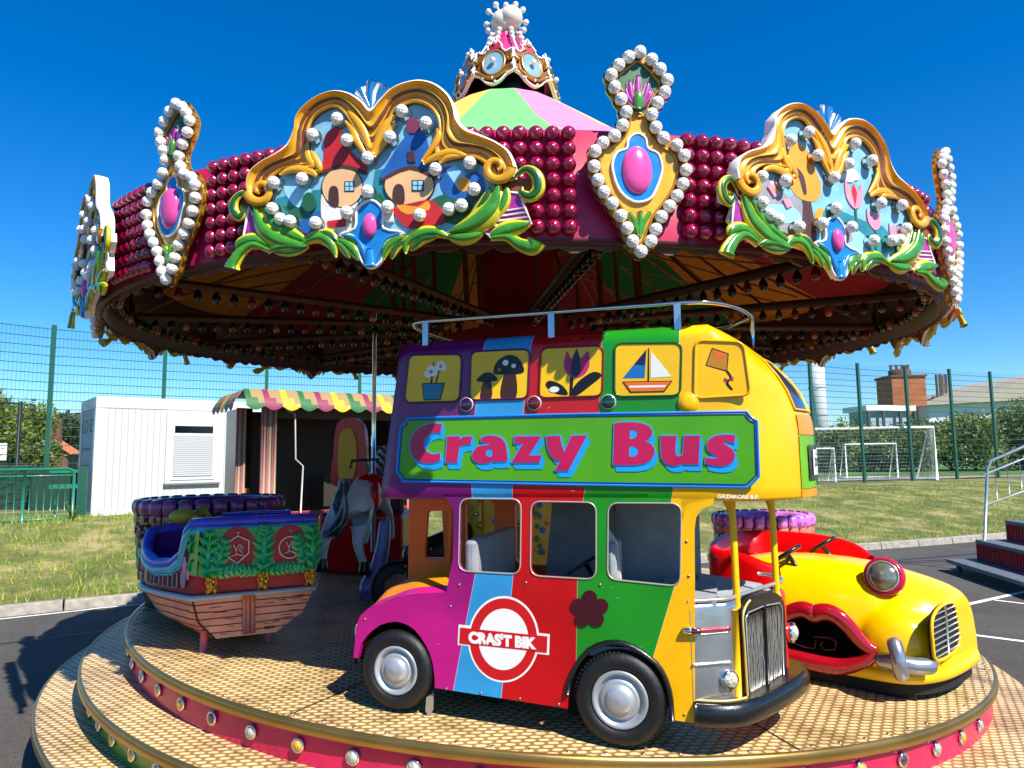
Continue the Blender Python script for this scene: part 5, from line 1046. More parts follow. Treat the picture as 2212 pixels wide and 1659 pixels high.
g=MB(); put_text(g,'GAZAKORE B.P.',lambda a,b:(lambda s:(s[0],-.003,s[1]))(S((1656+a*96,1150-b*9+a*2))),bold=.03); g.build('small_writing',mat('letter_white','ece8e0',.5),UP)
# front of upper deck: patches following the shell
def fpatch(mb,i0,i1,za,zb,off,m=0,nz=6,zf=None):
    o=len(mb.v); I=list(range(i0,i1+1))
    for k in range(nz+1):
        for n2,i in enumerate(I):
            t=k/nz; z=za+(zb-za)*t; 
            if zf: z=zf(n2/(len(I)-1),t)
            mb.v.append(tuple(upper(i,z,off)))
    for k in range(nz):
        for i in range(len(I)-1): mb.f.append((o+k*len(I)+i,o+k*len(I)+i+1,o+(k+1)*len(I)+i+1,o+(k+1)*len(I)+i)); mb.m.append(m); mb.s.append(True)
iA=[i for i,p in enumerate(PL) if p.x>1.745][0]; iZ=[i for i,p in enumerate(PL) if p.y>.66][0]; iM=(iA+iZ)//2
g=MB(); fpatch(g,iA,iZ,.985,1.21,.004); fs=g.build('front_sign',paint('front_green','6aa818',.4,noise=.3),UP)
g=MB(); fpatch(g,iA,iZ,.95,.982,.004); g.build('front_band',paint('front_orange','f08c10',.35,noise=.3),UP); g=MB(); fpatch(g,iA,iZ,1.214,1.30,.004); g.build('front_band',paint('front_orange','f08c10',.35,noise=.3),UP)
bx=iA+3; g=MB(); fpatch(g,bx,iZ-4,1.02,1.17,.010); fpatch(g,bx,bx,1.02,1.17,.0); bf=g.build('number_box',blk,fs)
g=MB(); fpatch(g,bx+2,iZ-6,1.04,1.15,.013); g.build('number_plate',mat('plate_white','d8d8d4',.4),bf)
def onsh(a,b,i0,i1,z0,z1,off):
    x=i0+(i1-i0)*a; i=int(x); p=upper(i,z0+(z1-z0)*b,off); q_=upper(min(i+1,len(PL)-1),z0+(z1-z0)*b,off); return p.lerp(q_,x-i)
g=MB(); put_text(g,'DOIR',lambda a,b:onsh(a,b,bx+3,iZ-7,1.075,1.115,.0145),bold=.03); put_text(g,'BUS STOP',lambda a,b:onsh(a,b,bx+4,iZ-8,1.125,1.14,.0145)); put_text(g,'11 12 10',lambda a,b:onsh(a,b,bx+4,iZ-8,1.048,1.062,.0145)); g.build('writing',blk,bf)
gl=mat('window_dark','3c4660',.12,noise=.4,nscale=9,coat=.8); 
for (i0,i1) in ((iA,iM-1),(iM+1,iZ)):
    g=MB(); fpatch(g,i0,i1,1.32,1.54,.004); o=g.build('front_window',gl,UP); g=MB()
    g.tube([upper(i,1.32,.005) for i in range(i0,i1+1)]+[upper(i1,z,.005) for z in (1.4,1.47,1.54)]+[upper(i,1.54,.005) for i in range(i1,i0-1,-1)]+[upper(i0,z,.005) for z in (1.47,1.40)],.005,6,closed=True); g.build('rim',yel,o)
# roof rail
g=MB(); zr=1.775; rp=[(.05,.62),(.01,.30),(.06,.06),(.25,.03),(.7,.03),(1.2,.03),(1.36,.04),(1.46,.10),(1.55,.25),(1.60,.42)]; rc=[Vector((p.x,p.y,zr)) for p in cat(rp,False,5)]; rc.append(Vector((1.605,.46,zr-.03))); rc.append(Vector((1.605,.47,1.60))); g.tube(rc,.0105,8); rl_=g.build('roof_rail',chrome,BUS)
for u in (.13,.74,1.29): g=MB(); g.box((u-.014,.022,1.66),(u+.014,.04,zr)); g.build('rail_post',mat('rail_post','b8c0c8',.25,metal=.8),rl_)
g=MB(); g.tube([(.05,.62,zr),(.4,.74,zr),(1.2,.76,zr),(1.5,.68,zr),(1.60,.46,zr)],.0105,8); g.build('far_rail',chrome,rl_)
# ---- lower body, near side with real openings
out=[(1018,1140),(1040,1160),(1047,1182),(1048,1220),(1045,1290),(1030,1367),(999,1369),(933,1375),(883,1392),(850,1405),(831,1422),(823,1448),(816,1518),(825,1520),(833,1488),(846,1469),(860,1455),(877,1443),(896,1437),(911,1435),(926,1437),(941,1443),(956,1453),(970,1469),(982,1488),(992,1508),(999,1532),(1003,1560),(1004,1588),(1080,1600),(1156,1612),(1310,1636),(1311,1600),(1316,1570),(1329,1539),(1343,1518),(1360,1500),(1380,1489),(1403,1483),(1422,1482),(1441,1485),(1461,1493),(1480,1504),(1498,1517),(1515,1531),(1528,1549),(1538,1570),(1545,1592),(1549,1616),(1552,1662),(1605,1670),(1604,1500),(1604,1377),(1603,1225),(1607,1195),(1620,1175),(1646,1165),(1650,1140)]
W3=[[(1062,1151),(1203,1152),(1201,1326),(1058,1318)],[(1226,1157),(1376,1160),(1376,1338),(1224,1329)],[(1404,1161),(1573,1162),(1570,1354),(1402,1337)]]
ho=[rrect([S(p) for p in c],.045,6) for c in W3]
g=MB(); g.plate([S(p) for p in out],0,.028,holes=ho); LS=g.build('near_side',ST,BUS)
for h_ in ho: g=MB(); g.tube([(p.x,-.0005,p.y) for p in h_],.0035,6,closed=True); g.build('window_rim',mat('rim_bare','b8a8a0',.35,metal=.4),LS)
# far side with openings
fo_=[(-.05,.10),(1.28,.10),(1.28,.95),(-.10,.95)]; fh=[rrect([(a,.55),(b_,.55),(b_,.90),(a,.90)],.05,5) for a,b_ in ((.05,.22),(.34,.55),(.62,.86))]
g=MB(); g.plate(fo_,.76,.79,holes=fh); g.build('far_side',orr,BUS)
g=MB(); g.plate([(.90,.5),(1.32,.48),(1.32,.94),(.90,.94)],.70,.73); g.build('cab_partition',grey,BUS)
g=MB(); g.box((.15,.035,.30),(1.30,.755,.34)); g.build('floor',grey,BUS)
g=MB(); g.box((.35,.08,.34),(.66,.7,.47)); g.box((.30,.08,.44),(.36,.7,.76)); s1=g.build('seat',grey,BUS,bevel=.02)
g=MB(); g.box((1.0,.10,.34),(1.28,.68,.50)); g.box((.945,.10,.44),(.99,.30,.76)); g.build('seat',grey,BUS,bevel=.02)
g=MB(); g.plate([(.88,.34),(1.03,.34),(.99,.76),(.93,.85),(.90,.8)],.14,.155); g.build('seat_side',mat('cream_pad','c8bca0',.5),BUS,bevel=.004)
g=MB(); g.add([(.55,.5,.34),(.95,.62,.34),(.90,.62,.95),(.62,.5,.95)],[(0,1,2,3)]); g.tube([(.86,.45,.94),(.93,.4,.5)],.006,5); g.build('dust_sheet',mat('sheet_grey','6a6c70',.8,noise=.3,bump=.3,bscale=8),BUS)
g=MB(); g.lathe([(.10,0),(.112,.006),(.10,.012)],(.80,.40,.62),(-.5,0,.8),20); g.tube([(.80,.40,.62),(.9,.40,.45)],.012,6); g.build('steering_wheel',blk,BUS)
ow=[FB.uz(x,y,.36) for x,y in ((943,1146),(1044,1146),(1040,1345),(941,1345))]; oh=rrect([FB.uz(x,y,.36) for x,y in ((988,1180),(1036,1180),(1032,1288),(980,1288))],.02,4)
g=MB(); g.plate(ow,.36,.385,holes=[oh]); g.build('rear_bulkhead',orr,BUS,bevel=.006)
# rear fender top (returns across the bus)
fr_=[(1030,1367),(999,1369),(933,1375),(883,1392),(850,1405),(831,1422),(823,1448),(816,1518)]; fpnt=cat([S(p) for p in fr_],False,5)
mg=paint('fender_magenta','c01878',.3); g=MB(); yy=[(.0,0),(.028,.004),(.08,.014),(.10,.016),(.22,.055),(.45,.065),(.7,.05),(.78,-.01)]
for p in fpnt:
    for y,dz in yy: g.v.append((p.x+(0 if y<.03 else .004),y,p.y+dz*(1 if p.x>-.18 else 0)))
ny=len(yy)
for i in range(len(fpnt)-1):
    for j in range(ny-1): g.f.append((i*ny+j,(i+1)*ny+j,(i+1)*ny+j+1,i*ny+j+1)); g.m.append(0 if j<3 else 1); g.s.append(True)
g.build('rear_fender',[mg,paint('fender_orange','f08a10',.3)],BUS)
g=MB(); u,z=S((819,1462)); g.ball((u-.012,.05,z),.022,10,7,sc=(.6,1,1.5)); g.build('tail_lamp',mat('lens_clear2','d8dcdc',.15,coat=1),BUS)
for i,p in enumerate([(1030,1590),(1110,1600),(1200,1613),(1290,1626),(1580,1650),(1585,1250),(1590,1330),(1040,1400),(1060,1350),(1385,1350),(1214,1345),(842,1430)]):
    u,z=S(p); g=MB(); g.lathe([(.006,0),(.0055,-.002),(.0005,-.003)],(u,-.0005,z),(0,1,0),8); g.build('panel_screw',mat('screw_steel','8c8478'),LS)
# wheel wells, wheels
well=mat('wheel_well','070707',.8)
g=MB(); 
def wellgeo(c0,r,a0=0,a1=PI):
    o=len(g.v); n=24
    for i in range(n+1): a=a0+(a1-a0)*i/n; 
    for w_ in (.026,.24):
        for i in range(n+1): a=a0+(a1-a0)*i/n; g.v.append((c0[0]+r*math.cos(a),w_,c0[1]+r*math.sin(a)))
    for i in range(n): g.f.append((o+i,o+i+1,o+n+1+i+1,o+n+1+i)); g.m.append(0); g.s.append(True)
    g.plate([(c0[0]+r*math.cos(a0+(a1-a0)*i/n),c0[1]+r*math.sin(a0+(a1-a0)*i/n)) for i in range(n+1)],.235,.24)
wellgeo((.0,.185),.225); g.build('wheel_well',well,BUS); g=MB(); wellgeo((1.0,.13),.26); g.build('wheel_well',well,BUS)
g=MB(); arch=[S(p) for p in out[out.index((1311,1600)):out.index((1552,1662))+1]]; g.tube([(u,-.004,z) for u,z in arch],.016,8,flat=(1,.7)); g.build('arch_lip',blk,BUS)
def wheel(u,w_,z,r,side=-1):
    g=MB(); T=[(r*.60,.035),(r*.66,.052),(r*.80,.058),(r*.93,.050),(r*.985,.034),(r,.016),(r,-.04),(r*.9,-.055),(r*.6,-.05)]
    g.lathe(T,(u,w_,z),(0,side,0),56)
    for k in range(64):
        a=2*PI*k/64; p=Vector((u+math.cos(a)*r*1.0,w_,z+math.sin(a)*r*1.0)); t=Vector((math.cos(a),0,math.sin(a))); g.tube([p+Vector((0,side*.034,0)),p+Vector((0,side*-.03,0))+Vector((-math.sin(a)*.006,0,math.cos(a)*.006))],.0042,4)
    o=g.build('wheel',mat('tyre_rubber','0a0a0b',.55,bump=.12,bscale=50),BUS)
    g=MB(); g.lathe([(r*.62,.040),(r*.62,.050),(r*.585,.054),(r*.54,.050),(r*.49,.034),(r*.46,.030),(r*.44,.036),(r*.40,.046),(r*.37,.048),(r*.31,.044),(r*.30,.050),(r*.27,.058),(r*.17,.064),(.0005,.067)],(u,w_,z),(0,side,0),48); g.build('hubcap',mat('hub_silver','b6b8ba',.32,metal=.55,noise=.15),o)
wheel(.003,.035,.186,.172); wheel(1.008,.030,.146,.186); wheel(.003,.74,.186,.172,1); wheel(1.008,.74,.146,.186,1)
g=MB(); g.box((-.1,.25,.06),(1.2,.55,.16)); g.box((.3,.3,-.02),(.4,.5,.07)); g.box((.72,.3,-.04),(.82,.5,.07)); g.build('chassis',well,BUS)
g=MB(); g.plate([S(p,.02) for p in ((984,1610),(1000,1600),(998,1640),(990,1660),(982,1640))],.02,.03); g.build('bracket',mat('bracket_dusty','8a8070',.8),BUS)
# livery: roundel
z7=kz((1040,1360),400/2212); s7=lambda p:S(z7(p))
def ell(c,rx,ry,n=48,rot=0): return [(c[0]+rx*math.cos(t)*math.cos(rot)-ry*math.sin(t)*math.sin(rot),c[1]+rx*math.cos(t)*math.sin(rot)+ry*math.sin(t)*math.cos(rot)) for t in np.linspace(0,2*PI,n+1)[:-1]]
crd=mat('roundel_red','c00c14',.3,coat=.5); cwh=mat('roundel_white','e6e2da',.3,coat=.4)
g=MB(); c0=(678,640); rt=.06
g.plate([s7(p) for p in ell(c0,455,552,rot=-.0)],-.0008,0,m=0); g.plate([s7(p) for p in [(105,452),(1268,575),(1258,842),(92,712)]],-.0010,0,m=0)
g.plate([s7(p) for p in ell(c0,430,524)],-.0018,0,m=1); g.plate([s7(p) for p in ell(c0,318,392)],-.0024,0,m=0)
g.plate([s7(p) for p in [(128,488),(1240,602),(1232,808),(118,690)]],-.0032,0,m=1)
def bart(a,b): # text box on the slanted bar
    x=232+a*868; y=(688-b*160)+a*82; return s7((x,y))
put_text(g,"CRAS'T BIK",lambda a,b:(bart(a,b)[0],-.0036,bart(a,b)[1]),0,bold=.07)
g.build('roundel',[cwh,crd],LS)
g=MB(); c5=Vector((1775,262)); 
for k in range(5):
    a=-PI/2+2*PI*k/5; c1=c5+Vector((math.cos(a),math.sin(a)))*150; g.plate([s7(p) for p in ell(c1,98,98,28)],-.004-.0003*k,0)
g.plate([s7(p) for p in ell(c5,95,100,28)],-.006,0); g.build('flower',paint('flower_maroon','3c0814',.35),LS)
# ---- nose: bonnet, grille, bumper, cab tray
GA=(1.483,.138,0);GBp=(1.665,.504,0)
def GV(p,off=0.0): 
    r_=FB.onv(p[0],p[1],GA,GBp); return (r_.x+.895*off,r_.y-.445*off,r_.z)
nose=[Vector((p.x,p.y)) for p in cat([(1.297,-.001),(1.345,.022),(1.405,.058),(1.46,.098),(1.53,.235),(1.60,.375),(1.665,.504),(1.70,.60),(1.68,.70),(1.60,.765),(1.45,.79),(1.3,.79)],False,4)]
def nz_(mb,pl,z0,z1,m,cap=True,top=.0):
    o=len(mb.v); n=len(pl); lv=[(z0,0),(z1-.025,0),(z1-.010,.004),(z1-.002,.013),(z1,.022)]; c=Vector((1.38,.42))
    for z,i_ in lv:
        for p in pl: q_=p+(c-p).normalized()*i_; mb.v.append((q_.x,q_.y,z))
    for k in range(len(lv)-1):
        for i in range(n-1): mb.f.append((o+k*n+i,o+k*n+i+1,o+(k+1)*n+i+1,o+(k+1)*n+i)); mb.m.append(m); mb.s.append(True)
g=MB(); k0=14; nz_(g,nose[:k0],.13,.535,0); nz_(g,nose[k0-1:],.13,.50,1)
g.add([(p.x,p.y,.49) for p in nose],[tuple(range(len(nose)))],0)
BN=g.build('bonnet',[silver,paint('bonnet_red','e0280c',.3)],BUS)
# grille surround and slats
gs_=[(1713,1620),(1706,1500),(1701,1430),(1706,1402),(1718,1384),(1738,1371),(1762,1365),(1783,1369),(1796,1384),(1801,1410),(1803,1480),(1806,1568)]
gp2=[GV(p) for p in gs_]; tt=lambda v:((v[0]-GA[0])/.182*.41,v[2]); T0=Vector((.445,.895))
def gfn(u,w_,z): return (GA[0]+T0.x*u+.895*(-w_),GA[1]+T0.y*u-.445*(-w_),z)
def g2(p): v=FB.onv(p[0],p[1],GA,GBp); return ((Vector((v.x,v.y))-Vector((GA[0],GA[1]))).dot(T0),v.z)
outg=[tuple(p) for p in cat([g2(p) for p in gs_],False,4)]; cgx=sum(p[0] for p in outg)/len(outg); 
ing=[g2(p) for p in [(1719,1603),(1709,1425),(1716,1412),(1752,1397),(1788,1390),(1794,1400),(1798,1556)]]
g=MB(); g.plate(outg,-.024,.02,holes=[ing],fn=gfn); GR=g.build('grille_surround',blk,BUS,bevel=.008)
g=MB(); g.tube([gfn(u,-.026,z) for u,z in outg[:17]],.005,6); g.build('chrome_edge',mat('edge_cream','d8c070',.3,metal=.3),GR)
g=MB(); g.plate(ing,-.010,.0,fn=gfn); 
us=[p[0] for p in ing]; u0,u1=min(us),max(us)
slm=mat('grille_metal','9a968c',.4,metal=.6,noise=.4,nscale=40); g.build('grille_back',well,GR)
g=MB(); N=26; rr_=random.Random(1)
for i in range(N):
    t=(i+.5)/N
    if abs(t-.5)<.03: continue
    u=u0+.006+(u1-u0-.012)*t; zt=min(ing[1][1]+ (ing[4][1]-ing[1][1])*min(1,t*1.6)+.0,max(p[1] for p in ing))-.006; zb=ing[0][1]+(ing[6][1]-ing[0][1])*t+.006
    pts=[gfn(u+rr_.uniform(-.0015,.0015),-.016+rr_.uniform(-.002,.002),zb+(zt-zb)*k/7) for k in range(8)]; g.tube(pts,.0036,5)
g.build('slats',slm,GR)
g=MB(); um=(u0+u1)/2; g.tube([gfn(um,-.024,ing[0][1]),gfn(um,-.024,ing[3][1]+.005)],.007,6); g.build('centre_bar',blk,GR)
g=MB(); g.tube([gfn(u,-.022,z) for u,z in ing],.004,6,closed=True); g.build('inner_trim',mat('trim_chrome','c8c4ba',.25,metal=.7),GR)
g=MB(); p=nose[12]; g.tube([(1.470,.105,.14),(1.470,.105,.50)],.014,8); g.build('yellow_trim',yel,BUS)
# bumper
bpts=[(1.300,-.005),(1.38,.0),(1.46,.03),(1.53,.10),(1.60,.21),(1.67,.34),(1.735,.48),(1.765,.60),(1.74,.70),(1.66,.765)]
bc=[Vector((p.x,p.y,.112)) for p in cat(bpts,False,4)]; g=MB(); g.tube(bc,.046,12,flat=(.5,1.0),up=(0,0,1)); g.build('bumper',blk,BUS)
g=MB(); g.tube([(p.x-.01,p.y+.012,.163) for p in bc[:12]],.005,6); g.build('bumper_trim',mat('edge_cream','d8c070'),BUS)
g=MB(); g.add([(p.x,p.y,.16) for p in bc]+[(1.3,.7,.16)],[tuple(range(len(bc)+1))]); g.build('bumper_shelf',blk,BUS)
# headlamps and bonnet trim
def headlamp(c,d,r,rimm,parent=BUS,name='headlamp'):
    g=MB(); g.lathe([(r*.9,-.02),(r*1.0,-.005),(r*1.06,.006),(r*1.0,.016),(r*.9,.018)],c,d,24); o=g.build(name,rimm,parent); g=MB(); g.lathe([(r*.9,.014),(r*.7,.024),(r*.4,.031),(.0005,.034)],c,d,24); g.build('lens',mat('lamp_glass','b8b4a0',.08,coat=1,noise=.6,nscale=35,bump=.8,bscale=60),o)
v=FB.onv(1677,1568,(1.405,.058,0),(1.46,.098,0)); headlamp((1.435,.072,v.z),(.60,-.80,.0),.038,chrome)
headlamp((1.715,.60,FB.onz(1818,1472,.32).z-.01),(.93,-.36,0),.043,chrome)
g=MB(); ln=[(p.x,p.y) for p in nose[:12]]; off=lambda p,o:(p[0]+o*.7,p[1]-o*.7)
g.tube([(*off(p,.004),.432) for p in ln],.009,6); g.build('red_trim',mat('trim_red','a82038',.3,coat=.5),BUS)
g=MB(); g.tube([(*off(p,.004),.300) for p in ln],.006,6); g.build('chrome_trim',mat('trim_chrome','c8c4ba'),BUS); g=MB(); g.tube([(*off(p,.002),.416) for p in ln],.004,5); g.build('chrome_trim',mat('trim_chrome','c8c4ba'),BUS)
u,z=S((1590,1455)); g=MB(); g.lathe([(.001,-.0),(.014,.002),(.014,.03),(.010,.036),(.001,.038)],(u-.022,-.008,z),(1,0,0),12); o=g.build('indicator',chrome,BUS); g=MB(); g.lathe([(.013,0),(.013,.03),(.008,.034)],(u+.015,-.008,z),(1,0,0),12); g.build('lens',mat('lens_red','5a0a10'),o)
# cab tray, pillars
g=MB(); nr=[(p.x-.01,p.y+.005,.545) for p in nose[:-8]]; g.tube(nr,.009,6); g.build('cab_rail',mat('trim_chrome','c8c4ba'),BUS)
g=MB(); g.add([(1.31,.01,.54),(1.47,.12,.52),(1.66,.5,.50),(1.6,.76,.5),(1.31,.76,.54)],[(0,1,2,3,4)]); g.box((1.16,.05,.50),(1.40,.55,.545)); g.build('cab_tray',grey,BUS)
for (u,w_) in ((1.478,.155),(1.655,.505)):
    g=MB(); g.tube([(u+.004,w_,.46),(u+.002,w_,.52),(u,w_,.86),(u-.004,w_+.004,.90),(u-.012,w_+.01,.95)],[.018,.0145,.0145,.017,.03],12); g.build('pillar',yel,BUS)
g=MB(); g.plate([(1.28,.86),(1.30,.93),(1.40,.955),(1.28,.955)],.0,.028); g.build('corner_web',yel,BUS)
tag(BUS,"multicoloured double-decker bus ride lettered Crazy Bus, with roundel and chrome roof rail",'bus')
# ================================================================ GALLEON
go=Vector((-1.931,-1.948,.532)); FGa=Frame(go,R(28)); GAL=empty('toy_galleon',go,FGa.az); z3g=kz((300,1080),500/1885)
def s3(p,w=0.0): p=z3g(p); return FGa.uz(p[0],p[1],w)
wood=mat('hull_wood','e48862',.4,noise=.45,nscale=9,coat=.4,bump=.3,bscale=14); wdark=mat('hull_line','3c1810',.6); redg=paint('ship_red','b00a26',.3,noise=.25,coat=.1); blueg=paint('rail_blue','5048b8',.2,noise=.3); tealg=paint('rail_teal','3aa8b8',.2,noise=.3); greeng=mat('ship_green','0c9c44',.2,noise=.3,nscale=12,coat=.6); silv=paint('band_silver','b4b4ae',.3,noise=.3); goldr=mat('bracket_gold','c89020',.25,metal=.6,noise=.4,nscale=40)
lv={.069:[(.386,.0),(.055,0),(.0,.12),(-.06,.35),(-.02,.56),(.2,.6),(.38,.5),(.42,.25)],
 .17:[(.535,.0),(-.035,0),(-.14,.15),(-.26,.42),(-.24,.76),(.2,.84),(.5,.65),(.54,.3)],
 .30:[(.60,.0),(-.071,0),(-.19,.2),(-.35,.52),(-.36,.86),(.15,.93),(.6,.8),(.68,.4)]}
def gring(pl): P=[]; 
def densify(pl,n=5):
    out=[]
    for i in range(len(pl)):
        a=Vector(pl[i]);b=Vector(pl[(i+1)%len(pl)])
        for k in range(n): out.append(a.lerp(b,k/n))
    # smooth everything except the two stern corners
    N=len(out)
    for _ in range(4): out=[o if i in(0,n) or i<n else (out[i-1]+o*2+out[(i+1)%N])/4 for i,o in enumerate(out)]
    return out
zk=sorted(lv); g=MB(); R3=[densify(lv[z]) for z in zk]; NR=len(R3[0])
for r_,z in zip(R3,zk):
    for p in r_: g.v.append((p.x,p.y,z))
for k in range(2):
    for i in range(NR): j=(i+1)%NR; g.f.append((k*NR+i,k*NR+j,(k+1)*NR+j,(k+1)*NR+i)); g.m.append(0); g.s.append(False)
g.f.append(tuple(range(NR))); g.m.append(0); g.s.append(False); HUL=g.build('hull',[wood],GAL)
def hp(i,z):   # point on hull at ring index i
    for a,b,ra,rb in zip(zk[:-1],zk[1:],R3[:-1],R3[1:]):
        if a<=z<=b: t=(z-a)/(b-a); p=ra[i%NR].lerp(rb[i%NR],t); return Vector((p.x,p.y,z))
g=MB()
for z in (.10,.14,.18,.22,.262):
    P=[hp(i,z+random.uniform(-.004,.004)+(.012*math.sin((i-5)/9*1.5) if i>5 else 0)) for i in range(0,26)]; c_=Vector((.25,.35,0))
    g.tube([p+(Vector((p.x,p.y,0))-c_).normalized()*.0 for p in P],.0035,5)
for i in (5,): g.tube([hp(i,z) for z in (.07,.12,.17,.23,.30)],.006,6)
rr_=random.Random(4)
for k in range(26):
    z=rr_.uniform(.085,.28); i0=rr_.choice([0,0,1,2,3]); t=rr_.random(); a=hp(i0,z).lerp(hp(i0+1,z),t); b=a+Vector((rr_.uniform(-.07,-.03),0,rr_.uniform(-.006,.006))); g.tube([a,b],.0022,4)
g.build('plank_line',wdark,HUL)
g=MB(); 
for u in (.205,.225,.25): g.tube([(u,-.012,.30),(u+.003,-.014,.2),(u+.006,-.010,.08)],.014,6)
g.build('stern_post',mat('post_salmon','c06850',.4,noise=.3,coat=.4),HUL)
g=MB(); g.tube([(p.x,p.y,.302) for p in R3[2]],.020,8,closed=True,flat=(1,.8)); g.build('band',silv,GAL)
# upper wall
def top(i):
    p=R3[2][i%NR]; i=i%NR
    if i<=5: return .705
    T=[(5,.705),(6,.70),(7,.66),(8,.53),(10,.47),(13,.45),(17,.50),(19,.60),(22,.62),(28,.60),(34,.56),(38,.66),(40,.705)]
    for (a,za),(b,zb) in zip(T[:-1],T[1:]):
        if a<=i<=b: return za+(zb-za)*(i-a)/(b-a)
    return .7
def wp(i,z,off=0.0):
    p=R3[2][i%NR]; c_=Vector((.26,.40)); d=(p-c_).normalized(); k=(z-.30)/.42; q_=p-d*.02+d*off
    q_.y+= -.03*k if (i%NR)<=5 else 0; q_.x+=.035*k if i%NR==5 else 0
    return Vector((q_.x,q_.y,z))
g=MB(); 
for i in range(NR):
    t=top(i)
    for k in range(5): g.v.append(tuple(wp(i,.30+(t-.30)*k/4)))
    for k in range(5): g.v.append(tuple(wp(i,t-(t-.34)*k/4,-.035)))
for i in range(NR):
    for k in range(9): j=(i+1)%NR; g.f.append((i*10+k,j*10+k,j*10+k+1,i*10+k+1)); g.m.append(0 if k<4 else 1); g.s.append(False)
inn=paint('ship_purple','5a1a6c',.35); g.build('upper_wall',[redg,inn],GAL)
g=MB(); g.add([tuple(wp(i,.36,-.03)) for i in range(NR)],[tuple(range(NR))]); g.build('floor',inn,GAL)
g=MB(); g.tube([wp(i,top(i)+.012,-.012) for i in range(NR)],.034,10,closed=True); g.build('rail',blueg,GAL)
g=MB(); g.tube([wp(i,top(i)-.026,.004) for i in range(NR)],.024,8,closed=True); g.tube([wp(i,top(i)-.054,.0) for i in range(NR)],.010,8,closed=True); g.build('lower_rail',tealg,GAL)
g=MB(); g.box((.04,.12,.36),(.6,.75,.50)); g.tube([(.1,.3,.74),(.3,.26,.75),(.48,.3,.74)],.03,8,flat=(1.6,.4)); g.build('seat',blueg,GAL,bevel=.02)
# stern panel with carved leaves
g=MB(); pc=[(.60,.415),(-.05,.425),(-.02,.69),(.61,.685)]; g.plate(rrect(pc,.03),-.060,-.02); g.add([(-.052,-.05,.43),(-.115,.10,.43),(-.10,.10,.67),(-.045,-.05,.68)],[(0,1,2,3)]); SPn=g.build('stern_panel',greeng,GAL,bevel=.008)
g=MB()
def leafy_(c,a,L,m=0,n=5,w_=-.064):
    d=Vector((math.cos(a),math.sin(a))); nrm=Vector((-d.y,d.x)); tip=Vector(c)+d*L
    g.tube([(c[0],w_,c[1]),((c[0]+tip.x)/2,w_-.008,(c[1]+tip.y)/2),(tip.x,w_,tip.y)],[.016,.020,.006],8,m)
    for i in range(n):
        t=(i+.5)/n; b=Vector(c)+d*L*t; l=L*.27*math.sin(PI*(.15+.8*t))+.01
        for s in (-1,1):
            e=b+(d*.7+nrm*s).normalized()*l; g.tube([(b.x,w_,b.y),((b.x+e.x)/2,w_-.010,(b.y+e.y)/2),(e.x,w_+.002,e.y)],[.015,.023,.004],8,m)
for c_,a,L in (((.0,.43),88,.25),((.04,.44),75,.20),((.30,.43),90,.26),((.30,.50),90,.20),((.58,.43),92,.25),((.53,.46),105,.18),((.05,.435),12,.14),((.27,.435),172,.13),((.33,.432),8,.13),((.54,.432),172,.12)): leafy_(c_,R(a),L)
for z0 in (.45,.55,.62): 
    p=Vector((-.085,.03,z0)); g.tube([p,p+Vector((-.01,.02,.04)),p+Vector((.01,-.03,.07))],[.006,.014,.003],6)
g.build('carved_leaves',greeng,SPn)
for c_,hexa in (((.155,.565),True),((.445,.562),False)):
    g=MB(); e=ell(c_,.100,.130,32); g.plate([tuple(p) for p in e],-.068,-.05); md=g.build('medallion',redg,SPn,bevel=.01)
    g=MB(); pl=[(0,.080),(.062,.048),(.062,-.02),(0,-.075),(-.055,-.03),(-.058,.04)] if hexa else [(.062*math.cos(t),.062*math.sin(t)) for t in np.linspace(0,2*PI,25)[:-1]]
    g.tube([(c_[0]+x,-.076,c_[1]+y) for x,y in pl],.0045,6,closed=True)
    for pts in ([(-.02,.03),(-.005,.0),(-.005,-.03)],[(.01,.03),(-.005,.0)],[(.02,-.005),(.03,.01),(.02,.03),(.012,.0),(.03,-.02)],[(-.04,-.035),(0,-.022),(.04,-.035)],[(0,.08),(.008,.1),(-.01,.098)]): g.tube([(c_[0]+x,-.076,c_[1]+y) for x,y in pts],.0032,5)
    g.build('emblem',mat('emblem_cream','dcc8a8',.4),md)
for u in (.025,.30,.565):
    g=MB(); 
    for k in range(14): g.ball((u+random.uniform(-.02,.02),-.05+random.uniform(-.01,.005),.345+.006*k),.015,8,5)
    for s in (-1,1): g.tube([(u+s*.02,-.05,.42),(u+s*.028,-.06,.39),(u+s*.012,-.055,.35),(u+s*.024,-.05,.33)],.007,6)
    g.build('gold_bracket',goldr,GAL)
# left side ornaments
def lp(t,z,off=.008):  # along left side ring indexes 5..18
    i=int(t); return wp(i,z,off).lerp(wp(i+1,z,off),t-i)
g=MB(); pk_=[wdark,mat('pt_pink','e08ca0'),mat('pt_grey','8c8c94')]
def sp(c,rt,rz,m,off): 
    n=14; ce=lp(c[0],c[1],off); V=[ce]+[lp(c[0]+rt*math.cos(2*PI*k/n),c[1]+rz*math.sin(2*PI*k/n),off*.6) for k in range(n)]; g.add(V,[(0,1+k,1+(k+1)%n) for k in range(n)],m)
sp((7.0,.52),.75,.10,0,.012); sp((7.1,.47),.4,.06,1,.02); sp((7.3,.40),.6,.05,2,.02); sp((6.3,.43),.3,.035,1,.022)
for t in (9.2,11,12.6,14.2): 
    for dt,dz in ((0,0),): g.tube([lp(t-.5,.345),lp(t-.5,.425),lp(t+.4,.425),lp(t+.4,.345)],.006,5,2,closed=True); sp((t,.385),.35,.028,0,.010)
g.build('side_painting',pk_,GAL)
g=MB(); g.tube([(-.0,.02,0),(.0,.02,.12)],.022,8); g.build('leg',mat('leg_pink','b0485a',.4),GAL)
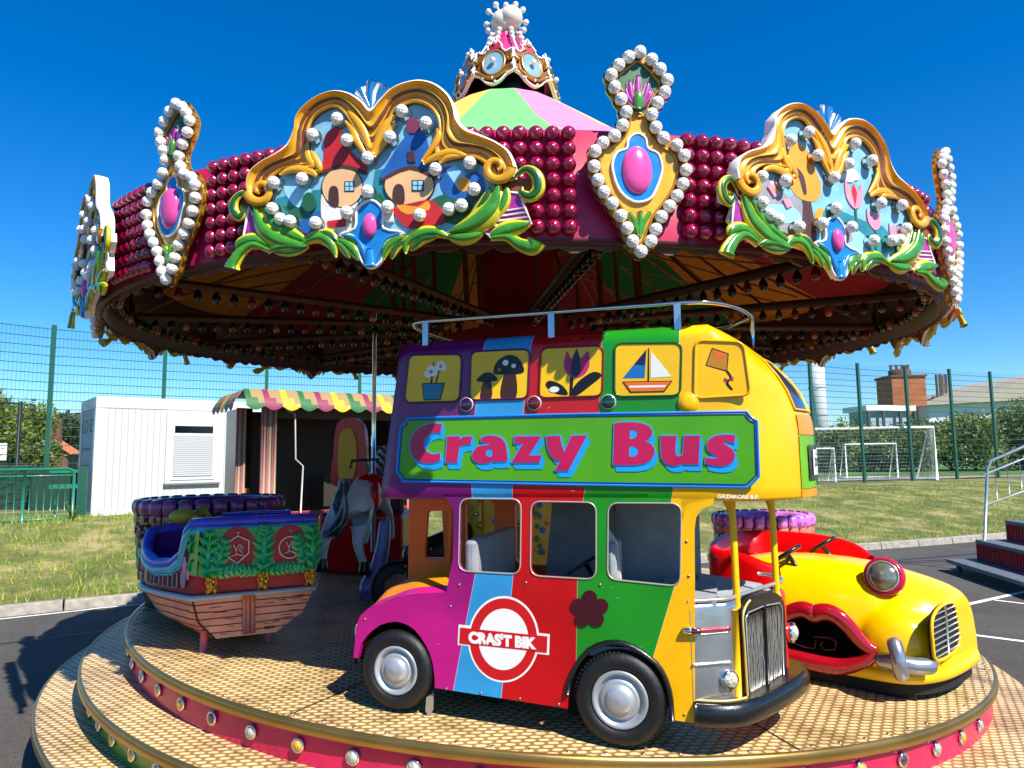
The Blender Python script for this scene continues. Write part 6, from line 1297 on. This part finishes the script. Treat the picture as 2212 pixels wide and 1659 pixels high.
for p_ in ((.36,.1),(.2,.5)): g=MB(); g.tube([(*p_,0),(*p_,.10)],.02,8); g.build('leg',mat('leg_pink','b0485a'),GAL)
g=MB(); g.tube([(.02,.6,.7),(-.02,.55,.76),(-.06,.5,.72)],.03,8); g.ball((-.12,.62,.72),.07,12,8,sc=(1.3,1,.7)); g.build('cushion',mat('cushion_yellow','b8a020',.5,noise=.3),GAL)
tag(GAL,'green-sterned galleon ride with orange wooden hull, two red medallions and blue rail','ride boat')
# ================================================================ BRICK-RIMMED TUBS
tubc=[mat('tub_purple','7a2a6a',.35,noise=.4,nscale=12,coat=.5),mat('tub_pink','e078c8',.35,noise=.35,nscale=12,coat=.5),mat('tub_salmon','e0705c',.4,noise=.35,nscale=14,coat=.4),mat('tub_brown','8a4a40',.4,noise=.4,nscale=14,coat=.4),mat('tub_white','c8d8b8',.4,noise=.4,nscale=14,coat=.4),mat('tub_green','3a9068',.4,noise=.4,coat=.4),mat('tub_dark','1c1016',.7)]
def tub(c,r,h,rimm,c1,c2,label):
    zf=platz(c.x,c.y); T=empty('brick_tub',(c.x,c.y,zf)); g=MB(); g.lathe([(r*.80,0),(r*.9,h*.3),(r*.93,h-.06),(r*.8,h-.06),(r*.78,.2),(.001,.2)],n=48); g.build('body',tubc[6],T)
    def course(z,hh,rad,n,m,name,bul=.02,off=0):
        g=MB()
        for k in range(n):
            a0=2*PI*(k+off)/n+.012; a1=2*PI*(k+1+off)/n-.012; o=len(g.v); N=5; M_=6
            for i in range(N+1):
                a=a0+(a1-a0)*i/N; ea=1-abs(2*i/N-1)**14
                for j in range(M_+1):
                    q_=PI*j/M_-PI/2; ez=math.cos(q_)**(.45 if name=='rim' else .18) if abs(q_)<PI/2-.01 else 0
                    rr=rad-bul+ (bul+.012)*ez*(.45+.55*ea); zz=z+hh/2+hh/2*math.sin(q_)*(.85+.15*ea); g.v.append((rr*math.cos(a),rr*math.sin(a),zz))
            for i in range(N):
                for j in range(M_): g.f.append((o+i*(M_+1)+j,o+(i+1)*(M_+1)+j,o+(i+1)*(M_+1)+j+1,o+i*(M_+1)+j+1)); g.m.append(random.randrange(len(m))); g.s.append(True)
        g.build(name,m,T)
    course(h-.10,.115,r,28,rimm,'rim',.045); 
    g=MB(); g.lathe([(r-.06,h-.01),(r-.07,h+.006),(r-.15,h-.01),(r-.16,h-.08)],n=48); g.build('rim_top',rimm[0],T)
    course(h-.165,.08,r*.965,26,c1,'brick_course',off=.5); course(h-.245,.08,r*.955,26,c2,'brick_course'); course(h-.325,.08,r*.94,26,c1,'brick_course',off=.5); course(h-.405,.08,r*.93,26,[tubc[5]],'brick_course'); course(h-.485,.08,r*.92,26,[tubc[3]],'brick_course',off=.5); course(h-.565,.08,r*.9,26,[tubc[3]],'brick_course')
    tag(T,label,'tub ride'); return T
tub(Vector((-2.56,-.60)),.53,1.32-platz(-2.56,-.6),[tubc[0],mat('tub_plum','8c2c5c',.35,noise=.4,coat=.5)],[tubc[3],mat('tub_ochre','a88040',.4),tubc[3],tubc[6]],[tubc[3],tubc[6]],'plum-rimmed brick-patterned tub ride behind the galleon')
tub(Vector((2.02,.79)),.45,1.055-platz(2.02,.79),[tubc[1],tubc[1],mat('tub_lilac','a060c0',.35,noise=.3,coat=.5)],[tubc[2]],[tubc[4],tubc[4],tubc[5]],'pink-rimmed brick-patterned tub ride behind the red and yellow car')
# ================================================================ YELLOW AND RED CAR WITH LIPS
co=Vector((1.841,-2.102,.337)); FCr=Frame(co,R(-32)); CAR=empty('toy_car',co,FCr.az); z6c=kz((1640,1150),624/2070)
def s6(p,w=0.0): p=z6c(p); return FCr.uz(p[0],p[1],w)
cy=paint('car_yellow','f2bc00',.2,noise=.12,bump=.05); cred=paint('car_red','d00408',.25,noise=.12); lipr=paint('lip_red','9c0c1c',.12,noise=.2,coat=1); cchr=mat('painted_chrome','a8aab0',.25,metal=.75,noise=.2,nscale=9)
ST_=[(-1.05,.42,.60,2.8),(-.80,.43,.655,2.8),(-.55,.43,.665,2.8),(-.35,.425,.66,2.7),(-.15,.415,.64,2.6),(-.02,.40,.605,2.5),(.08,.385,.575,2.6),(.16,.365,.545,2.6),(.205,.34,.520,2.7),(.232,.31,.495,2.8),(.246,.27,.465,3)]
g=MB(); NT=40; WC=.43
for (u,W,H,n) in ST_:
    for k in range(NT+1):
        t=PI*k/NT; c_,s_=math.cos(t),math.sin(t); w_=WC-W*math.copysign(abs(c_)**(2/n),c_); z=.09+(H-.09)*abs(s_)**(2/n)
        g.v.append((u+max(0,(u+.2)/.45)*(w_-.43)*.24,w_,z))
for i in range(len(ST_)-1):
    for k in range(NT): a=i*(NT+1)+k; g.f.append((a,a+NT+1,a+NT+2,a+1)); g.m.append(0); g.s.append(True)
L0=(len(ST_)-1)*(NT+1); g.f.append(tuple(range(L0,L0+NT+1))); g.m.append(0); g.s.append(False); g.f.append(tuple(reversed(range(NT+1)))); g.m.append(0); g.s.append(False)
for i in range(len(ST_)-1): a=i*(NT+1); g.f.append((a,a+NT,a+2*NT+1,a+NT+1)); g.m.append(0); g.s.append(True)
for s in (0,1):
    wc=.085 if s==0 else .775; g.ball((-.045,wc,.245),1,32,20,sc=(.21,.13,.20)); g.ball((.02 if s==0 else .10,wc+(.12 if s==0 else -.14),.25),1,28,18,sc=(.15,.18,.20)); g.ball((-.06,wc+(.16 if s==0 else -.16),.33),1,28,18,sc=(.23,.20,.20))
BODY=g.build('body',cy,CAR)
rm_=BODY.modifiers.new('r','REMESH'); rm_.mode='VOXEL'; rm_.voxel_size=.011; rm_.use_smooth_shade=True; sm=BODY.modifiers.new('s','SMOOTH'); sm.iterations=22; sm.factor=.6
# sill lip
g=MB(); sl_=[(-1.05,-.01),(-.7,-.015),(-.35,-.02),(-.12,-.045),(.01,-.03),(.10,.04),(.18,.18),(.25,.40),(.29,.62),(.26,.76),(.15,.86),(-.3,.87),(-1.05,.87)]; sc_=[(p.x,p.y,.125) for p in cat(sl_,False,5)]; g.tube(sc_,.034,10,flat=(.9,1.0),up=(0,0,1)); g.build('sill',cy,CAR)
g=MB(); g.add([(x,y,.12) for x,y,z in sc_],[tuple(range(len(sc_)))]); g.plate([(x*.95,.43+(y-.43)*.93) for x,y,z in sc_],.03,.105,fn=lambda u,w_,z:(u,z,w_)); g.box((-.30,.02,-.0),(.04,.12,.06));
g.build('chassis',well,CAR)
# grille on the nose
gc=[FCr.onv(*z6c(p),(.198,.23),(.294,.63)) for p in [(1720,1240),(1685,1090),(1677,950),(1700,870),(1750,815),(1815,785),(1850,800),(1875,900),(1890,1120)]]
A0=Vector((.198,.23,0)); T1=Vector((.096,.4,0)).normalized(); N1=Vector((T1.y,-T1.x,0))
gl=[((v-A0).x*T1.x+(v-A0).y*T1.y,v.z) for v in gc]
def cfn(u,w_,z): p=A0+T1*u-N1*w_; return (p.x+.006,p.y,z)
sm=[tuple(p) for p in cat(gl,True,3)]
g=MB(); g.plate(sm,-.004,.012,fn=cfn); gr=g.build('grille',well,CAR)
g=MB(); g.tube([cfn(u,-.008,z) for u,z in sm],.009,6,closed=True); g.build('grille_rim',cy,gr)
us=[p[0] for p in sm]; zs_=[p[1] for p in sm]; g=MB()
def span(z):
    xs=[]
    for i in range(len(sm)):
        (a,za),(b,zb)=sm[i-1],sm[i]
        if (za-z)*(zb-z)<0: xs.append(a+(b-a)*(z-za)/(zb-za))
    return (min(xs),max(xs)) if len(xs)>1 else None
for k in range(1,9):
    z=min(zs_)+(max(zs_)-min(zs_))*k/9; sp__=span(z)
    if sp__: g.tube([cfn(sp__[0],-.012,z),cfn(sp__[1],-.012,z)],.0042,6)
um=(min(us)+max(us))/2; g.tube([cfn(um-.01,-.016,min(zs_)+.02),cfn(um-.01,-.016,max(zs_)-.005)],.007,6); g.build('grille_bar',mat('bar_silver','b0b0ac',.3,metal=.5),gr)
# lips
up_=[(330,1120),(420,1000),(510,905),(600,850),(690,828),(750,845),(785,872),(830,852),(900,852),(980,890),(1060,965),(1140,1060),(1215,1125),(1275,1150)]
lo_=[(1275,1150),(1210,1210),(1120,1250),(1000,1268),(880,1258),(750,1230),(620,1195),(500,1160),(330,1120)]
def lipw(p): return -.035-.03*math.exp(-((p[0]-800)/350)**2)
g=MB(); P=cat([(*s6(p),) for p in up_],False,5); N=len(P); g.tube([(p.x,-.045,p.y) for p in P],[.022+.026*math.sin(PI*min(1,max(0,i/(N-1))))**.6*(1-.18*math.exp(-((i/(N-1)-.46)/.035)**2)) for i in range(N)],14,flat=(1,.85),up=(0,1,0)); LP=g.build('upper_lip',lipr,CAR)
g=MB(); P=cat([(*s6(p),) for p in lo_],False,5); N=len(P); g.tube([(p.x,-.045,p.y) for p in P],[.022+.024*math.sin(PI*i/(N-1))**.6 for i in range(N)],14,flat=(1,.85),up=(0,1,0)); g.build('lower_lip',lipr,CAR)
g=MB(); mo=[s6(p) for p in up_+lo_[1:-1]]; g.plate(mo,-.034,.01); g.build('mouth',mat('mouth_black','040303',.9,spec=.05),CAR)
g=MB(); g.tube([(*s6(p),)[0:1]+(-.037,)+(*s6(p),)[1:] for p in [(630,1090),(720,1125),(790,1130),(800,1070)]],.003,5); g.tube([(s6(p)[0],-.037,s6(p)[1]) for p in [(780,1040),(900,1050),(960,1080),(950,1140),(870,1145),(835,1110),(850,1080)]],.003,5); g.build('tongue_line',mat('tongue_line','6a2018',.5),CAR)
# eye lamp
ec=FCr.at(*z6c((1330,590)),.17); ed=(CAM-(co+FCr.u*ec.x+FCr.w*ec.y+Vector((0,0,ec.z)))); ed=Vector((ed.dot(FCr.u),ed.dot(FCr.w),ed.z)).normalized(); ed=(ed+Vector((-.22,.0,.12))).normalized(); r=.090
g=MB(); g.lathe([(.03,-.13),(r*.75,-.11),(r*1.08,-.05),(r*1.20,.0),(r*1.16,.03),(r*1.0,.045),(r*.90,.038)],ec,ed,36); ey=g.build('eye_lamp',paint('eye_crimson','b0143c',.2,noise=.3),CAR)
g=MB(); g.lathe([(r*.95,.040),(r*.92,.050),(r*.84,.048)],ec,ed,36); g.build('rim',mat('trim_chrome','c8c4ba'),ey)
g=MB(); g.lathe([(r*.86,.040),(r*.7,.058),(r*.45,.070),(r*.2,.076),(.0005,.077)],ec,ed,36); g.build('lens',mat('eye_glass','8c8c7c',.1,metal=.5,noise=.5,nscale=14,coat=1,bump=.25,bscale=22),ey)
g=MB(); g.tube([ec-ed*.06,ec-ed*.06-Vector((0,-.0,.16))],.035,10); g.build('stalk',paint('eye_crimson','b0143c'),ey)
e2=Vector((-.12,.66,.70)); g=MB(); g.lathe([(.03,-.13),(r*.75,-.11),(r*1.08,-.05),(r*1.1,.0),(r*.9,.03)],e2,Vector((1,.15,.05)),30) if False else None
# chrome bumper pieces
def capsule(mb,pts,r): P=cat(pts,False,5); n=len(P); mb.tube(P,[r*max(.05,min(1,math.sqrt(max(0,1-max(0,(1-min(i,n-1-i)/2.2))**2)))) for i in range(n)],14)
B1=s6((1275,1210)); B2=s6((1650,1228))
g=MB(); capsule(g,[(B1[0],-.075,B1[1]),((B1[0]+.1),-.105,(B1[1]+B2[1])/2+.0),(B1[0]+.19,-.085,B1[1]+.0),(B1[0]+.27,-.02,B1[1])],.043); g.build('bumper_bar',cchr,CAR)
V1=s6((1405,1075),-.12); V2=s6((1470,1385),-.12); g=MB(); capsule(g,[(V1[0]-.01,-.10,V1[1]),(V1[0]+.012,-.145,(V1[1]*.7+V2[1]*.3)),(V2[0]-.005,-.155,V1[1]*.35+V2[1]*.65),(V2[0],-.125,V2[1])],.037); g.build('overrider',cchr,CAR)
g=MB(); capsule(g,[(.20,.80,.30),(.235,.80,.22),(.23,.80,.12)],.036); capsule(g,[(.26,.70,.2),(.2,.85,.2),(.1,.95,.2)],.032); g.build('overrider',cchr,CAR)
# red cockpit tub
g=MB(); pth=[(-.64,.02,.64),(-.72,.0,.66),(-.85,.0,.70),(-1.02,.03,.71),(-1.10,.2,.735),(-1.12,.43,.75),(-1.10,.68,.755),(-1.0,.84,.755),(-.75,.87,.755),(-.5,.86,.74),(-.32,.83,.70),(-.22,.79,.64)]
C_=[p for p in cat(pth,False,5)]; n=len(C_); o=0
for p in C_:
    d=(Vector((-.6,.43,0))-Vector((p.x,p.y,0))); d.normalize()
    for (k,z) in ((.0,.30),(-.01,p.z-.05),(.0,p.z-.012),(.02,p.z),(.045,p.z-.012),(.075,p.z-.10),(.10,.40)): q_=Vector((p.x,p.y,0))+d*k; g.v.append((q_.x,q_.y,z))
for i in range(n-1):
    for k in range(6): g.f.append((i*7+k,(i+1)*7+k,(i+1)*7+k+1,i*7+k+1)); g.m.append(0); g.s.append(True)
g.build('cockpit',cred,CAR)
g=MB(); g.box((-1.0,.12,.40),(-.70,.76,.62)); g.build('seat',cred,CAR,bevel=.03)
for (c_,lb) in (((-.62,.20,.69),0),((-.50,.62,.705),0)):
    g=MB(); ax=Vector((-.55,0,.83)).normalized(); a=ax.orthogonal().normalized(); b=ax.cross(a); g.tube([Vector(c_)+a*(.085*math.cos(t))+b*(.085*math.sin(t)) for t in np.linspace(0,2*PI,25)[:-1]],.012,8,closed=True); g.tube([Vector(c_)-a*.08,Vector(c_)+a*.08],.010,6); g.tube([Vector(c_),Vector(c_)-ax*.12],.014,6); g.build('steering_wheel',blk,CAR)
g=MB(); m0=FCr.at(*z6c((770,590)),.30); 
for pts in ([(665,470),(700,530),(750,580)],[(750,580),(800,560),(825,520),(880,495),(930,510),(915,560)],[(770,590),(765,640)]): 
    P=[FCr.at(*z6c(p),.30) for p in pts]; g.tube([Vector(p) for p in P],.005,6)
g.build('bonnet_ornament',mat('ornament_metal','6a6a80',.2,metal=.8),CAR)
g=MB(); pq=[FCr.at(*z6c(p),.32) for p in ((940,545),(1180,545),(1120,620),(1090,625),(960,590))]; g.add([(p.x,p.y,.0) for p in pq],[(0,1,2,3,4)]) 
CAR.scale=(.97,.97,.985)
tag(CAR,'yellow car ride with red lips, one bulging eye lamp and red cockpit','car ride')
# ================================================================ HORSE, seen from behind
HO=Vector((-1.47,-.22,platz(-1.47,-.22))); FH=Frame(HO,R(0)); HR=empty('carousel_horse',HO)
z4=kz((480,840),480/1373)
def h4(p,w): v=FH.at(*z4(p),w); return Vector(v)
def skin(name,chain,m,parent,lev=2):
    """chain: list of (points, radii, joins) ; points[0] of later chains is an index into the first list"""
    V=[];E=[];Rr=[]
    for pts,rad,root in chain:
        prev=root
        for p,r_ in zip(pts,rad):
            V.append(tuple(p)); Rr.append(r_); 
            if prev is not None: E.append((prev,len(V)-1))
            prev=len(V)-1
    me=bpy.data.meshes.new(name); me.from_pydata(V,E,[]); o=bpy.data.objects.new(name,me); COL.objects.link(o); o.parent=parent; me.materials.append(m)
    sk=o.modifiers.new('skin','SKIN'); sk.use_smooth_shade=True
    for i,v in enumerate(me.skin_vertices[0].data): v.radius=(Rr[i],Rr[i])
    me.skin_vertices[0].data[0].use_root=True; s_=o.modifiers.new('sub','SUBSURF'); s_.levels=lev; s_.render_levels=lev; return o
hg=mat('horse_grey','dcdad8',.45,noise=.3,nscale=8,coat=.1)
rump=h4((985,860),0); 
body=[(rump,rump+Vector((.02,.28,.0)),rump+Vector((.03,.55,.03)),rump+Vector((.03,.70,.16)),rump+Vector((.03,.82,.34)),rump+Vector((.03,.93,.38)),rump+Vector((.03,1.06,.28))),(.150,.130,.130,.09,.066,.060,.034)]
legL=[h4((880,960),.0),h4((820,1060),-.04),h4((775,1160),-.12),h4((765,1240),-.13),h4((755,1310),-.14)]
legR=[h4((1010,980),.0),h4((1015,1090),-.03),h4((985,1180),-.08),h4((1010,1270),-.09),h4((1035,1330),-.10)]
flL=[rump+Vector((-.06,.55,-.12)),rump+Vector((-.07,.68,-.26)),rump+Vector((-.07,.60,-.40)),rump+Vector((-.07,.52,-.46))]
flR=[rump+Vector((.10,.55,-.12)),rump+Vector((.11,.70,-.20)),rump+Vector((.11,.82,-.34)),rump+Vector((.11,.80,-.46))]
skin('body',[(body[0],body[1],None),(legL,(.105,.076,.044,.032,.034),0),(legR,(.105,.076,.044,.034,.036),0),(flL,(.055,.036,.026,.03),2),(flR,(.055,.036,.026,.03),2)],hg,HR)
hair=mat('horse_hair','34343a',.4,noise=.5,nscale=30,coat=.3); g=MB(); rr_=random.Random(3)
for k in range(44):
    a=h4((905+rr_.uniform(-35,45),770+rr_.uniform(-10,15)),-.15); b=h4((865+rr_.uniform(-30,45),900),-.20+rr_.uniform(-.02,.02)); c_=h4((880+rr_.uniform(-40,45),1030),-.20+rr_.uniform(-.02,.02)); d=h4((800+rr_.uniform(-40,60),1150+rr_.uniform(-30,10)),-.18); 
    P=cat([a,b,c_,d],False,5); g.tube(P,[.015*(1-.75*(i/(len(P)-1))**2) for i in range(len(P))],5,m=k%3==0)
g.build('tail',[hair,mat('horse_hair_grey','9c9ca0',.4)],HR)
for p,w_ in ((legL[-1],0),(legR[-1],0)): g=MB(); g.lathe([(.036,.03),(.044,-.03),(.052,-.07),(.03,-.075),(.001,-.075)],p,(0,0,1),12); g.build('hoof',mat('hoof_black','0e0e10',.35,coat=.4),HR)
g=MB(); g.ball(rump+Vector((.03,.30,.06)),1,20,12,sc=(.145,.17,.10)); sd=g.build('saddle',cred,HR); g=MB(); g.ball(rump+Vector((.125,.12,-.02)),1,14,10,sc=(.045,.10,.12)); g.build('saddle_flap',cred,sd)
g=MB(); pt=rump+Vector((.06,.30,0)); g.tube([pt-Vector((0,0,.5)),pt+Vector((0,0,1.6))],.017,10); g.build('pole',chrome,HR)
g=MB(); g.tube([h4((950,640),-.02),h4((1040,635),.0),h4((1130,630),.05)],.012,6); g.tube([h4((950,640),-.02),h4((940,690),-.02)],.010,6); g.build('hand_bar',blk,HR)
g=MB(); 
for k in range(9): a=rump+Vector((.03+.02*(-1)**k,.80-.04*k,.42-.03*k)); g.tube([a,a+Vector((.07,-.05,-.05)),a+Vector((.09,-.08,-.15))],[.016,.012,.004],5)
g.build('mane',hair,HR)
tag(HR,'grey carousel horse with dark tail, seen from behind between galleon and bus','carousel horse')
# sculpted wave stand under the horse
WS=empty('wave_stand',HO+Vector((.05,.0,0))); lav=mat('stand_lavender','8a86b8',.4,noise=.6,nscale=14,coat=.4); g=MB()
a=h4((1010,1420),0)
P=[a+Vector((.02,.0,.20)),a+Vector((.0,0,.06)),a+Vector((-.03,-.02,-.05)),a+Vector((-.05,-.04,-.13))]
skin('stand',[([Vector((.10,.1,.62)),Vector((.09,.06,.40)),Vector((.06,.02,.22)),Vector((.0,-.04,.09)),Vector((-.03,-.09,.03))],(.05,.06,.07,.085,.055),None),([Vector((.0,-.10,.05)),Vector((.05,-.14,.02))],(.06,.035),3)],lav,WS)
tag(WS,'lavender and pink sculpted stand rising under the grey horse','stand')
# ================================================================ RED CARRIAGE behind the horse
CO_=Vector((-1.25,.75,platz(-1.25,.75))); FK=Frame(CO_,R(-6)); CH=empty('ride_carriage',CO_,FK.az)
def k4(p,w=0): x,y=z4(p); return FK.uz(x,y,w)
g=MB(); bk=[k4(p) for p in [(830,800),(835,600),(850,430),(880,375),(940,355),(1000,370),(1040,430),(1050,600),(1040,800)]]; g.plate([tuple(p) for p in cat(bk,True,3)],-.03,.05); b_=g.build('backrest',cred,CH,bevel=.02)
g=MB(); yl=[k4(p) for p in [(880,760),(870,620),(880,480),(920,430),(965,440),(990,520),(990,680),(960,760)]]; g.plate([tuple(p) for p in cat(yl,True,3)],-.045,-.03); g.build('pad',paint('carriage_yellow','e8a808',.4,noise=.3,coat=.05),b_)
g=MB(); a,b=k4((800,1000)),k4((1290,1300)); g.box((a[0]-.1,-.06,.05),(b[0],.55,.62)); g.build('body',cred,CH,bevel=.06,segs=4)
g=MB(); g.box((k4((1060,700))[0],.0,.6),(k4((1290,700))[0],.06,1.25)); g.build('side_shield',mat('carriage_dark','4a1014',.35,noise=.5,nscale=8,coat=.5),CH,bevel=.04,segs=3)
g=MB(); rr_=random.Random(9)
for k in range(30): u=k4((1080+rr_.uniform(0,120),700))[0]; z=.95+rr_.uniform(-.15,.2); g.tube([(u,-.03,z),(u+rr_.uniform(-.03,.03),-.05,z+.04),(u+rr_.uniform(-.05,.05),-.03,z+.08)],.010,5)
g.build('silver_ornament',mat('ornament_silver','9a9a98',.25,metal=.7,noise=.3),CH)
tag(CH,'glossy red carriage with tall yellow-padded backrest behind the grey horse','ride carriage')
for i,(u0,col,lb) in enumerate(((-.25,'0e0e12','black motorbike-like ride with gold flecks left of the orange bus rear')
,)):
    MO=empty('dark_ride',Vector((-.85,-.55,platz(-.85,-.55))),R(20)); dk=mat('ride_black',col,.25,coat=.6,noise=.3)
    skin('body',[([Vector((-.25,0,.35)),Vector((-.05,0,.42)),Vector((.15,0,.5)),Vector((.3,0,.62))],(.14,.13,.12,.07),None)],dk,MO)
    for s in (-.28,.34):
        g=MB(); g.lathe([(.10,-.04),(.17,-.05),(.19,-.02),(.19,.02),(.17,.05),(.10,.04)],(s,0,.19),(0,1,0),28); g.build('wheel',mat('tyre_rubber','0a0a0b'),MO)
    g=MB(); g.tube([(.28,-.2,.72),(.3,0,.7),(.28,.2,.72)],.014,6); g.build('handlebar',chrome,MO)
    g=MB()
    for k in range(14): g.ball((random.uniform(-.25,.25),-.12,random.uniform(.25,.5)),.012,6,4)
    g.build('gold_stud',mat('gilt','b8903c'),MO)
    tag(MO,lb,'ride')
